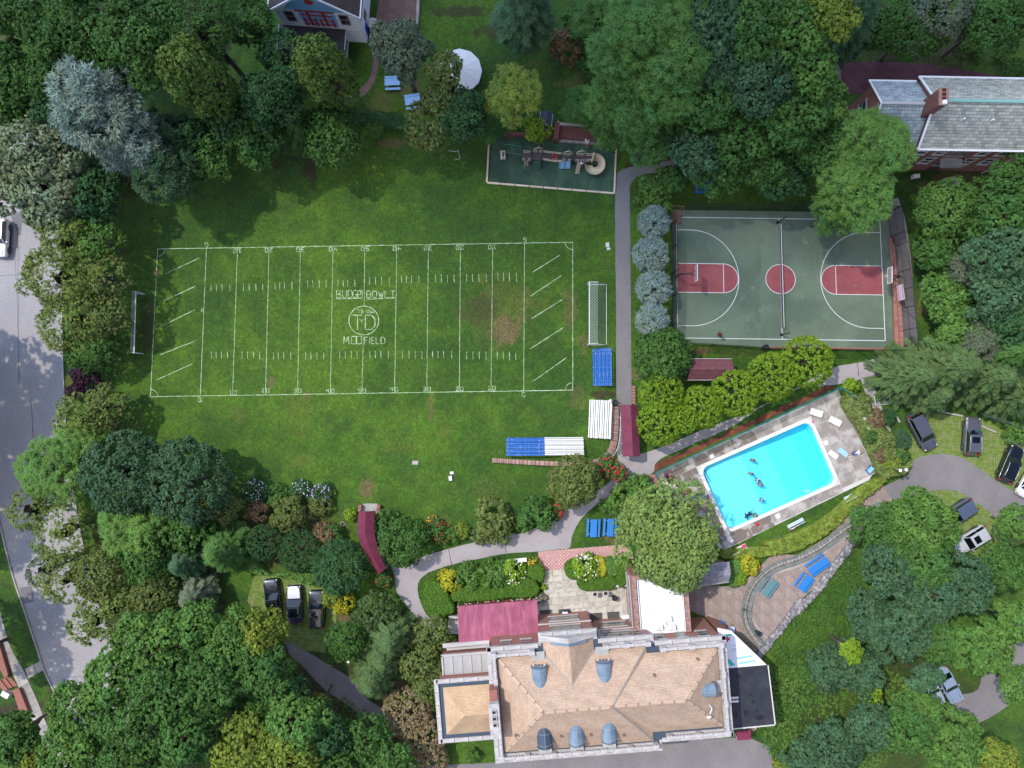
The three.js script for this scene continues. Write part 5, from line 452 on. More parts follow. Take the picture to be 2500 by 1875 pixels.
// pink awning over the porch
{ const o = thing('porch_awning', 'big faded pink fabric awning on the front of the mansion', 'awning'); const q = [at('Z3', 370, 830, 2.9), at('Z3', 1440, 745, 2.9), at('Z3', 1475, 1225, 3.7), at('Z3', 390, 1375, 3.7)]; const nx = 72, nz = 10, g = new THREE.PlaneGeometry(1, 1, nx, nz), p = g.attributes.position, uv = g.attributes.uv; for (let i = 0; i < p.count; i++) { const s = uv.getX(i), t = 1 - uv.getY(i), a = [0, 1].map((d) => q[0][d] + (q[1][d] - q[0][d]) * s), b = [0, 1].map((d) => q[3][d] + (q[2][d] - q[3][d]) * s); const w = Math.abs(Math.sin(s * Math.PI * 9)); p.setXYZ(i, a[0] + (b[0] - a[0]) * t, 2.9 + .8 * t - .1 * (1 - w) * 0 - .06 * w * Math.sin(Math.PI * t), a[1] + (b[1] - a[1]) * t); uv.setXY(i, s * 10, t * 5); } g.computeVertexNormals();
  const aw = tex(1024, 512, (u, v, i, j) => { const st = fbm(u * 34, v * 3, 501, 4), n = fbm(u * 8, v * 5, 503, 5), n2 = fbm(u * 12, v * 2.2, 507, 4); let k = mix([146, 78, 98], [164, 94, 113], sst(.3, .7, st)); k = mix(k, [120, 64, 83], sst(.55, .72, n2 * .6 + st * .4) * .7); return k.map((q) => q * (.9 + .2 * n)); }); part('canopy', g, std({ map: rep(aw, 10, 5), roughness: .9 }), o); part('valance', quadGeo([[[q[0][0], 2.55, q[0][1]], [q[1][0], 2.55, q[1][1]], [q[1][0], 2.9, q[1][1]], [q[0][0], 2.9, q[0][1]]], [[q[1][0], 2.55, q[1][1]], [q[2][0], 3.35, q[2][1]], [q[2][0], 3.7, q[2][1]], [q[1][0], 2.9, q[1][1]]], [[q[0][0], 2.55, q[0][1]], [q[3][0], 3.35, q[3][1]], [q[3][0], 3.7, q[3][1]], [q[0][0], 2.9, q[0][1]]]]), M.maroon, o); for (let i = 0; i <= 4; i++) { const x = q[0][0] + (q[1][0] - q[0][0]) * i / 4, z = q[0][1] + (q[1][1] - q[0][1]) * i / 4; part('pole', bar([x, 0, z + .1], [x, 2.86, z + .1], .04), M.white, o); } }
// patio of flagstones, steps, planters
const patio = struct('patio', null, null, 'pale flagstone patio in front of the mansion'); patio.position.copy(house.position); patio.rotation.y = house.rotation.y;
part('bed', sheet(rect(5.9, -4.15, 17.4, -.28), .035), col(.26, .24, .2), patio); M.flags = [0, 1, 2, 3].map((i) => std({ map: rep(aggregate(511 + i, [[188, 182, 166], [180, 173, 156], [194, 188, 174], [176, 170, 156]][i], [148, 141, 127], [202, 196, 182], .8, .12), 2.6) }));
{ let v = -4.15; while (v < -.35) { const h = Math.min(rr(.55, .95), -.3 - v); let u = 5.9; while (u < 17.35) { const w = Math.min(rr(.6, 1.5), 17.4 - u); part('flagstone', box(w - .025, .05, h - .025, u + w / 2, .045 + rnd() * .012, v + h / 2), pick(M.flags), patio); u += w; } v += h; } }
for (let i = 0; i < 4; i++) { let u = 7.15; while (u < 11.9) { const w = Math.min(rr(1, 1.9), 11.95 - u); part('step_slab', rbox(w - .02, .16, .36, .02, u + w / 2, .1 + .05 * i, -4.3 - i * .34), pick(M.flags), patio); u += w; } }
{ let u = 7.3; while (u < 11.3) { const w = Math.min(rr(.9, 1.5), 11.35 - u); for (let k = 0; k < 2; k++) part('flagstone', box(w - .03, .1, .68, u + w / 2, .22, -5.85 - k * .7), pick(M.flags), patio); u += w; } }
{ const o = thing('garden_wall', 'low white balustrade wall between the patio and the right hedge', 'wall', [house.position.x, 0, house.position.z], house.rotation.y); blocks([12.2, -7.2], [12.2, -4.45], .42, 0, .85, 1.4, M.white, 'wall_block', o); blocks([12.4, -4.6], [17.3, -4.6], .42, 0, .85, 1.2, M.white, 'wall_block', o); part('coping', [box(5.2, .08, .5, 14.8, .9, -4.6), box(.5, .08, 2.9, 12.2, .9, -5.9)], M.white, o); }
for (const [t, x, y, l] of [['D3', 735, 190, 'round white planter on the patio wall, the left one'], ['D3', 825, 183, 'round white planter on the patio wall, the right one']]) { const [X, Z] = at(t, x, y, 1.1); const o = thing('planter', l, 'planter', [X, .94, Z]); part('bowl', new THREE.LatheGeometry([[.12, 0], [.16, .05], [.12, .1], [.3, .3], [.34, .42], [.28, .42], [.25, .32]].map((p) => new THREE.Vector2(...p)), 18), M.white, o); part('soil', cyl(.26, .26, .03, 0, .36, 0, 16), col(.05, .035, .025), o); }
for (const [t, x, y, w, d, l] of [['D3', 320, 358, 1.5, .95, 'dark door mat on the patio in the shade of the awning'], ['D3', 478, 345, 1.45, .8, 'dark door mat on the patio under the white crate'], ['D3', 745, 380, 1.5, .85, 'grey door mat on the patio, the left of the far pair'], ['D3', 890, 372, 1.5, .9, 'grey door mat on the patio, the right of the far pair']]) { const [X, Z] = at(t, x, y); const o = thing('door_mat', l, 'mat', [X, .085, Z], .0786); part('mat', rbox(w, .025, d, .01, 0, .012, 0), col(.08, .078, .07), o); part('border', [box(w, .03, .05, 0, .014, d / 2), box(w, .03, .05, 0, .014, -d / 2)], M.black, o); }
{ const [X, Z] = at('D3', 488, 355); const o = thing('crate', 'dark crate filled with crumpled white cloths on the patio', 'crate', [X, .12, Z], .08); part('tub', [box(1, .4, .05, 0, .2, .4), box(1, .4, .05, 0, .2, -.4), box(.05, .4, .8, .5, .2, 0), box(.05, .4, .8, -.5, .2, 0), box(1, .04, .8, 0, .02, 0)], col(.02, .015, .05), o); for (let i = 0; i < 7; i++) part('cloth', new THREE.IcosahedronGeometry(rr(.14, .2), 1).scale(1.2, .7, 1).rotateY(rnd() * 6).translate(rr(-.33, .33), .38, rr(-.25, .25)), M.white, o); }
{ const [X, Z] = at('D3', 993, 380); const o = thing('white_tank', 'white rounded tank at the foot of the north wing', 'tank', [X, .08, Z], .08); part('tank', rbox(1.2, .7, .7, .3, 0, .4, 0), M.white, o); part('cap', cyl(.09, .09, .08, .2, .78, 0), M.offwhite, o); part('foot', [box(.1, .12, .6, -.4, .04, 0), box(.1, .12, .6, .4, .04, 0)], M.steel, o); }
{ const [X, Z] = at('D3', 690, 408); const o = thing('kettle_grill', 'black round kettle grill against the mansion wall', 'grill', [X, .08, Z]); part('bowl', new THREE.SphereGeometry(.36, 18, 12).scale(1, .8, 1).translate(0, .75, 0), M.black, o); for (let i = 0; i < 3; i++) part('leg', bar([Math.cos(i * 2.1) * .35, 0, Math.sin(i * 2.1) * .35], [Math.cos(i * 2.1) * .15, .6, Math.sin(i * 2.1) * .15], .02), M.steel, o); part('handle', new THREE.TorusGeometry(.09, .015, 5, 10, 3.14).translate(0, 1.03, 0), M.steel, o); }
// porch steps left of the awning
{ const o = thing('porch_steps', 'cream stone porch steps at the left end of the pink awning', 'steps'); for (let i = 0; i < 4; i++) { const a = at('D2', 1640 + i * 26, 400), b = at('D2', 1640 + i * 26, 492); part('tread', prism([a, at('D2', 1740, 400), at('D2', 1740, 492), b], 0, .15 + .15 * i), pick(M.flags), o); } for (const y of [372, 500]) { const a = at('D2', 1650, y), b = at('D2', 1735, y); part('cheek_wall', beam([a[0], .4, a[1]], [b[0], .55, b[1]], .3, .8), M.stoneC, o); } }
// sheds
function gableShed(str, y0, y1, roofM, wallM, name, label, along = 0) { const p = pts(str, y0), o = thing(name, label, 'shed'); const m = (a, b) => [(a[0] + b[0]) / 2, (a[1] + b[1]) / 2]; const q = along ? [p[1], p[2], p[3], p[0]] : p, r0 = m(q[0], q[3]), r1 = m(q[1], q[2]), P = (a, y) => [a[0], y, a[1]]; const cx = [0, 1].map((d) => p.reduce((s, a) => s + a[d], 0) / 4), inn = p.map((a) => [cx[0] + (a[0] - cx[0]) * .9, cx[1] + (a[1] - cx[1]) * .88]); part('wall', prism(inn, 0, y0 - .05), wallM, o); const rows = 7; for (const [e0, e1] of [[q[0], q[1]], [q[3], q[2]]]) for (let i = 0; i < rows; i++) { const t0 = i / rows, t1 = (i + 1) / rows + .02, L = (a, b, t) => [a[0] + (b[0] - a[0]) * t, a[1] + (b[1] - a[1]) * t]; const y = (t) => y0 + (y1 - y0) * t; part('shingle_course', faceGeo([[P(L(e0, r0, t0), y(t0) + .035), P(L(e1, r1, t0), y(t0) + .035), P(L(e1, r1, Math.min(1, t1)), y(Math.min(1, t1)) + .01), P(L(e0, r0, Math.min(1, t1)), y(Math.min(1, t1)) + .01)]]), roofM, o); } part('ridge_cap', beam(P(r0, y1 + .04), P(r1, y1 + .04), .22, .05), roofM, o); part('fascia', [beam(P(q[0], y0), P(q[1], y0), .04, .14), beam(P(q[3], y0), P(q[2], y0), .04, .14)], M.offwhite, o); for (const [r, a, b] of [[r0, q[0], q[3]], [r1, q[1], q[2]]]) part('gable_end', faceGeo([[P(L2(a, cx), y0 - .06), P(L2(b, cx), y0 - .06), P(L2(r, cx), y1 - .1)]]), wallM, o); part('door', box(.8, 1.8, .05, L2(m(p[2], p[3]), cx)[0], .95, L2(m(p[2], p[3]), cx)[1] + .12), M.darkwood, o); return o; }
const L2 = (a, c) => [c[0] + (a[0] - c[0]) * .91, c[1] + (a[1] - c[1]) * .89];
const redShingle = std({ map: rep(shingleTex(521, [116, 70, 74], [100, 58, 62], 10, 10, [82, 50, 54]), 2) });
gableShed('B3 1530 1418 1888 1420 1895 1600 1515 1600', 2.5, 3.4, redShingle, M.darkwood, 'garden_shed', 'garden shed with dull red shingle roof below the court'); gableShed('Z4 1070 270 1550 235 1540 505 1070 570', 2.6, 3.5, std({ map: rep(shingleTex(531, [150, 148, 158], [128, 126, 138], 12, 10, [104, 102, 112]), 2.4) }), M.wood, 'garden_shed', 'grey shingled shed beside the willow and the terrace'); gableShed('A3 275 940 378 962 368 1068 265 1045', 2.3, 3, std({ map: rep(shingleTex(541, [74, 84, 106], [60, 68, 88], 12, 8, [48, 54, 70]), 2) }), M.offwhite, 'garden_shed', 'small blue roofed shed above the playground', 1);
// ---------- maroon canopies ----------
function canopy(Ls, Rs, y, rise, mat, label, bias = .5) { const o = thing('walk_canopy', label, 'canopy'); const A = pts(Ls, y), B = pts(Rs, y), n = A.length; const P = (p, h) => [p[0], h, p[1]], mid = A.map((a, i) => W0(a, B[i], bias)); for (let i = 0; i < n - 1; i++) for (const e of [A, B]) { const sub = 1; part('panel', faceGeo([[P(e[i], y), P(e[i + 1], y), P(mid[i + 1], y + rise), P(mid[i], y + rise)]]), mat, o); part('valance', quadGeo([[P(e[i], y - .3), P(e[i + 1], y - .3), P(e[i + 1], y), P(e[i], y)]]), mat, o); } for (let i = 0; i < n; i++) { part('rib', [bar(P(A[i], y + .02), P(mid[i], y + rise + .02), .022), bar(P(B[i], y + .02), P(mid[i], y + rise + .02), .022)], col(.15, .03, .06), o); for (const e of [A, B]) part('pole', bar(P(e[i], 0), P(e[i], y), .03), M.white, o); } return o; }
const W0 = (a, b, t) => [a[0] + (b[0] - a[0]) * t, a[1] + (b[1] - a[1]) * t];
const canvasM = (a, s) => std({ map: rep(aggregate(s, a, a.map((q) => q * .84), a.map((q) => Math.min(255, q * 1.14)), .8, .12), 3), roughness: .8 });
const awM = canvasM([108, 44, 64], 551), awM2 = canvasM([104, 36, 58], 553);
canopy('C3 950 202 955 310 960 420 965 530 970 632', 'C3 1093 202 1100 310 1106 420 1111 530 1114 634', 2.4, .65, awM, 'straight maroon fabric canopy over the path junction', .55); canopy('C2 884 1100 874 1200 874 1300 905 1390 960 1490 1050 1630', 'C2 1018 1096 1015 1190 1012 1270 1035 1370 1068 1470 1112 1580', 2.5, .55, awM2, 'curved maroon fabric canopy at the lower end of the lawn', .5);
{ const o = thing('ramp_walls', 'low brick cheek walls and railing at the mouth of the curved canopy', 'wall'); for (const s of ['C2 905 1040 895 1095', 'C2 1060 1040 1050 1180']) { const [a, b] = pts(s); blocks(a, b, .4, 0, .7, .5, M.brickred, 'wall_block', o); } part('ramp', sheet(pts('C2 920 1035 1045 1035 1030 1100 905 1100'), .02), M.concrete, o); part('railing', tube(pts('C2 1028 1090 1022 1250 1045 1360 1075 1460 1120 1560').map((p) => [p[0] + .25, .95, p[1]]), .03, 30), M.offwhite, o); part('railing', tube(pts('C2 1028 1090 1022 1250 1045 1360 1075 1460 1120 1560').map((p) => [p[0] + .25, .5, p[1]]), .025, 30), M.steel, o); for (const p of smooth(pts('C2 1028 1090 1022 1250 1045 1360 1075 1460 1120 1560'), 2, false)) part('baluster', bar([p[0] + .25, 0, p[1]], [p[0] + .25, .95, p[1]], .02), M.steel, o); }
// retaining wall round the bleachers, laid block by block
{ const o = thing('retaining_wall', 'curved low brick retaining wall behind the bleachers', 'wall'); const A = smooth(pts('C2 2010 668 C3 0 676 250 690 560 700 740 688 830 640 880 560 900 450 905 330 905 215'), 7, false); for (let i = 0; i < A.length - 1; i++) blocks(A[i], A[i + 1], i < 30 ? .55 : .8, 0, .42 + (i % 2) * .012, .55, M.block[(i * 5) % 3], 'wall_block', o); const R = A.slice(-32).map((p) => [p[0] + .55, .95, p[1]]); part('railing', tube(R.filter((_, i) => i % 4 === 0), .03, 40), M.white, o); for (let i = 0; i < R.length; i += 6) part('rail_post', bar([R[i][0], 0, R[i][2]], R[i], .025), M.white, o); }
{ const o = thing('path_edging', 'short brick edging beside the path above the maroon canopy', 'wall'); const [a, b] = pts('C3 1060 40 1062 195'); blocks(a, b, .4, 0, .25, .4, M.brick, 'wall_block', o); }
// ---------- terrace ramp and rubble wall ----------
{ const o = thing('ramp_wall', 'long curved stone ramp wall with green railing above the terrace', 'wall'); const A = smooth(pts('Z7 1900 150 1700 290 1400 510 1100 730 800 885 500 985 330 1100 200 1240 120 1390 85 1560 D3 1985 330 2000 430 2060 540 2130 620'), 6, false); for (let i = 0; i < A.length - 1; i++) { blocks(A[i], A[i + 1], .5, 0, .5 + rnd() * .03, 9, M.cope[(i * 5) % 3], 'coping_stone', o); } const off = (d, y) => A.map((p, i) => { const a = A[Math.max(0, i - 1)], b = A[Math.min(A.length - 1, i + 1)], l = Math.hypot(b[0] - a[0], b[1] - a[1]); return [p[0] - (b[1] - a[1]) / l * d, y, p[1] + (b[0] - a[0]) / l * d]; }); for (const [d, y, r] of [[-.42, 1, .035], [-.42, .6, .022], [.34, .95, .03]]) part('railing', tube(off(d, y).filter((_, i) => i % 2 === 0), r, 160), M.tealrail, o); const B = off(-.42, 0); for (let i = 0; i < B.length; i += 3) part('rail_post', bar(B[i], [B[i][0], 1, B[i][2]], .025), M.tealrail, o); struct('ramp_kerb', sheet(strip(off(-1.1, 0).map((p) => [p[0], p[2]]), .25), .022), M.concrete, 'pale kerb line along the curved ramp'); }
{ const o = thing('rubble_wall', 'grey rubble stone wall edging the lower terrace', 'wall'); const A = smooth(pts('Z7 1555 660 1300 1010 1130 1230 1000 1400 760 1640 D4 330 240 150 480 20 640 -60 740'), 9, false), sm = [0, 1, 2].map((i) => std({ map: rep(aggregate(561 + i, [[140, 138, 140], [118, 116, 118], [160, 156, 152]][i], [88, 86, 88], [180, 176, 172], .9, .3), 1.5) })); for (let i = 0; i < A.length - 1; i++) for (let k = 0; k < 3; k++) { const t = rnd(), x = A[i][0] + (A[i + 1][0] - A[i][0]) * t + rr(-.12, .12) + (k - 1) * .28, z = A[i][1] + (A[i + 1][1] - A[i][1]) * t + rr(-.12, .12); part('stone', new THREE.IcosahedronGeometry(rr(.2, .32), 1).scale(1.15, .75, .9).rotateY(rnd() * 6).translate(x, .28 + rnd() * .12, z), pick(sm), o); } part('footing', prism(strip(A, .8), 0, .3), sm[1], o); }
{ const o = thing('wooden_stairs', 'mossy wooden stairs between the ramp and the white roof', 'steps'); const A = pts('D3 1890 440 1930 520 2000 560 2110 640'), B = pts('D3 1860 530 1890 570 1960 620 2060 690'); for (let i = 0; i < 9; i++) { const t = i / 9 * 3, k = Math.min(2, Math.floor(t)), a = W0(A[k], A[k + 1], t - k), b = W0(B[k], B[k + 1], t - k); part('tread', beam([a[0], .12 + i * .03, a[1]], [b[0], .12 + i * .03, b[1]], .38, .08), col(.2, .17, .09), o); } }
for (const [x, y, m, l] of [[1795, 440, M.blue, 'blue storage box at the corner of the big house'], [1885, 488, col(.55, .6, .72), 'pale blue lidded cooler at the corner of the big house'], [1800, 497, col(.02, .05, .3), 'dark blue plastic bin in the heap of toys by the big house']]) { const [X, Z] = at('D3', x, y, .5); const o = thing('storage_box', l, 'box', [X, .02, Z], -.1); part('tub', rbox(.8, .5, .6, .05, 0, .25, 0), m, o); part('lid', rbox(.84, .08, .64, .03, 0, .53, 0), m, o); part('handle', box(.3, .04, .05, 0, .45, .33), M.white, o); }
{ const [X, Z] = at('D3', 1868, 178); const o = thing('drain_cover', 'small pale square drain cover in the terrace paving', 'drain', [X, .015, Z]); part('frame', box(.5, .03, .5, 0, .015, 0), M.concrete, o); for (let i = 0; i < 4; i++) part('bar', box(.4, .015, .05, 0, .036, -.15 + i * .1), M.steel, o); }
{ const [X, Z] = at('D3', 2130, 598); const o = thing('pole', 'short green and white pole lying by the wooden stairs', 'pole', [X, .06, Z], .6); part('shaft', bar([-.5, 0, 0], [.5, 0, 0], .035), col(.05, .5, .35), o); part('cap', bar([.5, 0, 0], [.56, 0, 0], .045), M.white, o); }
// pool surroundings
fence('', 1.8, 2.4, M.tealrail, M.linkteal, 'teal chain link fence along the far side of the pool deck', { line: [POOL.to(-5.35, 4.5), POOL.to(-5.35, -1.85), POOL.to(19.7, -2.25), POOL.to(20.6, -.6)], rails: [1.77, .08] }); struct('mulch_strip', sheet(ragged([POOL.to(-5.4, -2.05), POOL.to(19.4, -2.4), POOL.to(19.3, -3), POOL.to(-5.9, -2.75)], .1), .014), std({ map: rep(TX.brown, 3), color: new THREE.Color(1.5, .85, .75), bumpMap: rep(noiseBump, 1), bumpScale: .05 }), 'strip of red bark mulch along the pool fence');
struct('brick_landing', sheet(pts('C3 1158 790 1240 785 1310 920 1215 930 1160 870'), .028), std({ map: rep(brickWalkTex, 1.5), color: new THREE.Color(.62, .56, .55) }), 'small brick landing at the pool gate'); fence('C4 1840 275 2212 430 2400 510', 1.9, 2.4, M.rim, M.linkgrey, 'pale chain link fence above the car park');
{ const o = thing('gate', 'white tubular gate across the stone path', 'gate'); const a = at('C4', 915, 135), b = at('C4', 925, 200); part('frame', [bar([a[0], 0, a[1]], [a[0], 1.1, a[1]], .04), bar([b[0], 0, b[1]], [b[0], 1.1, b[1]], .04), bar([a[0], 1.1, a[1]], [b[0], 1.1, b[1]], .03), bar([a[0], .2, a[1]], [b[0], .2, b[1]], .03)], M.white, o); for (let i = 1; i < 6; i++) part('picket', bar([a[0] + (b[0] - a[0]) * i / 6, .2, a[1] + (b[1] - a[1]) * i / 6], [a[0] + (b[0] - a[0]) * i / 6, 1.1, a[1] + (b[1] - a[1]) * i / 6], .015), M.white, o); }
{ const [X, Z] = at('C4', 1025, 160); const o = thing('bicycle_rack', 'white tubular bicycle rack beside the stone path', 'bicycle rack', [X, 0, Z], .05); part('frame', [bar([-.5, .02, -.55], [.5, .02, -.55], .03), bar([-.5, .02, .55], [.6, .02, .55], .03), bar([.45, .02, -.55], [.45, .02, .55], .03), bar([.45, .7, -.55], [.45, .7, .55], .035)], M.white, o); for (let i = 0; i < 7; i++) part('hoop', tube([[-.45, .02, -.5 + i * .165], [-.2, .6, -.5 + i * .165], [.3, .68, -.5 + i * .165], [.45, .02, -.5 + i * .165]], .015, 12), M.steel, o); }
for (const [t, x, y, l] of [['C4', 1190, 752, 'white double floodlight on a pole in the shrubs by the car park'], ['C4', 1625, 1372, 'white double floodlight beside the silver car']]) { const [X, Z] = at(t, x, y, 4); const o = thing('floodlight', l, 'floodlight', [X, 0, Z], .1); part('mast', cyl(.05, .07, 4, 0, 2, 0), M.steel, o); part('arm', bar([-.45, 4, 0], [.45, 4, 0], .03), M.steel, o); for (const s of [-.35, .35]) part('lamp_head', rbox(.3, .22, .34, .05, s, 4.08, 0), M.white, o); }
for (const [t, x, y, h, l] of [['D2', 797, 762, 3, 'white globe lamp on a post beside the lower left driveway'], ['C3', 865, 168, 1.6, 'white globe lamp on a post at the corner of the white bleacher']]) { const [X, Z] = at(t, x, y, h); const o = thing('globe_lamp', l, 'lamp post', [X, 0, Z]); part('post', cyl(.04, .06, h - .15, 0, (h - .15) / 2, 0), M.black, o); part('globe', new THREE.SphereGeometry(.2, 16, 12).translate(0, h, 0), M.white, o); part('collar', cyl(.1, .08, .1, 0, h - .2, 0), M.black, o); }
M.brickbrown = std({ map: rep(brickTex, .9, .9), color: new THREE.Color(.46, .4, .4) });
// ---------- slate-roofed brick house (top right) ----------
{
  const o = thing('slate_house', 'red brick house with grey slate roof and tall chimney at the top right', 'house', [46, 0, -30.4], -.018); const P = (n, g, m, l) => part(n, g, m, o, l);
  P('wall', prism(rect(0, -3.5, 18, 3.7), 0, 9.2), M.brickred); P('wall', prism(rect(-5.2, -3.2, -.01, 3.3), 0, 8.7), M.brickred);
  const course = (u0, u1, z0, y0, z1, y1, n, m) => { for (let i = 0; i < n; i++) { const t0 = i / n, t1 = (i + 1.06) / n, z = (t) => z0 + (z1 - z0) * t, y = (t) => y0 + (y1 - y0) * t; P('slate_course', faceGeo([[[u0, y(t0) + .05, z(t0)], [u1, y(t0) + .05, z(t0)], [u1, y(Math.min(1, t1)) + .012, z(Math.min(1, t1))], [u0, y(Math.min(1, t1)) + .012, z(Math.min(1, t1))]]]), m); } };
  course(-.2, 18, -3.9, 9.4, 0, 12.9, 14, M.slate); course(-.2, 18, 4.1, 9.4, 0, 12.9, 14, M.slate); course(-5.6, -.2, -3.6, 8.9, 0, 11.9, 12, M.slateblue); course(-5.6, -.2, 3.6, 8.9, 0, 11.9, 12, M.slateblue);
  P('ridge_cap', beam([-.2, 12.95, 0], [18, 12.95, 0], .3, .08), col(.2, .42, .36)); P('ridge_cap', beam([-5.6, 11.95, 0], [-.2, 11.95, 0], .3, .08), M.zinc);
  P('gutter', [beam([-.3, 9.38, -3.98], [18, 9.38, -3.98], .2, .16), beam([-.3, 9.38, 4.2], [18, 9.38, 4.2], .2, .16), beam([-5.7, 8.88, -3.68], [-.3, 8.88, -3.68], .18, .14), beam([-5.7, 8.88, 3.68], [-.3, 8.88, 3.68], .18, .14)], M.white); P('verge', [beam([-.25, 9.45, -3.95], [-.25, 12.95, 0], .22, .14), beam([-.25, 9.45, 4.15], [-.25, 12.95, 0], .22, .14), beam([-5.65, 8.95, -3.65], [-5.65, 11.95, 0], .16, .12), beam([-5.65, 8.95, 3.65], [-5.65, 11.95, 0], .16, .12)], M.white);
  P('gable', faceGeo([[[-5.25, 8.7, -3.2], [-5.25, 8.7, 3.3], [-5.25, 11.7, 0]]]), M.brickred); P('gable', faceGeo([[[-.02, 9.2, -3.5], [-.02, 9.2, 3.7], [-.02, 12.7, 0]]]), M.brickred);
  const c = new THREE.Group(); c.name = 'chimney'; o.add(c); part('stack', box(.85, 4.9, 1.7, -.45, 12.3, .35), M.brickbrown, c); part('cap', box(1, .18, 1.85, -.45, 14.8, .35), M.brick, c); for (const z of [-.3, .15, .6]) part('flue', box(.38, .1, .28, -.45, 14.92, z), M.black, c); part('cowl', rbox(.45, .36, .45, .08, -.45, 15.05, 1.05), M.white, c);
  for (const [u, y] of [[3.4, 11.5], [6.6, 11.4]]) P('vent_pipe', cyl(.1, .1, .6, u, y + .3, 1.6, 10), M.white);
  for (const x of [1.4, 3.6, 8.5, 10.8]) for (const y of [4, 7.3]) win(o, x, y, 3.74, 1.15, 1.9, 0, { m: M.white }); win(o, 5.8, 7.2, 3.76, 1.8, 2.2, 0, { n: 3 }); win(o, 5.9, 3.6, 3.76, 1.3, 2.3, 0, { n: 2 }); for (const z of [-1.5, 1.6]) win(o, -5.26, 6.4, z, 1.1, 1.7, -Math.PI / 2); win(o, -5.27, 9.8, 0, .8, 1, -Math.PI / 2);
  P('balcony', [box(2.6, .12, 1.1, 6, 4.9, 4.3), box(2.6, .08, .06, 6, 5.7, 4.82), box(.06, .08, 1.1, 4.72, 5.7, 4.3), box(.06, .08, 1.1, 7.28, 5.7, 4.3), ...Array.from({ length: 11 }, (_, i) => box(.04, .8, .04, 4.75 + i * .25, 5.3, 4.82))], M.zinc); for (const x of [-.3, 12.5]) P('downpipe', bar([x, .1, 3.95], [x, 9.2, 4.05], .06), M.white); P('door', box(1.2, 2.2, .08, 6, 1.2, 3.76), M.darkwood);
  const a = at('A4', 1298, 1490, .5); const u = thing('air_conditioner', 'white outdoor air conditioner unit in front of the slate-roofed house', 'air conditioner', [a[0], 0, a[1]], .1); part('housing', rbox(.8, .8, .5, .05, 0, .45, 0), M.white, u); part('fan_grille', cyl(.3, .3, .03, 0, 0, 0, 18).rotateX(Math.PI / 2).translate(0, .45, .27), M.black, u); part('foot', [box(.1, .08, .5, -.3, .03, 0), box(.1, .08, .5, .3, .03, 0)], M.steel, u);
  const b = at('A4', 1600, 1530, 1); const v = thing('garden_shed', 'small grey covered stair head below the slate-roofed house', 'shed', [b[0], 0, b[1]], .1); part('box', box(1.3, 1.1, 1.1, 0, .55, 0), M.zinc, v); part('roof', rbox(1.5, .1, 1.3, .03, 0, 1.17, 0).rotateX(.1), M.zinc, v); part('door', box(.7, .9, .04, 0, .5, .57), M.offwhite, v);
}
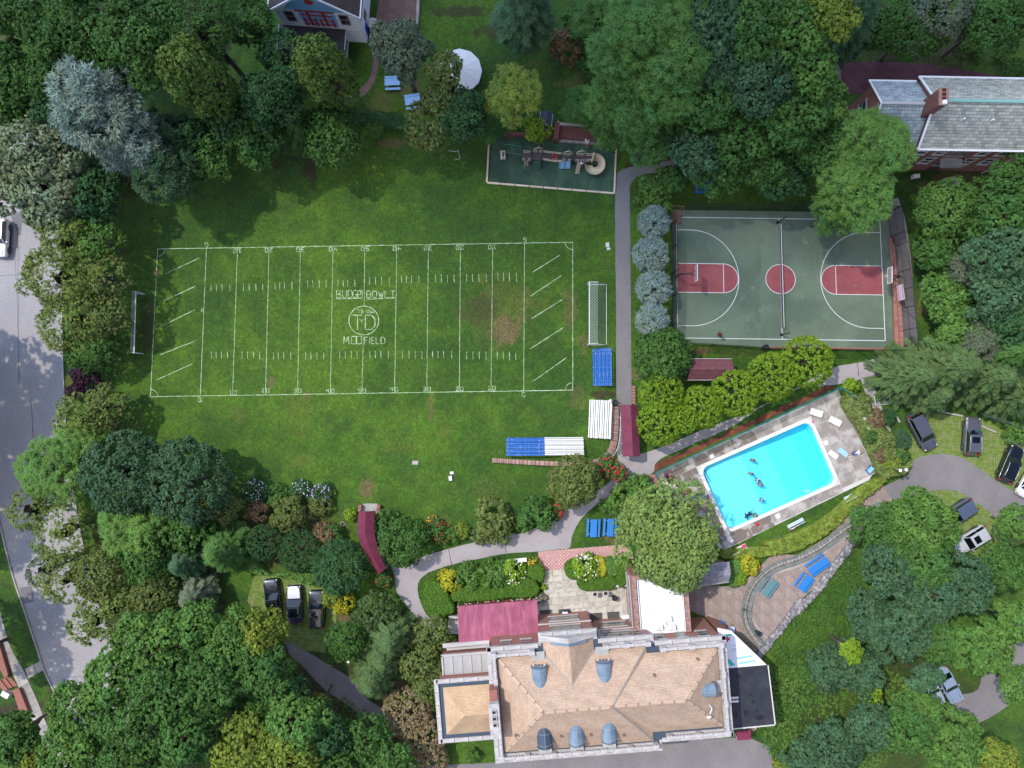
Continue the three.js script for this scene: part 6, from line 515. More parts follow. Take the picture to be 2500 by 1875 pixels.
// ---------- white house with mural (top) ----------
{
  const o = thing('mural_house', 'white clapboard house with a red gate mural on its blue gable at the top', 'house', [-27.6, 0, -43.2], -.075); const P = (n, g, m, l) => part(n, g, m, o, l); // local x east, z south
  const wht = std({ map: rep(aggregate(601, [232, 234, 238], [218, 220, 226], [240, 242, 244], .5, .06), 3), roughness: .7 });
  P('wall', prism(rect(0, -13, 9.6, 0), 0, 7.6), wht); P('gable', faceGeo([[[0, 7.6, 0], [9.6, 7.6, 0], [4.8, 12, 0]]]), wht); for (let i = 0; i < 33; i++) P('clapboard', box(9.62, .05, .03, 4.8, .4 + i * .22, .012), wht);
  P('roof', faceGeo([[[-.5, 7.3, .5], [4.8, 12.15, .5], [4.8, 12.15, -13], [-.5, 7.3, -13]], [[10.1, 7.3, .5], [4.8, 12.15, .5], [4.8, 12.15, -13], [10.1, 7.3, -13]]]), M.darkroof); P('bargeboard', [beam([-.5, 7.3, .5], [4.8, 12.15, .5], .12, .3), beam([10.1, 7.3, .5], [4.8, 12.15, .5], .12, .3)], wht); P('gutter', [beam([10.15, 7.26, .5], [10.15, 7.26, -13], .14, .14), beam([-.55, 7.26, .5], [-.55, 7.26, -13], .14, .14)], M.white);
  const dots = tex(256, 256, (u, v) => { let k = mix([104, 170, 226], [138, 194, 236], fbm(u * 6, v * 6, 611, 3)); if (fbm(u * 30, v * 30, 613, 2) > .74) k = [196, 214, 232]; return k; });
  P('mural_sky', faceGeo([[[1.3, 7.3, .035], [8.3, 7.3, .035], [6.8, 9.9, .035], [4.8, 11.8, .035], [2.8, 9.9, .035]]]), std({ map: rep(dots, 5) })); P('mural_sky', quadGeo([[[2.9, 3.7, .03], [6.9, 3.7, .03], [7.1, 7.3, .034], [2.7, 7.3, .034]]]), std({ map: rep(dots, 5), color: new THREE.Color(1.1, 1.05, 1.05) }));
  const red = col(.5, .035, .025); const seg = (x0, y0, x1, y1, w) => P('mural_gate', beam([x0, y0, .06], [x1, y1, .06], .04, w), red); seg(2.5, 7.2, 7, 7.2, .32); seg(3, 6.3, 6.7, 6.3, .26); seg(3.9, 3.8, 3.9, 7.1, .32); seg(5.7, 3.8, 5.7, 7.1, .32); for (const x of [3.2, 4.5, 5.1, 6.5]) seg(x, 3.7, x, 5.5, .24); for (const y of [4.2, 5.2]) { seg(3.1, y, 4.6, y, .16); seg(5, y, 6.6, y, .16); } P('mural_sun', new THREE.CircleGeometry(.55, 24).translate(4.7, 9.3, .05), red);
  for (const x of [1.6, 8]) win(o, x, 5.7, .04, 1.05, 2.3, 0, { trim: false });
  P('porch_roof', prism(rect(-.4, .05, 7.6, 3.5), 3.2, 3.35), std({ map: rep(aggregate(621, [58, 52, 56], [42, 38, 42], [86, 78, 80], 1, .12), 3.4), roughness: .7 })); P('porch_fascia', [box(8, .2, .08, 3.6, 3.2, 3.53), box(.08, .2, 3.5, 7.64, 3.2, 1.8), box(.08, .2, 3.5, -.44, 3.2, 1.8)], M.white); P('porch_wall', prism(rect(0, .06, 7.3, 3.2), 0, 3.1), wht); for (let i = 0; i < 4; i++) win(o, 7.34, 1.8, .7 + i * .68, .55, 1.5, Math.PI / 2, { trim: false });
  P('east_band', box(.06, 1.6, 9, 9.64, 5.2, -5.2), col(.02, .03, .3)); for (const z of [-2.2, -5.6]) win(o, 9.65, 2.6, z, .9, 1.4, Math.PI / 2, { trim: false }); P('door', box(.06, 2, .9, 9.64, 1, -1.3), col(.03, .04, .35)); P('downpipe', bar([9.7, .1, .1], [9.95, 7.2, .3], .05), M.white); P('cable', tube([[7.6, 3.2, .1], [8.6, 2.9, .08], [9.6, 3.1, .06]], .015), M.black);
  const a = at('A2', 1005, 205, .8), u = thing('air_conditioner', 'grey boxed unit against the white house beside the path', 'air conditioner', [a[0], 0, a[1]], -.07); part('housing', rbox(.8, 1.2, 1.1, .04, 0, .6, 0), M.zinc, u); part('lid', rbox(.86, .06, 1.16, .02, 0, 1.22, 0), M.offwhite, u); part('grille', box(.02, .6, .8, .41, .6, 0), M.black, u);
}
// round white tent
{ const [X, Z] = at('A2', 1735, 595, 2.4), o = thing('round_tent', 'round white tent roof beyond the trees at the top', 'tent', [X, 0, Z]), n = 12, R = 2.72; for (let i = 0; i < n; i++) { const a = i / n * 6.2832, b = (i + 1) / n * 6.2832; part('panel', faceGeo([[[Math.cos(a) * R, 2.3, Math.sin(a) * R], [Math.cos(b) * R, 2.3, Math.sin(b) * R], [Math.cos(b) * .1, 2.95, Math.sin(b) * .1], [Math.cos(a) * .1, 2.95, Math.sin(a) * .1]]]), M.white, o); part('valance', quadGeo([[[Math.cos(a) * R, 2.05, Math.sin(a) * R], [Math.cos(b) * R, 2.05, Math.sin(b) * R], [Math.cos(b) * R, 2.3, Math.sin(b) * R], [Math.cos(a) * R, 2.3, Math.sin(a) * R]]]), M.white, o); part('seam', bar([Math.cos(a) * R, 2.31, Math.sin(a) * R], [Math.cos(a) * .1, 2.96, Math.sin(a) * .1], .015, 4), M.offwhite, o); if (i % 2 === 0) part('pole', bar([Math.cos(a) * R * .98, 0, Math.sin(a) * R * .98], [Math.cos(a) * R * .98, 2.28, Math.sin(a) * R * .98], .035), M.steel, o); } part('finial', cyl(.06, .12, .15, 0, 3, 0), M.white, o); }
// ---------- playground ----------
{
  const pad = struct('play_surface', sheet(pts('Z1 90 480 235 440 1100 500 1190 530 2110 600 2080 1370 60 1205'), .02), std({ map: rep(aggregate(631, [58, 84, 64], [46, 70, 54], [78, 106, 82], 1, .25), 6), roughness: .95 }), 'dark green rubber playground surface');
  const kb = thing('timber_border', 'cream timber border round the green playground', 'border'); const bd = (s, n) => { const [a, b] = pts(s, .2); for (let i = 0; i < n; i++) { const f = (t) => [a[0] + (b[0] - a[0]) * t, .13, a[1] + (b[1] - a[1]) * t]; part('beam', beam(f(i / n + .003), f((i + 1) / n - .003), .2, .26), std({ color: new THREE.Color().setRGB(.62, .52, .38).multiplyScalar(rr(.9, 1.1)) }), kb); } }; bd('Z1 55 1208 2080 1378', 9); bd('Z1 92 485 55 1208', 4); bd('Z1 2112 575 2080 1378', 4);
  // brick wall and raised planter behind
  const bw = thing('planter_wall', 'old dark brick retaining wall with a raised planter behind the playground', 'wall'); const pl = (s, h, y0 = 0) => prism(pts(s, h), y0, h); part('masonry', pl('Z1 235 395 1110 420 1110 480 235 440', .9), M.brickdark, bw); part('coping', pl('Z1 690 330 1130 335 1130 372 690 368', 1.2, 1.1), M.stone, bw); part('masonry', pl('Z1 1140 255 1220 265 1190 520 1110 510', 1.7), M.brickdark, bw); part('masonry', pl('Z1 1220 300 1830 380 1800 545 1195 495', .9), M.brickdark, bw); part('coping', pl('Z1 1215 248 1690 290 1690 318 1210 290', 2, 1.8), M.stone, bw); part('finial', new THREE.SphereGeometry(.14, 14, 10).translate(...((p) => [p[0], 1.85, p[1]])(at('Z1', 1190, 240, 1.9))), M.stone, bw); { const a = at('Z1', 1100, 522, .45), b = at('Z1', 2110, 600, .45); blocks(a, b, .42, 0, .45, .9, M.stone, 'seat_block', bw); } part('masonry', pl('Z1 1820 480 2110 560 2105 580 1800 545', .8), M.brickred, bw);
  const o = thing('play_structure', 'long tan and green play structure with spiral slide on the playground', 'play structure'); const Y = 1.25, X = (x, y, h = Y) => at('Z1', x, y, h);
  const deck = (s) => { const p = pts(s, Y); part('platform', prism(p, Y - .08, Y), M.deckbrown, o); return p; }; const post = (x, y, h = 2.35) => { const [a, b] = X(x, y); part('post', cyl(.055, .055, h, a, h / 2, b, 8), M.green, o); };
  const plats = ['Z1 618 735 762 740 758 862 610 852', 'Z1 778 722 940 728 930 858 770 850', 'Z1 1250 775 1395 780 1390 875 1245 860', 'Z1 1460 770 1612 778 1605 880 1452 870', 'Z1 1612 778 1725 790 1715 860 1605 880']; plats.forEach((s, i) => { deck(s); const n = s.split(' ').slice(1).map(Number); for (let k = 0; k < (i === 4 ? 0 : 4); k++) post(n[k * 2], n[k * 2 + 1], 2.4); });
  const panel = (x0, y0, x1, y1, rows = 3, h = .75) => { const a = X(x0, y0), b = X(x1, y1); part('panel', [...[.08, h].map((y) => beam([a[0], Y + y, a[1]], [b[0], Y + y, b[1]], .05, .07)), ...Array.from({ length: rows }, (_, i) => beam([a[0] + (b[0] - a[0]) * (i + .5) / rows, Y + .08, a[1] + (b[1] - a[1]) * (i + .5) / rows], [a[0] + (b[0] - a[0]) * (i + .5) / rows, Y + h, a[1] + (b[1] - a[1]) * (i + .5) / rows], .05, .05)), beam([a[0], Y + .08, a[1]], [a[0], Y + h, a[1]], .06, .06), beam([b[0], Y + .08, b[1]], [b[0], Y + h, b[1]], .06, .06)], M.tan, o); };
  for (const q of [[620, 735, 762, 740, 5], [612, 852, 650, 855, 1], [715, 860, 758, 862, 1], [780, 722, 850, 725, 2], [890, 727, 940, 728, 2], [1255, 775, 1395, 780, 4], [1250, 862, 1290, 866, 1], [1345, 870, 1390, 875, 1], [1465, 770, 1612, 778, 4], [1455, 872, 1510, 876, 2], [1540, 878, 1605, 880, 2], [1618, 778, 1722, 788, 4], [1610, 880, 1715, 862, 4]]) panel(...q);
  for (const [x, y] of [[870, 722], [1338, 778], [1548, 772]]) { const [a, b] = X(x, y); part('arch', tube([[a - .55, Y + .1, b], [a - .5, Y + 1.1, b], [a - .2, Y + 1.55, b], [a + .2, Y + 1.55, b], [a + .5, Y + 1.1, b], [a + .55, Y + .1, b]], .05, 24), M.tan, o); part('flag_pole', bar([a, Y + 1.55, b], [a, Y + 2.4, b], .03), M.tan, o); }
  { const A = (x, y) => X(x, y, 1.1); part('bridge', prism([A(940, 745), A(1090, 765), A(1245, 775), A(1240, 835), A(1090, 828), A(930, 805)], 1.02, 1.1), M.deckbrown, o); for (const [y0, y1, y2] of [[690, 712, 730], [812, 838, 848]]) for (const h of [.25, .5, .8]) part('bridge_rail', tube([[...A(945, y0 + 40)], [...A(1090, y1 + 42)], [...A(1240, y2 + 38)]].map((p) => [p[0], 1.1 + h, p[1]]), .035, 16), M.tan, o); }
  { const A = X(1395, 790, .9), B = X(1455, 850, .9); part('step_pod', rbox(.5, .08, .6, .03, (A[0] + B[0]) / 2, .85, (A[1] + B[1]) / 2), M.deckbrown, o); part('step_leg', cyl(.05, .05, .8, (A[0] + B[0]) / 2, .4, (A[1] + B[1]) / 2), M.green, o); }
  { const a = X(680, 865), b = X(682, 950, .05); const dx = .22; part('ladder', [bar([a[0] - dx, Y, a[1]], [b[0] - dx, .05, b[1]], .03), bar([a[0] + dx, Y, a[1]], [b[0] + dx, .05, b[1]], .03), ...Array.from({ length: 5 }, (_, i) => bar([a[0] - dx, Y - i * .24, a[1] + (b[1] - a[1]) * i / 5], [a[0] + dx, Y - i * .24, a[1] + (b[1] - a[1]) * i / 5], .022))], M.tan, o); }
  { const a = X(1525, 885), b = X(1490, 1070, .05); const dx = .2; part('pod_climber', [bar([a[0] - dx, Y, a[1]], [b[0] - dx, .05, b[1]], .035), bar([a[0] + dx, Y, a[1]], [b[0] + dx, .05, b[1]], .035), ...Array.from({ length: 6 }, (_, i) => { const t = (i + .5) / 6; return beam([a[0] + (b[0] - a[0]) * t - dx, Y * (1 - t) + .05, a[1] + (b[1] - a[1]) * t], [a[0] + (b[0] - a[0]) * t + dx, Y * (1 - t) + .05, a[1] + (b[1] - a[1]) * t], .12, .04); })], M.tan, o); }
  { const a = X(1295, 868), b = X(1290, 985, .3); part('double_slide', [beam([a[0] - .35, Y - .05, a[1]], [b[0] - .35, .3, b[1]], .5, .06), beam([a[0] + .35, Y - .05, a[1]], [b[0] + .35, .3, b[1]], .5, .06), beam([a[0], Y + .05, a[1]], [b[0], .42, b[1]], .08, .16), beam([a[0] - .65, Y + .05, a[1]], [b[0] - .65, .42, b[1]], .06, .2), beam([a[0] + .65, Y + .05, a[1]], [b[0] + .65, .42, b[1]], .06, .2)], col(.22, .4, .58), o); for (let i = 0; i < 6; i++) { const p = X(850, 870 + i * 24, Y - .2 * i); part('stair_tread', box(.95, .05, .22, p[0], Y - .2 - i * .18, p[1] + .05), M.green, o); } }
  { // spiral slide: a trough swept down a helix
    const [cx, cz] = at('Z1', 1760, 935, .6), tr = col(.62, .5, .33, { roughness: .45 }), pos = [], idx = [], n = 40, prof = [[-.42, .3], [-.38, .08], [-.2, -.02], [.2, -.02], [.38, .08], [.42, .3]]; const path = (t) => { if (t < .22) { const k = t / .22, a = X(1720, 815, Y); return [a[0] + (cx + .1 - a[0]) * k * 1.1, Y - .1 * k, a[1] + (cz - .78 - a[1]) * k]; } const k = (t - .22) / .78, an = -Math.PI / 2 + k * Math.PI * 1.55; return [cx + .78 * Math.cos(an) + .1, Y - .1 - k * .85, cz + .78 * Math.sin(an)]; }; for (let i = 0; i <= n; i++) { const p = path(i / n), q = path(Math.min(1, i / n + .01)), r = path(Math.max(0, i / n - .01)); let d = [q[0] - r[0], q[2] - r[2]]; const l = Math.hypot(...d); d = [d[0] / l, d[1] / l]; for (const [s, h] of prof) pos.push(p[0] - d[1] * s, p[1] + h, p[2] + d[0] * s); } const m = prof.length; for (let i = 0; i < n; i++) for (let k = 0; k < m - 1; k++) { const a = i * m + k; idx.push(a, a + m, a + 1, a + 1, a + m, a + m + 1); } const g = new THREE.BufferGeometry(); g.setAttribute('position', new THREE.Float32BufferAttribute(pos, 3)); g.setIndex(idx); g.computeVertexNormals(); part('spiral_slide', g, tr, o); for (const e of [0, 5]) part('slide_rim', tube(Array.from({ length: 21 }, (_, i) => [0, 1, 2].map((d) => pos[(i * 2 * m + e) * 3 + d])), .035, 60), tr, o); part('slide_post', cyl(.06, .06, 1.9, cx + .1, .95, cz), M.green, o); part('slide_hood', [beam([X(1745, 765)[0], Y + .6, X(1745, 765)[1]], [X(1715, 900)[0], Y + .6, X(1715, 900)[1]], .1, 1)], tr, o); }
  { const mb = thing('monkey_bars', 'green arched monkey bars at the left end of the play structure', 'monkey bars'); const a0 = at('Z1', 320, 600, 2), a1 = at('Z1', 625, 640, 2), b0 = at('Z1', 320, 735, 2), b1 = at('Z1', 615, 770, 2); const f = (p, q, t) => [p[0] + (q[0] - p[0]) * t, 2 + .2 * Math.sin(Math.PI * t), p[1] + (q[1] - p[1]) * t]; for (const [p, q] of [[a0, a1], [b0, b1]]) part('side_rail', tube([0, .25, .5, .75, 1].map((t) => f(p, q, t)), .03, 20), col(.06, .22, .14), mb); for (let i = 1; i < 9; i++) part('rung', bar(f(a0, a1, i / 9), f(b0, b1, i / 9), .02), col(.05, .18, .12), mb); for (const p of [a0, b0]) part('post', cyl(.06, .06, 2.1, p[0], 1.05, p[1], 8), M.green, mb); }
  { const [x, z] = at('Z1', 312, 770, .5), r = thing('spring_rider', 'cream two-seat rocking toy shaped like a boat on the playground', 'rocking toy', [x, .02, z], .06); part('hull', [rbox(.3, .28, 1.15, .12, -.17, .52, 0), rbox(.3, .28, 1.15, .12, .17, .52, 0)], col(.66, .58, .47), r); part('footboard', box(.12, .04, 1, 0, .42, 0), M.black, r); part('spring', new THREE.TorusGeometry(.12, .03, 6, 16).rotateX(Math.PI / 2).translate(0, .2, 0), M.black, r); part('base', cyl(.16, .18, .3, 0, .18, 0), M.black, r); part('handle', bar([-.25, .72, 0], [.25, .72, 0], .02), M.black, r); }
}
// ---------- cars ----------
function paintMat(c, rough = .32) { return new THREE.MeshPhysicalMaterial({ color: new THREE.Color().setRGB(...c), roughness: rough, metalness: .15, clearcoat: 1, clearcoatRoughness: .06, side: THREE.DoubleSide }); }
function loft(secs, n = 20, pw = 4) { const pos = [], idx = []; secs.forEach(([x, w, y0, y1]) => { for (let k = 0; k < n; k++) { const a = k / n * 6.2832, c = Math.cos(a), s = Math.sin(a), f = Math.pow(Math.abs(c), 2 / pw) * Math.sign(c), g = Math.pow(Math.abs(s), 2 / pw) * Math.sign(s); pos.push(x, (y0 + y1) / 2 + g * (y1 - y0) / 2, f * w); } }); for (let i = 0; i < secs.length - 1; i++) for (let k = 0; k < n; k++) { const a = i * n + k, b = i * n + (k + 1) % n; idx.push(a, b, a + n, b, b + n, a + n); } for (const [i, d] of [[0, 1], [secs.length - 1, -1]]) { const c = pos.length / 3; pos.push(secs[i][0], (secs[i][2] + secs[i][3]) / 2, 0); for (let k = 0; k < n; k++) { const a = i * n + k, b = i * n + (k + 1) % n; d > 0 ? idx.push(c, b, a) : idx.push(c, a, b); } } const g = new THREE.BufferGeometry(); g.setAttribute('position', new THREE.Float32BufferAttribute(pos, 3)); g.setIndex(idx); g.computeVertexNormals(); return g; }
// x runs to the front of the car; ty: sedan | suv | van | wagon
function car(pos, turn, ty, paint, label, o = {}) {
  const D = { sedan: { L: 4.75, w: .92, h: 1.44, hood: .55, ws: .14, rf: [-.02, -.22], rw: -.33, belt: .92 }, suv: { L: 4.7, w: .95, h: 1.72, hood: .55, ws: .17, rf: [.04, -.4], rw: -.46, belt: 1.08 }, van: { L: 4.9, w: .98, h: 1.75, hood: .55, ws: .26, rf: [.1, -.42], rw: -.47, belt: 1.08 } }[ty], { L, w, h, belt } = D, X = (t) => t * L;
  const t = thing('parked_car', label, 'car', [pos[0], .03, pos[1]], turn, 'parked cars'); if (o.scale) t.scale.setScalar(o.scale);
  const hoodY = belt + .02; part('body', loft([[X(.5), w * .62, .42, hoodY - .3], [X(.485), w * .84, .3, hoodY - .16], [X(.42), w * .96, .26, hoodY - .07], [X(.3), w, .25, hoodY - .01], [X(D.ws + .03), w, .25, belt + .03], [X(0), w, .25, belt + .02], [X(-.3), w, .25, belt + .03], [X(D.rw), w * .98, .27, belt + .02], [X(-.47), w * .92, .32, ty === 'sedan' ? belt - .02 : belt], [X(-.495), w * .76, .42, belt - .16]], 24, 5), paint, t);
  const rw = w * .78, tw = w * .9, q = (x, y, z) => [x, y, z], top = h - .05; const F = [X(D.ws), X(D.rf[0]), X(D.rf[1]), X(D.rw)];
  part('cabin_lining', prism([[F[0] - .25, -tw + .12], [F[0] - .25, tw - .12], [F[3] + .2, tw - .12], [F[3] + .2, -tw + .12]], belt - .2, belt + .12), M.black, t);
  part('windshield', quadGeo([[q(F[0], belt, -tw + .04), q(F[0], belt, tw - .04), q(F[1], top, rw - .02), q(F[1], top, -rw + .02)]]), M.glass, t); part('rear_window', quadGeo([[q(F[3], belt, -tw + .06), q(F[3], belt, tw - .06), q(F[2], top, rw - .03), q(F[2], top, -rw + .03)]]), M.glass, t);
  for (const s of [-1, 1]) { const m = (F[1] + F[2]) / 2; part('side_window', quadGeo([[q(F[0] - .08, belt + .02, s * tw), q(m + .04, belt + .02, s * tw), q(m + .04, top, s * rw), q(F[1], top, s * rw)]]), M.glass, t); part('side_window', quadGeo([[q(m - .04, belt + .02, s * tw), q(F[3] + .1, belt + .02, s * tw), q(F[2], top, s * rw), q(m - .04, top, s * rw)]]), M.glass, t); part('pillar', [beam(q(F[0], belt, s * (tw - .01)), q(F[1], top, s * (rw - .01)), .07, .06), beam(q(F[3], belt, s * (tw - .01)), q(F[2], top, s * (rw - .01)), .14, .06), beam(q(m, belt, s * (tw + .005)), q(m, top, s * (rw + .005)), .08, .03)], paint, t); part('mirror', rbox(.16, .14, .2, .05, F[0] - .28, belt + .06, s * (w + .12)), paint, t); part('headlight', rbox(.3, .14, .34, .05, X(.44), hoodY - .22, s * w * .7), M.lampwhite, t); part('tail_light', rbox(.14, ty === 'sedan' ? .16 : .5, .26, .04, X(-.475), belt - (ty === 'sedan' ? .12 : .05), s * w * .76), M.lampred, t); if (o.rails) part('roof_rail', tube([[F[1] - .2, h, s * (rw - .06)], [(F[1] + F[2]) / 2, h + .07, s * (rw - .06)], [F[2] + .2, h, s * (rw - .06)]], .022), M.rim, t); }
  const rl = F[1] - F[2] + .1, roof = new RoundedBoxGeometry(rl, .1, rw * 2 + .04, 3, .045).translate((F[1] + F[2]) / 2, h - .05, 0); part('roof', roof, o.roof ?? paint, t); if (o.sunroof) part('sunroof', rbox(.75, .03, rw * 1.25, .012, F[1] - .62, h + .003, 0), M.glass, t); if (o.ribs) for (let i = -2; i <= 2; i++) part('roof_rib', box(rl * .85, .025, .05, (F[1] + F[2]) / 2, h + .006, i * .26), paint, t);
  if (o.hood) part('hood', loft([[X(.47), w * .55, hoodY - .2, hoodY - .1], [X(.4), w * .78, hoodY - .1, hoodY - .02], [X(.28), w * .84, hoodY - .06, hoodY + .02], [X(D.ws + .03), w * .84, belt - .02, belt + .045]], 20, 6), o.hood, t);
  part('bumper', rbox(.2, .26, w * 1.6, .08, X(.485), .5, 0), o.dark ? M.black : paint, t); part('bumper', rbox(.2, .28, w * 1.6, .08, X(-.485), .52, 0), o.dark ? M.black : paint, t); part('hood_line', [beam(q(X(.46), hoodY - .055, -w * .55), q(F[0] + .08, hoodY + .015, -w * .68), .02, .02), beam(q(X(.46), hoodY - .055, w * .55), q(F[0] + .08, hoodY + .015, w * .68), .02, .02)], M.black, t); part('sill', [box(L * .62, .14, .06, 0, .3, w - .01), box(L * .62, .14, .06, 0, .3, -w + .01)], M.black, t);
  for (const [x, z] of [[.3, 1], [.3, -1], [-.3, 1], [-.3, -1]]) { const wh = new THREE.Group(); wh.name = 'wheel'; wh.position.set(X(x), .34, z * (w - .1)); t.add(wh); part('tyre', cyl(.35, .35, .24, 0, 0, 0, 22).rotateX(Math.PI / 2), M.tyre, wh); part('rim', [cyl(.23, .23, .26, 0, 0, 0, 18).rotateX(Math.PI / 2)], M.rim, wh); for (let k = 0; k < 5; k++) part('spoke', box(.05, .36, .27, 0, 0, 0).rotateZ(k * .628), M.black, wh); part('arch', new THREE.TorusGeometry(.41, .05, 6, 16, Math.PI).translate(0, 0, z * .06), o.dark || ty !== 'sedan' ? M.black : paint, wh); } return t;
}
const cpos = (t, x, y) => at(t, x, y, .5), dg = (a) => a * Math.PI / 180;
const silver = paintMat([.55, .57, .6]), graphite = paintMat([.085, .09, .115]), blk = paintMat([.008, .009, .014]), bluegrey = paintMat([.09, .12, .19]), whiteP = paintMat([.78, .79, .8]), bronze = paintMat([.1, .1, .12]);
car(cpos('B1', 15, 405), dg(-93), 'suv', whiteP, 'white sport utility vehicle driving on the road at the left edge', { dark: true, sunroof: false }); // heading down the picture
car(cpos('D2', 162, 220), dg(97), 'sedan', blk, 'black sedan, leftmost of the three cars in the lower left', { sunroof: true }); car(cpos('D2', 348, 275), dg(93), 'sedan', paintMat([.03, .035, .045]), 'black sedan with sun glare painted white on its hood between two black cars', { sunroof: true, hood: whiteP }); car(cpos('D2', 535, 315), dg(91), 'suv', blk, 'black wagon with roof rails, rightmost of the three cars in the lower left', { rails: true, sunroof: true });  // white hood panel on the middle black sedan paints the sun glare there
car(cpos('C4', 1340, 425), dg(-62), 'van', graphite, 'dark grey minivan with ribbed roof beside the shrub bank', { ribs: true }); car(cpos('C4', 1760, 465), dg(87), 'suv', bronze, 'dark grey wagon with sunroof parked under the hemlocks', { sunroof: true, rails: true }); car(cpos('C4', 2085, 700), dg(67), 'suv', blk, 'black crossover near the right edge of the car park', { rails: true }); car(cpos('C4', 2260, 830), dg(60), 'sedan', whiteP, 'white car cut by the right edge of the picture'); car(W(2335, 1252, .5), dg(213), 'suv', bluegrey, 'slate blue wagon half under the tree in the car park', { ribs: true }); car(W(2366, 1318, .5), dg(212), 'suv', silver, 'silver car with sunroof half under the trees of the car park', { sunroof: true, dark: true });
car(cpos('D4', 1570, 955), dg(-62), 'sedan', paintMat([.3, .38, .5]), 'pale blue sedan glimpsed through the trees at the lower right'); car(cpos('D4', 1420, 985), dg(-62), 'sedan', paintMat([.42, .5, .6]), 'pale silver blue car mostly hidden under the trees at the lower right');
// ---------- people ----------
const poseCache = {};
function field3(bones, res, size, c) { const mc = new MarchingCubes(res, M.skin, false, false, 60000); mc.isolation = 0; const F = mc.field, n = res, h = 2 * size / n; for (let k = 0; k < n; k++) for (let j = 0; j < n; j++) for (let i = 0; i < n; i++) { const p = [c[0] - size + i * h, c[1] - size + j * h, c[2] - size + k * h]; let d = 9; for (const [a, b, ra, rb] of bones) { const ab = [b[0] - a[0], b[1] - a[1], b[2] - a[2]], l = ab[0] ** 2 + ab[1] ** 2 + ab[2] ** 2 || 1e-6; const t = Math.max(0, Math.min(1, ((p[0] - a[0]) * ab[0] + (p[1] - a[1]) * ab[1] + (p[2] - a[2]) * ab[2]) / l)); const e = Math.hypot(p[0] - a[0] - ab[0] * t, p[1] - a[1] - ab[1] * t, p[2] - a[2] - ab[2] * t) - (ra + (rb - ra) * t); const kk = .035, x = Math.max(0, kk - Math.abs(d - e)) / kk; d = Math.min(d, e) - x * x * kk * .25; } F[i + j * n + k * n * n] = -d; } mc.update(); const g = new THREE.BufferGeometry(); const cnt = mc.count ?? mc.geometry.drawRange.count; const P = mc.positionArray.slice(0, cnt * 3), N = mc.normalArray.slice(0, cnt * 3); for (let i = 0; i < P.length; i += 3) { P[i] = P[i] * size + c[0]; P[i + 1] = P[i + 1] * size + c[1]; P[i + 2] = P[i + 2] * size + c[2]; } g.setAttribute('position', new THREE.BufferAttribute(new Float32Array(P), 3)); g.setAttribute('normal', new THREE.BufferAttribute(new Float32Array(N), 3)); return g; }
// joints of each pose; x to the person's side, z forward
const POSES = {
  stand: { hip: [0, .92, 0], chest: [0, 1.35, .02], head: [0, 1.64, .05], sh: .19, hands: [[-.3, .82, .12], [.28, .88, .2]], el: [[-.3, 1.08, -.02], [.3, 1.1, 0]], kn: [[-.1, .5, .06], [.11, .5, -.02]], ft: [[-.11, .06, .02], [.12, .06, -.08]], c: [0, .9, 0], s: .98 },
  sit: { hip: [0, .14, 0], chest: [0, .58, -.02], head: [0, .88, .06], sh: .19, hands: [[-.16, .42, .42], [.16, .42, .42]], el: [[-.29, .34, .12], [.29, .34, .12]], kn: [[-.13, .46, .38], [.13, .46, .38]], ft: [[-.12, .06, .6], [.12, .06, .6]], c: [0, .5, .25], s: .66 },
  lie: { hip: [0, .13, 0], chest: [0, .16, -.46], head: [0, .17, -.8], sh: .19, hands: [[-.42, .08, -.1], [.42, .08, -.15]], el: [[-.34, .1, -.3], [.36, .1, -.32]], kn: [[-.12, .2, .45], [.12, .12, .46]], ft: [[-.12, .08, .86], [.15, .07, .9]], c: [0, .4, 0], s: 1.02 },
  swim: { hip: [0, -.2, .1], chest: [0, -.04, -.3], head: [0, .09, -.58], sh: .2, hands: [[-.62, -.08, -.55], [.6, -.12, -.3]], el: [[-.42, -.1, -.36], [.42, -.12, -.28]], kn: [[-.14, -.3, .5], [.16, -.26, .48]], ft: [[-.22, -.34, .86], [.28, -.3, .84]], c: [0, -.1, .1], s: 1.04 },
};
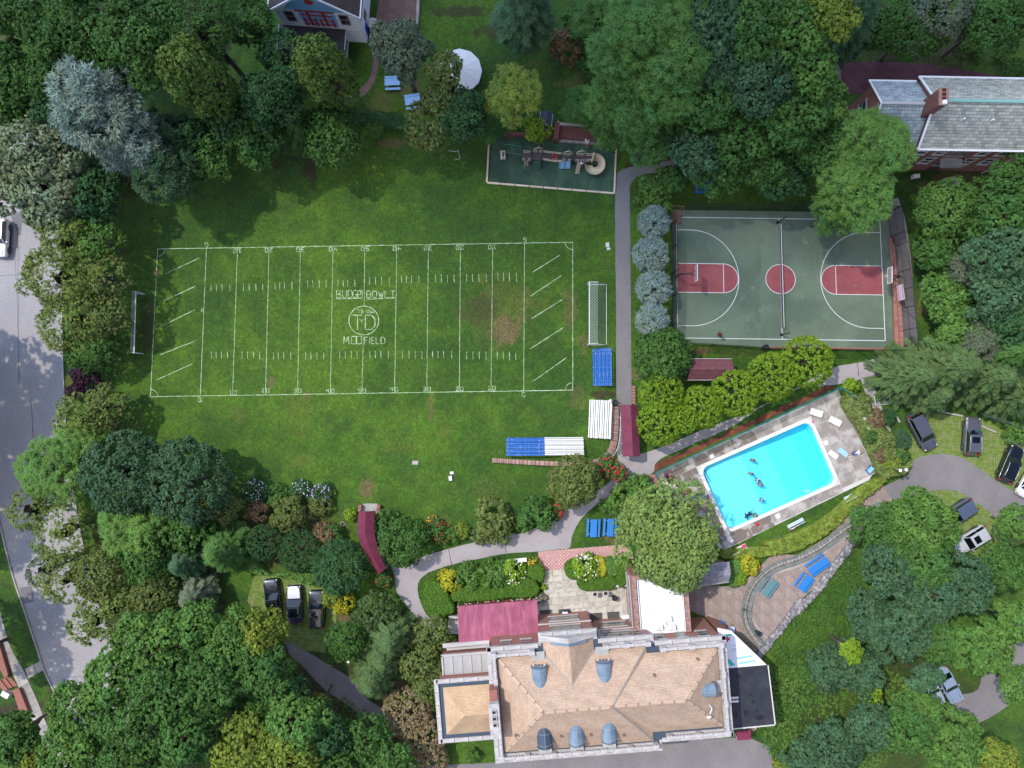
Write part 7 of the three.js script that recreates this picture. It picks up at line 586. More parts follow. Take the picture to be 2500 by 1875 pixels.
function poseGeo(k) { if (poseCache[k]) return poseCache[k]; const P = POSES[k], sd = [-1, 1], B = [], S = (i) => [P.chest[0] + sd[i] * P.sh, P.chest[1] + (k === 'lie' || k === 'swim' ? 0 : .06), P.chest[2]], H = (i) => [P.hip[0] + sd[i] * .1, P.hip[1], P.hip[2]]; const nk = P.chest.map((v, i) => v + (P.head[i] - v) * .45);
  const torso = [[P.hip, P.chest, .135, .15], [S(0), S(1), .075, .075], [H(0), H(1), .12, .12]]; B.push(...torso, [P.chest, nk, .09, .06], [nk, P.head, .055, .07], [P.head, P.head.map((v, i) => v + (i === 1 ? .03 : 0)), .1, .105]);
  for (const i of [0, 1]) { B.push([S(i), P.el[i], .058, .044], [P.el[i], P.hands[i], .042, .03], [H(i), P.kn[i], .095, .06], [P.kn[i], P.ft[i], .058, .04], [P.ft[i], P.ft[i].map((v, j) => v + (j === 2 ? .16 : 0)), .042, .035]); }
  const body = field3(B, 56, P.s, P.c); const hands = []; for (const i of [0, 1]) { const h = P.hands[i], d = nrm(h.map((v, j) => v - P.el[i][j])), s = nrm([d[2], .2, -d[0]]); hands.push(bar(h, h.map((v, j) => v + d[j] * .08), .035, 7, .04)); for (let f = 0; f < 4; f++) { const b = h.map((v, j) => v + d[j] * .08 + s[j] * (f - 1.5) * .02), m = b.map((v, j) => v + d[j] * .04), e = m.map((v, j) => v + d[j] * [.03, .045, .04, .025][f] - (j === 1 ? .018 : 0)); hands.push(bar(b, m, .009, 5), bar(m, e, .0085, 5, .007)); } const tb = h.map((v, j) => v + d[j] * .02 + s[j] * .035); hands.push(bar(tb, tb.map((v, j) => v + d[j] * .05 + s[j] * .03), .011, 5, .009)); } const hd = P.head, fwd = k === 'lie' ? [0, 1, 0] : k === 'swim' ? [0, .3, -1] : [0, 0, 1], up = k === 'lie' ? [0, 0, -1] : k === 'swim' ? [0, 1, .2] : [0, 1, 0], sdv = [1, 0, 0], pt = (f, u, s) => hd.map((v, j) => v + fwd[j] * f + up[j] * u + sdv[j] * s); const face = [new THREE.SphereGeometry(.022, 6, 5).translate(...pt(.105, .0, 0)), new THREE.SphereGeometry(.03, 6, 5).scale(.5, 1, 1).translate(...pt(0, 0, .105)), new THREE.SphereGeometry(.03, 6, 5).scale(.5, 1, 1).translate(...pt(0, 0, -.105))];
  const full = join([body, ...hands, ...face].map((g) => { if (g.attributes.uv) g.deleteAttribute('uv'); return g; })); const grow = (l, e) => l.map(([a, b, x, y]) => [a, b, x + e, y + e]); const top = field3(grow([torso[0], torso[1], [S(0), W3(S(0), P.el[0], .6), .06, .055], [S(1), W3(S(1), P.el[1], .6), .06, .055]], .018), 40, P.s, P.c), low = field3(grow([torso[2], [H(0), W3(H(0), P.kn[0], .85), .1, .08], [H(1), W3(H(1), P.kn[1], .85), .1, .08]], .018), 40, P.s, P.c); const hair = new THREE.SphereGeometry(.118, 14, 10).scale(1, 1.02, 1).translate(...pt(-.022, .035, 0)); const eyes = join([.04, -.04].map((s) => new THREE.SphereGeometry(.014, 6, 5).translate(...pt(.094, .03, s))).concat([box(.05, .012, .012, ...pt(.1, -.05, 0))]));
  return poseCache[k] = { full, top, low, hair, eyes }; }
const W3 = (a, b, t) => a.map((v, i) => v + (b[i] - v) * t);
function person(k, pos, turn, o, label) { const g = poseGeo(k), t = thing('person', label, 'person', pos, turn, 'people'); part('body', g.full, M.skin, t); if (o.top) part('shirt', g.top, col(...o.top), t); part('shorts', g.low, col(...(o.low ?? [.02, .02, .03])), t); part('hair', g.hair, col(...(o.hair ?? [.02, .014, .01]), { roughness: .6 }), t); part('face', g.eyes, col(.05, .02, .02), t); return t; }
const gp3 = (t, x, y, h = .03) => { const p = at(t, x, y, h); return [p[0], h, p[1]]; };
person('stand', gp3('B3', 1768, 1222), 1.9, { top: [.16, .02, .03], low: [.03, .02, .03] }, 'person in dark red top and shorts standing on the court by the bottom line'); person('sit', gp3('Z1', 1645, 560, .46), 0, { top: [.75, .75, .76], low: [.6, .6, .62] }, 'person in white sitting on the wall behind the playground'); person('sit', gp3('Z1', 1118, 800, 1.12), .5, { top: [.5, .02, .03], low: [.4, .02, .03], hair: [.03, .01, .01] }, 'child in red sitting on the bridge of the play structure'); person('stand', gp3('Z1', 1555, 940), .4, { top: [.7, .72, .78], low: [.05, .1, .3] }, 'child in white and blue beside the pod climber'); person('stand', gp3('A3', 1985, 1500), .8, { top: [.72, .72, .78], low: [.3, .05, .06] }, 'person in white shirt walking out from under the trees above the court');
const pw = (x, y) => { const p = at('Z6', x, y, 0); return [p[0], -1.38, p[1]]; }, ps = (x, y) => { const p = at('Z6', x, y, 0); return [p[0], -.17, p[1]]; };
person('stand', pw(1795, 300), .2, {}, 'dark haired swimmer nearest the far edge of the pool'); person('stand', pw(1765, 530), 2.8, { low: [.02, .1, .1] }, 'swimmer mostly under water left of the pool centre'); person('stand', pw(1868, 640), 1.2, { top: [.5, .4, .5] }, 'swimmer in pale top, upper of the pair in mid pool'); person('stand', pw(1925, 715), -2.4, { low: [.3, .3, .45] }, 'dark haired swimmer, lower of the pair in mid pool'); person('stand', pw(1945, 980), -2.2, { top: [.3, .4, .6] }, 'swimmer in blue top alone in the near half of the pool'); person('swim', ps(1720, 1230), 2.1, { top: [.01, .03, .04], low: [.01, .02, .03] }, 'swimmer in black suit near the close edge of the pool'); person('stand', pw(1840, 1238), -2.2, { low: [.05, .2, .25] }, 'swimmer holding the close edge of the pool');
person('sit', gp3('Z6', 310, 560, .065), 1.2, { top: [.12, .02, .12] }, 'person in dark purple sitting on the deck beside the patterned towel'); person('sit', gp3('Z6', 385, 548, .065), -.4, { low: [.4, .2, .18], top: [.4, .25, .22] }, 'person in pale pink sitting on the left deck'); person('sit', gp3('Z6', 365, 640, .065), .8, { top: [.02, .02, .025] }, 'person in black sitting on the left deck'); person('sit', gp3('Z6', 540, 785, .065), .9, { top: [.6, .6, .58], hair: [.01, .01, .01] }, 'person in white top sitting beside the white towel'); person('sit', gp3('Z6', 700, 820, .065), -.8, { top: [.4, .06, .05], low: [.2, .03, .03] }, 'person in red sitting beside the blue towel'); person('lie', gp3('C4', 785, 608, .1), -1.45, { top: [.6, .62, .7], low: [.05, .08, .25] }, 'sunbather lying on the light blue towel on the right deck'); person('sit', gp3('Z6', 1220, 1620, .065), -.7, { top: [.2, .28, .45], low: [.1, .12, .2] }, 'person in blue sitting on the deck under the willow');

// ---------- trees and shrubs ----------
const T = tree;
// top left
T('fine', 'deep', 612, 118, 52, 11, 'tree', 'green tree left of the porch of the white house'); T('maple', 'deep', 498, 262, 52, 9, 'tree', 'green tree behind the small bright round tree'); T('maple', 'deep', 400, 300, 46, 9, 'tree', 'green tree between the cedar and the tall conifer');
T('maple', 'maple', 15, 235, 60, 12, 'tree', 'green tree on the left edge directly above the silvery crown'); T('maple', 'silver', 5, 395, 62, 10, 'tree', 'pale silvery green tree cut by the left edge above the white vehicle'); T('maple', 'deep', 120, 235, 48, 11, 'tree', 'green tree tucked behind the large cedar'); 
T('maple', 'maple', 20, 40, 70, 14, 'tree', 'shaded leafy tree in the very top left corner'); T('maple', 'maple', 150, 60, 95, 17, 'tree', 'shaded tree right of the top left corner'); T('maple', 'maple', 300, 90, 100, 18, 'tree', 'shaded tree behind the silvery cedar'); T('fine', 'maple', 430, 50, 85, 17, 'tree', 'shaded tree at the top beside the white house'); T('fine', 'maple', 540, 50, 55, 10, 'tree', 'small green tree touching the left wall of the white house'); T('maple', 'maple', 30, 170, 75, 13, 'tree', 'mid green tree on the left edge above the silvery crown'); T('fine', 'maple', 110, 165, 62, 13, 'tree', 'shaded green tree between the left edge and the silvery cedar');
T('cedar', 'cedar', 215, 225, 118, 18, 'cedar_tree', 'large silvery blue cedar, the upper crown'); T('cedar', 'cedar', 285, 305, 88, 14, 'cedar_tree', 'silvery blue cedar adjoining the large one on its lower right'); T('cedar', 'teal', 350, 370, 76, 12, 'cedar_tree', 'blue green cedar at the left corner of the lawn'); T('cedar', 'teal', 340, 290, 55, 11, 'cedar_tree', 'shaded blue green cedar behind the silvery pair'); T('maple', 'silver', 60, 330, 84, 12, 'tree', 'pale silvery green tree on the left edge, upper crown'); T('maple', 'silver', 105, 405, 92, 11, 'tree', 'pale silvery green tree beside the road, lower crown'); T('maple', 'deep', 205, 420, 66, 9, 'tree', 'dark green tree between the silvery tree and the lawn');
T('cedarcol', 'cypress', 438, 180, 60, 22, 'cypress_tree', 'tall yellow green conifer left of the white house', { sy: 1.35 }); T('shrub', 'bright', 500, 330, 30, 3.4, 'shrub', 'small bright green round tree at the foot of the tall conifer'); T('tall', 'deep', 590, 215, 62, 14, 'tree', 'dark green tree between the two tall yellow green conifers'); T('maple', 'maple', 560, 300, 66, 9, 'tree', 'deeply shaded tree at the top edge of the lawn'); T('maple', 'maple', 455, 345, 52, 8, 'tree', 'dark bushy tree under the tall yellow green conifer'); T('cedarcol', 'cypress', 706, 160, 52, 19, 'cypress_tree', 'tall yellow green conifer in front of the white house', { sy: 1.3 }); T('fine', 'maple', 715, 300, 72, 8, 'tree', 'dark spreading tree at the top of the lawn, below the white house'); T('hemlock', 'maple', 640, 270, 52, 9, 'conifer', 'shaded conifer behind the dark spreading tree');
T('tall', 'grey', 868, 110, 58, 15, 'cypress_tree', 'grey green conifer beside the brick path'); T('shrub', 'bright', 812, 281, 18, 1.6, 'shrub', 'small bright shrub at the top of the lawn'); T('tall', 'olive', 962, 150, 36, 13, 'tree', 'olive tree standing against the round white tent'); T('tall', 'deep', 1005, 250, 52, 11, 'tree', 'dark green tree between the tent and the playground'); T('fine', 'olive', 925, 275, 55, 7, 'tree', 'olive spreading tree at the top of the lawn'); T('fine', 'olive', 960, 215, 46, 10, 'tree', 'olive tree beside the light blue tables'); T('feather', 'yellow', 1105, 210, 62, 11, 'cypress_tree', 'yellow green feathery cypress above the playground'); T('hemlock', 'maple', 1055, 265, 34, 6, 'conifer', 'shaded conifer at the left corner of the playground');
T('pine', 'teal', 1132, 2, 72, 18, 'pine_tree', 'blue green pine at the top centre'); T('shrub', 'russet', 1226, 98, 34, 3, 'shrub', 'brown purple round shrub at the top'); T('shrub', 'maple', 1272, 145, 26, 2.4, 'shrub', 'shaded shrub beside the brown shrub'); T('shrub', 'maple', 1300, 130, 30, 3, 'shrub', 'green shrub at the foot of the big feathery trees'); T('feather', 'maple', 1262, 235, 46, 5, 'shrub', 'dark arching bush above the brick planter'); T('shrub', 'lime', 1160, 278, 26, 3.2, 'tree', 'small lime green tree growing over the playground wall'); T('shrub', 'maple', 1255, 55, 38, 4, 'shrub', 'dark shrub in the shade at the top');
T('feather', 'maple', 1300, 30, 60, 12, 'tree', 'shaded tree at the top left of the big grove'); hedge('A2 760 905 1000 940 1330 985 1330 1080 1000 1040 780 990', 1.1, 'deep', 'dark clipped hedge across the top of the lawn', { lump: .2, dens: 110 });
// the big grove
[['feather', 'feather', 1400, 55, 84, 20, 'top left of the grove'], ['feather', 'feather', 1355, 130, 74, 16, 'left side of the grove'], ['feather', 'feather', 1460, 120, 72, 19, 'upper middle of the grove'], ['feather', 'feather', 1325, 215, 56, 11, 'left edge of the grove beside the dark bush'], ['feather', 'feather', 1450, 190, 66, 17, 'centre of the grove beside the first maple'], ['feather', 'maple', 1385, 240, 62, 13, 'lower left of the grove'], ['feather', 'maple', 1400, 300, 56, 10, 'bottom left of the grove above the path bend'], ['feather', 'maple', 1320, 285, 40, 6, 'corner behind the playground']].forEach(([k, p, x, y, r, h, l]) => T(k, p, x, y, r, h, 'feathery_tree', 'feathery green tree, ' + l, { group: 'feathery trees of the grove' }));
[['teal', 1565, 60, 80, 19, 'top middle of the grove'], ['teal', 1545, 135, 74, 17, 'centre of the grove'], ['teal', 1640, 165, 82, 18, 'right of the grove centre'], ['maple', 1530, 225, 72, 15, 'lower centre of the grove'], ['maple', 1605, 285, 74, 13, 'lower middle of the grove'], ['teal', 1500, 320, 56, 11, 'above the bend of the path'], ['maple', 1560, 365, 58, 9, 'bottom of the grove above the court corner'], ['maple', 1660, 350, 58, 10, 'bottom of the grove above the court'], ['maple', 1705, 240, 74, 16, 'right side of the grove'], ['bright', 1750, 150, 66, 18, 'upper right of the grove'], ['bright', 1715, 60, 70, 20, 'top of the grove near the teal conifer'], ['yellow', 1790, 30, 56, 20, 'yellowish crown at the top right of the grove'], ['maple', 1640, 60, 66, 20, 'top of the grove between two lighter crowns'], ['bright', 1770, 215, 56, 14, 'right edge of the grove beside the maroon yard'], ['maple', 1450, 385, 30, 5, 'small low crown beside the path bend'], ['deep', 1690, 380, 50, 8, 'dark crown over the top of the court'], ['maple', 1490, 250, 50, 11, 'shaded crown in the middle of the grove']].forEach(([p, x, y, r, h, l]) => T('maple', p, x, y, r, h, 'maple_tree', 'broad leafy tree, ' + l, { group: 'broad trees of the grove' }));
T('shrub', 'bright', 1418, 425, 40, 3.5, 'shrub', 'bright green bush between the path and the first spruce'); T('feather', 'bright', 1880, 320, 84, 15, 'tree', 'bright green layered tree beside the slate-roofed house, upper crown'); T('feather', 'bright', 1845, 400, 84, 13, 'tree', 'bright green layered tree hanging over the court, lower crown'); T('feather', 'maple', 1800, 460, 52, 9, 'tree', 'green layered crown overhanging the top line of the court'); T('maple', 'maple', 1790, 330, 66, 12, 'tree', 'green tree between the grove and the layered tree'); T('hemlock', 'maple', 1915, 240, 30, 4, 'shrub', 'dark ivy bush at the gable of the slate-roofed house');
T('pine', 'teal', 1845, 35, 62, 17, 'pine_tree', 'teal pine at the top right of the grove'); T('fine', 'maple', 1975, 60, 74, 11, 'tree', 'greyish tree at the top right'); T('fine', 'grey', 2040, 20, 66, 13, 'tree', 'grey green tree on the top edge at the right'); T('maple', 'maple', 2150, 30, 80, 14, 'tree', 'shaded tree near the top right corner'); T('maple', 'maple', 1900, 66, 46, 9, 'tree', 'shaded tree behind the maroon yard'); T('shrub', 'bright', 2113, 120, 14, 1.2, 'shrub', 'small bright shrub behind the slate-roofed house, the left one'); T('shrub', 'maple', 2158, 125, 13, 1.2, 'shrub', 'small green shrub behind the slate-roofed house, the right one'); T('fine', 'maple', 2085, 105, 24, 3, 'shrub', 'shaded shrub behind the maroon yard'); T('shrub', 'maple', 2195, 155, 26, 2.5, 'shrub', 'leafy shrub at the right edge above the slate roof');
// right side
T('fine', 'bright', 2040, 450, 66, 9, 'tree', 'light green tree right of the court corner'); T('fine', 'bright', 2105, 420, 34, 6, 'tree', 'light green tree below the slate-roofed house'); T('maple', 'maple', 2190, 390, 58, 11, 'tree', 'green tree at the right edge below the slate-roofed house'); T('maple', 'maple', 2165, 470, 62, 11, 'tree', 'green tree on the right edge, second below the house'); T('maple', 'maple', 2020, 540, 44, 7, 'tree', 'green tree beside the verge right of the court, upper'); T('spruce', 'grey', 2085, 575, 42, 8, 'spruce_tree', 'greyish spruce with brown tips among the right hand trees'); T('maple', 'teal', 2160, 560, 66, 12, 'tree', 'dark teal tree at the right edge level with the court'); T('maple', 'bright', 2040, 640, 50, 7, 'tree', 'bright green tree beside the verge right of the court, middle'); T('maple', 'bright', 2070, 705, 52, 7, 'tree', 'bright green tree beside the verge right of the court, lower'); T('maple', 'teal', 2150, 650, 56, 11, 'tree', 'teal tree behind the bright green pair'); T('cedar', 'grey', 2130, 730, 50, 9, 'cedar_tree', 'greyish cedar above the hemlocks'); T('maple', 'deep', 2200, 690, 52, 11, 'tree', 'shaded tree at the right edge above the hemlocks'); T('maple', 'maple', 2110, 500, 42, 8, 'tree', 'shaded tree behind the light green corner tree'); T('shrub', 'yellow', 2065, 520, 22, 4, 'shrub', 'yellow green shrub among the right hand trees');
T('hemlock', 'hem', 1975, 810, 74, 9, 'hemlock_tree', 'hemlock beside the stone path, leftmost of the row'); T('hemlock', 'hem', 2060, 790, 80, 11, 'hemlock_tree', 'hemlock in the middle of the row above the car park'); T('hemlock', 'hem', 2140, 815, 74, 10, 'hemlock_tree', 'hemlock right of the middle of the row above the car park'); T('hemlock', 'hem', 2205, 850, 60, 9, 'hemlock_tree', 'hemlock at the right edge above the car park'); T('hemlock', 'hem', 2020, 850, 52, 7, 'hemlock_tree', 'low hemlock hanging over the grey minivan'); T('hemlock', 'maple', 2190, 760, 60, 11, 'hemlock_tree', 'shaded hemlock behind the row at the right edge'); T('shrub', 'bright', 2190, 935, 24, 2, 'shrub', 'bright shrub inside the fence at the right edge'); T('spruce', 'teal', 1946, 950, 20, 2, 'shrub', 'small blue green yew in the bank beside the minivan'); T('spruce', 'deep', 1917, 900, 18, 1.6, 'shrub', 'small dark shrub at the head of the car park bank'); T('shrub', 'lime', 1835, 833, 16, 1.3, 'shrub', 'little yellow green shrub above the pool fence corner');
[[1865, 868, 17, 'olive', 'nearest the deck corner'], [1893, 905, 18, 'russet', 'beside the upper sign'], [1880, 945, 15, 'maple', 'behind the lower sign'], [1915, 955, 20, 'olive', 'in the middle of the bank'], [1945, 985, 18, 'maple', 'towards the lane'], [1925, 1005, 18, 'yellow', 'at the foot of the bank'], [1900, 985, 14, 'russet', 'above the blue cart']].forEach(([x, y, r, p, l]) => T('shrub', p, x, y, r, 1.4, 'shrub', 'wild shrub on the bank beside the pool deck, ' + l, { group: 'wild shrubs on the bank' }));
// right bottom woodland
[['bright', 1988, 1142, 74, 11, 'crown beside the slate blue wagon'], ['maple', 1895, 1140, 56, 9, 'crown above the curved ramp'], ['maple', 1985, 1215, 66, 12, 'crown behind the wagon'], ['teal', 1930, 1230, 62, 11, 'dark crown left of the wood'], ['teal', 2010, 1290, 68, 12, 'dark crown in the wood centre'], ['teal', 2080, 1262, 56, 12, 'dark crown near the silver car'], ['maple', 2168, 1222, 44, 9, 'crown at the edge below the silver car'], ['bright', 2195, 1130, 40, 9, 'crown at the right edge by the car park'], ['teal', 1880, 1330, 52, 9, 'dark crown by the grassy bank'], ['teal', 1945, 1370, 62, 11, 'dark crown in the lower wood'], ['maple', 2030, 1380, 48, 10, 'crown above the pale blue sedan'], ['bright', 2120, 1400, 62, 13, 'light crown over the lower drive'], ['bright', 2196, 1478, 40, 11, 'light crown at the right edge of the lower drive'], ['bright', 2185, 1340, 48, 12, 'light crown right of the dark wood'], ['bright', 1982, 1535, 48, 10, 'light crown below the pale blue sedan'], ['bright', 2055, 1598, 62, 12, 'light crown at the bottom right'], ['maple', 1960, 1570, 66, 12, 'crown at the bottom beside the light one'], ['teal', 1800, 1610, 58, 10, 'dark crown at the bottom beside the yard'], ['teal', 1735, 1640, 46, 9, 'dark crown at the bottom edge'], ['teal', 1880, 1570, 52, 10, 'dark crown in the bottom wood'], ['yellow', 2150, 1640, 44, 11, 'yellowish crown in the bottom right corner'], ['teal', 1790, 1440, 46, 7, 'dark crown beside the black roof'], ['teal', 1850, 1440, 52, 9, 'dark crown right of the black roof']].forEach(([p, x, y, r, h, l], i) => T('maple', p, x, y, r, h * .72, 'woodland_tree', 'woodland tree at lower right, ' + l, { group: 'woodland at the lower right' })); T('maple', 'teal', 1998, 1462, 34, 7, 'woodland_tree', 'woodland tree at lower right, over the hidden pale car', { group: 'woodland at the lower right' }); T('tall', 'lime', 1838, 1405, 24, 8, 'tree', 'slender yellow green tree in the woodland'); T('fine', 'lime', 1880, 1500, 26, 5, 'shrub', 'yellow green bush in the lower woodland');
// road side on the left
[[140, 520, 62, 9, 'wispy', 'locust', 'first above the goal'], [215, 520, 52, 8, 'fine', 'bright', 'dense crown next to the lawn corner'], [130, 600, 84, 9, 'wispy', 'locust', 'reaching furthest over the road'], [225, 600, 62, 8, 'wispy', 'olive', 'behind the goal, upper'], [160, 690, 80, 8, 'wispy', 'locust', 'behind the goal, middle'], [235, 680, 46, 7, 'fine', 'olive', 'against the goal net'], [200, 750, 60, 6, 'fine', 'maple', 'behind the goal, lower'], [175, 905, 62, 7, 'wispy', 'locust', 'below the purple shrub'], [230, 880, 50, 6, 'fine', 'olive', 'at the lower left corner of the field'], [120, 1020, 70, 9, 'feather', 'bright', 'bright crown left of the dark teal pair'], [170, 960, 46, 7, 'feather', 'bright', 'bright crown above the dark teal pair'], [60, 1105, 46, 9, 'wispy', 'locust', 'branch reaching to the left picture edge'], [130, 1150, 66, 9, 'wispy', 'locust', 'below the bright crown'], [140, 1250, 62, 8, 'wispy', 'locust', 'over the sunlit bend'], [90, 1235, 36, 7, 'wispy', 'grey', 'thin grey green branch over the road'], [215, 1240, 62, 8, 'fine', 'olive', 'inside the bend'], [235, 1320, 66, 8, 'wispy', 'locust', 'lowest before the big maples'], [190, 1350, 46, 8, 'wispy', 'locust', 'overhanging the road below the bend']].forEach(([x, y, r, h, k, p, l]) => T(k, p, x, y, r, h, 'roadside_tree', 'roadside tree on the left, ' + l, { group: 'trees along the left road' }));
T('shrub', 'purple', 190, 812, 30, 2.6, 'shrub', 'dark purple shrub beside the road'); T('shrub', 'purple', 165, 845, 18, 1.8, 'shrub', 'small purple shrub next to the larger purple one');
T('dome', 'teal', 405, 1040, 92, 10, 'holly_tree', 'dense dark teal domed tree at the lower left of the lawn, right of the pair'); T('dome', 'teal', 270, 1020, 90, 10.5, 'holly_tree', 'dense dark teal domed tree at the lower left of the lawn, left of the pair'); T('feather', 'bright', 290, 1130, 74, 8, 'tree', 'layered bright green tree below the dark teal pair'); T('maple', 'maple', 405, 1140, 52, 6, 'tree', 'green tree under the right dark teal dome'); T('fine', 'olive', 480, 1095, 42, 5, 'shrub', 'olive bush beside the hydrangeas'); T('hemlock', 'maple', 475, 1190, 56, 8, 'conifer', 'shaded spruce at the lower left, left of the clipped trees'); T('hemlock', 'teal', 395, 1215, 48, 7, 'conifer', 'blue green young conifer among the left woodland'); T('fine', 'maple', 320, 1215, 62, 7, 'tree', 'shaded tree between the roadside and the conifers'); T('hemlock', 'grey', 415, 1290, 46, 7, 'conifer', 'grey green conifer left of the three parked cars'); T('fine', 'olive', 330, 1290, 62, 7, 'tree', 'olive tree left of the grey green conifer'); T('fine', 'maple', 280, 1200, 40, 6, 'tree', 'shaded tree inside the roadside row');
T('dome', 'deep', 572, 1172, 40, 4, 'clipped_tree', 'round dark green clipped tree, left of the clipped pair'); T('dome', 'deep', 648, 1190, 44, 4, 'clipped_tree', 'round dark green clipped tree, right of the clipped pair'); T('spruce', 'deep', 735, 1225, 58, 6, 'conifer', 'spiky green conifer beside the curved canopy'); T('fine', 'olive', 622, 1108, 40, 3.5, 'shrub', 'olive shrub below the hydrangeas'); T('shrub', 'russet', 700, 1155, 26, 2.2, 'shrub', 'rusty brown shrub beside the clipped trees'); T('shrub', 'olive', 690, 1090, 22, 1.8, 'shrub', 'small olive shrub below the lilac hydrangea'); T('shrub', 'russet', 558, 1105, 24, 2, 'shrub', 'rusty shrub left of the olive shrub'); T('shrub', 'lime', 756, 1112, 13, .9, 'shrub', 'little yellow shrub on the grass by the canopy'); T('shrub', 'maple', 720, 1150, 20, 1.8, 'shrub', 'green shrub left of the canopy');
hedge('C1 1900 1530 2212 1640 C2 500 1620 540 1659 D2 560 120 300 70 100 20 C2 -60 1480', 1.2, 'bright', 'bright green hedge behind the three parked cars', { lump: .35, dens: 110, sc: 1.6, vary: .8, len: .24, wid: .17 });
// hydrangeas and flowers
function flowerBush(x, y, r, h, pal, fc, n, fr, label) { const t = T('shrub', pal, x, y, r, h, 'flowering_shrub', label, { cat: 'flowering shrub' }); const R = r * 1.13 / UNIT, g = []; for (let i = 0; i < n; i++) { const d = dirIn(.05); g.push(new THREE.IcosahedronGeometry(fr * rr(.7, 1.2), 0).rotateY(rnd() * 6).translate(d[0] * R, Math.max(R * .54, h - R * .75) + d[1] * R * .8, d[2] * R)); } part('blossoms', g, col(...fc), t); return t; }
flowerBush(552, 1060, 26, 1.6, 'deep', [.6, .62, .72], 70, .08, 'white hydrangea bush, leftmost of the three'); flowerBush(650, 1058, 22, 1.6, 'deep', [.62, .64, .74], 55, .08, 'white hydrangea bush, middle of the three'); flowerBush(695, 1066, 22, 1.5, 'deep', [.5, .42, .66], 80, .08, 'lilac hydrangea bush, rightmost of the three'); T('shrub', 'maple', 605, 1070, 26, 2, 'shrub', 'green shrub between the white hydrangeas');
flowerBush(1312, 1008, 24, 2.6, 'maple', [.5, .03, .05], 60, .14, 'red crape myrtle at the corner of the retaining wall'); flowerBush(1335, 1020, 18, 2.2, 'maple', [.5, .02, .04], 48, .14, 'red crape myrtle nearer the path junction'); flowerBush(1202, 1105, 16, 1.6, 'maple', [.5, .02, .05], 50, .14, 'small red flowered shrub beside the walk'); flowerBush(820, 1168, 16, 1.6, 'maple', [.5, .04, .04], 22, .11, 'red flowered shrub beside the curved canopy, upper'); flowerBush(850, 1205, 14, 1.4, 'maple', [.55, .05, .04], 20, .11, 'red flowered shrub beside the curved canopy, lower'); flowerBush(825, 1248, 20, 1.8, 'maple', [.55, .06, .04], 30, .12, 'red flowered shrub at the foot of the curved canopy'); flowerBush(950, 1150, 24, 1.2, 'maple', [.5, .03, .03], 26, .1, 'red flowered rose bush in the lawn bed'); flowerBush(935, 1128, 14, .8, 'olive', [.8, .4, .02], 24, .1, 'orange marigolds in the lawn bed');
T('fine', 'maple', 875, 1170, 54, 4.5, 'tree', 'round green tree right of the curved canopy'); T('fine', 'maple', 838, 1128, 30, 2.2, 'shrub', 'low green shrub at the top of the curved canopy'); T('shrub', 'bright', 974, 1155, 16, 1.2, 'shrub', 'small bright shrub in the lawn bed'); T('shrub', 'yellow', 1000, 1145, 16, 1, 'shrub', 'yellow green shrub right of the lawn bed'); T('shrub', 'olive', 1062, 1130, 42, 3, 'shrub', 'yellowish rounded bush beside the walk'); T('shrub', 'maple', 1160, 1108, 36, 3, 'shrub', 'green bush beside the walk, right of the yellowish bush'); T('shrub', 'bright', 1128, 1128, 18, 1.4, 'shrub', 'bright low shrub between two bushes by the walk'); T('fine', 'olive', 1240, 1040, 62, 6, 'tree', 'olive green tree below the bleacher wall'); T('shrub', 'bright', 1335, 1082, 32, 2.4, 'shrub', 'bright round bush below the path junction'); T('shrub', 'bright', 1378, 1055, 30, 2.4, 'shrub', 'bright round bush by the pool gate');
T('wispy', 'willow', 1440, 1150, 112, 10, 'willow_tree', 'big fine leaved willow between the pool and the mansion', { sy: .8 }); T('fine', 'willow', 1455, 1185, 96, 10.4, 'willow_tree', 'inner crown of the fine leaved willow by the pool'); T('fine', 'willow', 1405, 1120, 60, 8, 'willow_tree', 'upper left crown of the fine leaved willow');
// arborvitae and spruces by the court
[[1412, 480, 40, 'first'], [1406, 550, 46, 'second'], [1412, 622, 46, 'third'], [1408, 690, 42, 'fourth']].forEach(([x, y, r, n]) => T('spruce', 'blue', x, y, r * .84, 5, 'blue_spruce', 'blue spruce beside the court, ' + n + ' from the top', { group: 'four blue spruces beside the court' })); T('fine', 'maple', 1430, 770, 66, 6, 'tree', 'round dark green tree below the blue spruces');
[[1428, 850, 55, 'beside the path, upper left'], [1425, 915, 53, 'beside the maroon canopy, lowest left'], [1515, 880, 50, 'second from the canopy along the walk'], [1588, 850, 55, 'middle of the row along the walk'], [1665, 815, 58, 'fourth along the walk, below the court'], [1740, 782, 62, 'rightmost, touching the court fence'], [1478, 905, 34, 'small one between the two left mounds']].forEach(([x, y, r, l]) => T('dome', 'lime', x, y, r * .9, 6, 'arborvitae', 'lime green rounded arborvitae, ' + l, { group: 'lime arborvitae along the walk', sy: 1.25 }));
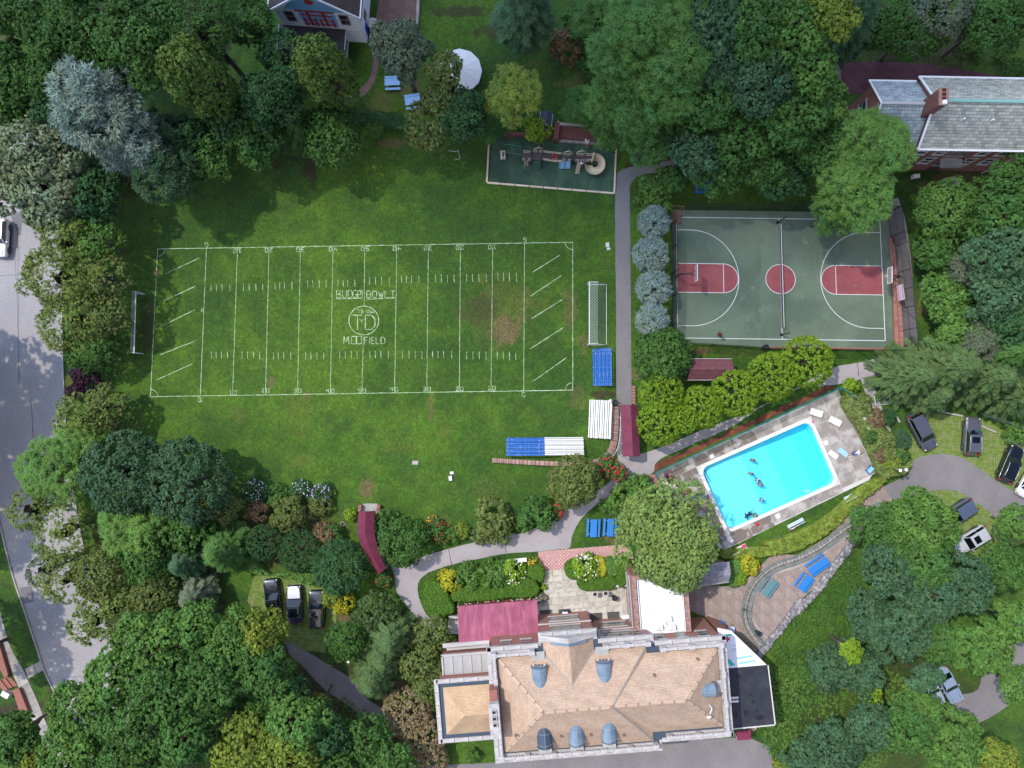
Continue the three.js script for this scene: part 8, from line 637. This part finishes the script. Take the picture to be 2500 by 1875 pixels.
// bank beside the deck, hedges
hedge('C4 680 160 760 110 850 130 930 260 1010 380 1090 450 1180 560 1262 660 1255 740 1200 790 1060 820 1000 790 930 640 830 430', .9, 'olive', 'rough olive green shrub bank between the pool deck and the car park', { lump: .6, dens: 90, len: .3, wid: .2, sc: 1.6, vary: 1.2, name: 'shrub_bank', cat: 'shrubs' });
hedge('C4 1060 815 1020 880 900 970 780 1080 640 1220 520 1310 300 1430 120 1470 0 1490 C3 2100 1490 1860 1500 1800 1480 1870 1430 2212 1400 C4 0 1380 200 1320 420 1230 580 1130 700 1020 850 900 960 830', .8, 'yellow', 'long yellow green hedge curving below the pool lawn', { lump: .45, dens: 110, len: .26, wid: .18, sc: 1.8, vary: 1 });
hedge('Z4 1560 210 1750 205 1870 230 1840 320 1760 420 1700 500 1640 580 1540 540 1550 400', .8, 'bright', 'bright green shrub bed beside the grey shed', { lump: .4, dens: 110 }); T('shrub', 'gold', 1618, 1222, 20, 1.2, 'shrub', 'golden variegated shrub beside the grey shed'); T('shrub', 'lime', 1598, 1248, 14, .9, 'shrub', 'yellow green shrub at the edge of the terrace');
// clipped garden in front of the mansion
hedge('Z3 0 500 60 480 130 530 200 620 270 740 320 850 310 920 180 960 150 1000 0 980 -90 850 -120 700 -80 560', 1.6, 'clipped', 'broad rounded green hedge mound at the left of the garden', { dens: 150, lump: .08 }); hedge('Z3 320 760 280 700 400 610 600 560 850 570 1000 560 1180 470 1330 450 1430 520 1470 600 1430 690 1100 720 700 760', 1.3, 'clipped', 'long wavy clipped hedge along the pink awning', { dens: 150, lump: .06 }); hedge('Z3 1330 310 1430 290 1520 310 1545 420 1510 500 1440 490 1330 440', 1.5, 'clipped', 'clipped green block at the head of the steps, left side', { dens: 150, lump: .05 }); hedge('Z3 610 400 680 345 740 370 760 450 730 540 650 555 610 480', 1.4, 'clipped', 'small dark clipped ball in the garden row', { dens: 160, lump: .05 });
T('shrub', 'gold', 970, 1255, 26, 1.3, 'shrub', 'bright golden shrub in the clipped garden'); T('shrub', 'gold', 985, 1275, 14, 1, 'shrub', 'lower lobe of golden shrub beside the hedge mound'); T('shrub', 'bright', 1010, 1242, 28, 1.5, 'shrub', 'fresh green laurel in the clipped garden, left'); T('shrub', 'bright', 1070, 1242, 32, 1.6, 'shrub', 'fresh green laurel in the clipped garden, right'); flowerBush(1108, 1235, 28, 1.8, 'lime', [.75, .78, .6], 60, .11, 'white flowered hydrangea in the left garden'); flowerBush(1153, 1215, 12, .9, 'yellow', [.75, .4, .02], 20, .1, 'orange flowered shrub at the corner of the garden'); flowerBush(1266, 1223, 30, 1.9, 'lime', [.75, .78, .62], 70, .11, 'white flowered hydrangea in the right garden'); hedge('C3 720 1500 760 1492 805 1500 832 1570 815 1645 760 1650 725 1600', 1.3, 'gold', 'golden clipped block in the right garden', { dens: 160, lump: .08 }); hedge('C3 832 1510 880 1498 925 1510 932 1600 915 1645 850 1645', 1.3, 'bright', 'fresh green clipped block in the right garden', { dens: 150, lump: .1 }); hedge('C3 932 1500 985 1495 1030 1520 1040 1600 1020 1659 D3 1010 80 960 140 925 100 925 20', 1.5, 'clipped', 'tall clipped hedge column beside the north wing', { dens: 150, lump: .05 }); hedge('C3 490 1560 530 1525 590 1520 610 1580 D3 590 50 540 68 495 30 485 -10', 1.4, 'clipped', 'rounded clipped hedge at the head of the steps, right side', { dens: 150, lump: .05 }); hedge('D3 590 70 640 40 720 45 800 60 860 40 910 60 915 120 880 150 760 160 620 155', 1.2, 'clipped', 'row of clipped balls behind the white patio wall', { dens: 150, lump: .1 });
 flowerBush(1171, 1292, 10, .8, 'olive', [.5, .35, .6], 30, .08, 'lilac flowering pot plant at the corner of the awning'); T('shrub', 'lime', 967, 1408, 11, 1.2, 'shrub', 'lime green pot plant beside the sunroom'); T('shrub', 'lime', 1175, 1268, 6, .9, 'shrub', 'tiny clipped pot plant beside the steps');
{ const o = thing('flower_border', 'narrow border of mixed flowers between the hedge and the pink awning', 'flower bed'); const g = [], g2 = []; for (let i = 0; i < 90; i++) { const t = rnd(), p = at('Z3', 400 + t * 1030, 805 - t * 75 + rr(-22, 12), .4); (rnd() < .5 ? g : g2).push(new THREE.IcosahedronGeometry(rr(.06, .13), 0).translate(p[0], rr(.3, .5), p[1])); } part('blossoms', g, col(.7, .62, .6), o); part('blossoms', g2, col(.4, .06, .05), o); const L = new Leaves(); for (let i = 0; i < 500; i++) { const t = rnd(), p = at('Z3', 400 + t * 1030, 805 - t * 75 + rr(-26, 16), .3); spray(L, [p[0], rr(.1, .4), p[1]], [0, 1, 0], .08, 2, .16, .09, tint(.2)); } part('foliage', L.geo(), leafMat.maple, o); }
// left bottom woodland
[['bright', 330, 1390, 74, 12, 'middle left'], ['bright', 420, 1350, 58, 11, 'above the parked cars on the left'], ['bright', 500, 1375, 60, 11, 'just below the parked cars'], ['yellow', 560, 1370, 52, 10, 'yellowish crown nearest the parked cars'], ['maple', 470, 1450, 72, 12, 'centre of the lower left wood'], ['maple', 570, 1450, 62, 11, 'right of the wood centre'], ['maple', 360, 1480, 72, 13, 'left of the wood centre'], ['bright', 250, 1460, 72, 12, 'over the road end'], ['bright', 180, 1530, 66, 12, 'beside the sidewalk end'], ['maple', 290, 1570, 80, 13, 'lower left'], ['bright', 160, 1630, 66, 12, 'bottom left beside the corner'], ['maple', 262, 1632, 52, 11, 'over the hidden end of the road'], ['maple', 330, 1645, 50, 11, 'on the bottom edge at the left'], ['maple', 400, 1590, 72, 13, 'bottom middle left'], ['maple', 30, 1590, 52, 10, 'bottom left corner crown'], ['yellow', 80, 1650, 40, 9, 'yellow crown in the bottom left corner'], ['yellow', 540, 1620, 70, 12, 'yellow green bottom crown'], ['bright', 640, 1560, 72, 12, 'light crown near the driveway'], ['yellow', 625, 1640, 62, 12, 'yellow crown at the bottom'], ['deep', 700, 1580, 62, 10, 'dark crown beside the driveway'], ['maple', 450, 1530, 62, 11, 'between two dark hollows'], ['maple', 720, 1650, 56, 9, 'shaded crown on the bottom edge'], ['maple', 790, 1600, 56, 8, 'shaded crown below the driveway'], ['maple', 840, 1640, 50, 8, 'green crown at the bottom beside the brown shrubs'], ['deep', 620, 1500, 46, 9, 'dark crown left of the driveway bend'], ['yellow', 695, 1515, 18, 6, 'small yellow crown by the driveway'], ['maple', 560, 1540, 50, 8, 'shaded crown in the hollow']].forEach(([p, x, y, r, h, l]) => T('maple', p, x, y, r, h, 'woodland_tree', 'woodland tree at lower left, ' + l, { group: 'woodland at the lower left' }));
T('shrub', 'gold', 740, 1303, 22, 2, 'shrub', 'yellow variegated shrub beside the rightmost black wagon'); T('shrub', 'yellow', 722, 1290, 24, 2.2, 'shrub', 'pale yellow shrub over the hood of the black wagon'); T('fine', 'hem', 815, 1320, 48, 4, 'tree', 'weeping green mound right of the parked cars'); T('fine', 'maple', 745, 1385, 42, 5, 'tree', 'glossy green tree beside the drive'); T('hemlock', 'hem', 845, 1380, 56, 7, 'hemlock_tree', 'hemlock between the walk and the drive'); T('hemlock', 'hem', 805, 1470, 52, 7, 'hemlock_tree', 'hemlock beside the shaded drive'); T('hemlock', 'hem', 830, 1425, 46, 6, 'hemlock_tree', 'hemlock between the other two beside the drive'); T('fine', 'olive', 935, 1370, 42, 4, 'shrub', 'olive bush at the left end of the porch steps'); T('fine', 'olive', 910, 1430, 50, 4.5, 'shrub', 'olive brown bush left of the sunroom'); T('fine', 'olive', 930, 1480, 40, 4.5, 'shrub', 'olive bush against the west wing'); T('dome', 'brown', 880, 1540, 54, 4, 'shrub', 'pale brown feathery bush left of the west wing'); T('dome', 'brown', 915, 1590, 50, 4, 'shrub', 'pale brown feathery bush at the corner of the west wing'); T('dome', 'brown', 920, 1640, 46, 3.6, 'shrub', 'pale brown feathery bush at the bottom edge'); T('shrub', 'bright', 1020, 1632, 15, 1.4, 'shrub', 'bright bush below the lean-to glazing'); T('shrub', 'bright', 1745, 1655, 30, 2, 'shrub', 'bright bush at the bottom edge of the yard'); T('shrub', 'yellow', 1690, 1650, 20, 1.5, 'shrub', 'yellowish bush at the bottom edge of the yard');
// trees beyond the left edge that shade the road
[[-235, 770, 120, 16, 'upper'], [-300, 900, 130, 17, 'middle'], [-250, 1010, 110, 15, 'lower'], [-215, 1130, 80, 13, 'small'], [-130, 1330, 74, 12, 'beside the sidewalk'], [-90, 1430, 60, 11, 'lowest']].forEach(([x, y, r, h, l]) => T('maple', 'maple', x, y, r, h, 'street_tree', 'street tree beyond the road, ' + l + ' one', { group: 'street trees beyond the left edge' }));
// wild ground under the trees
groundCover('D4 560 0 760 -100 900 300 900 900 400 1100 200 1480 0 1420 60 900 100 640 330 330', .5, 'maple', 'ground_cover', 'leafy green ground cover on the bank right of the terrace', 34); groundCover('D4 100 800 700 600 1200 900 1300 1400 900 1659 200 1659 0 1480', .5, 'bright', 'ground_cover', 'bright vine cover on the lower bank beside the black roof', 30); groundCover('D2 780 1050 1250 1400 1200 1659 700 1659 500 1200', .4, 'maple', 'ground_cover', 'shaded ivy below the shaded driveway', 26); groundCover('A1 500 1150 1150 1450 1100 1650 600 1659 700 1350', .3, 'maple', 'ground_cover', 'dark undergrowth beneath the cedars', 20); groundCover('C1 1300 1200 1900 1250 2000 1500 1500 1659 800 1659 850 1350', .4, 'maple', 'ground_cover', 'undergrowth beneath the left conifers', 24); groundCover('B4 1500 500 2212 450 2212 1500 1500 1350 1400 900', .4, 'maple', 'ground_cover', 'undergrowth beneath the right hand trees', 18);

// ---------- the cloud that shades the upper part of the grounds ----------
{ const g = [], ALT = 1050, off = SUN.clone().multiplyScalar(ALT / SUN.y); for (let i = 0; i < 3000; i++) { const x = rr(-150, 150), z = rr(-170, -8); const edge = -18 + 9 * Math.sin(x * .045 + .6) + 6 * Math.sin(x * .11) - (x < -45 ? 9 : 0); const d = edge - z; if (d < 0 || rnd() > (.62 * sst(-2, 14, d) + .38 * sst(12, 30, d))) continue; const r = rr(3, 5.4); g.push(new THREE.IcosahedronGeometry(r, 0).scale(1.2, .7, 1).translate(x + off.x, ALT + rr(-6, 6), z + off.z)); } const c = struct('cloud', join(g), col(.85, .85, .86), 'broken cloud between the sun and the upper part of the grounds'); c.receiveShadow = false; }
renderer.render(scene, camera);
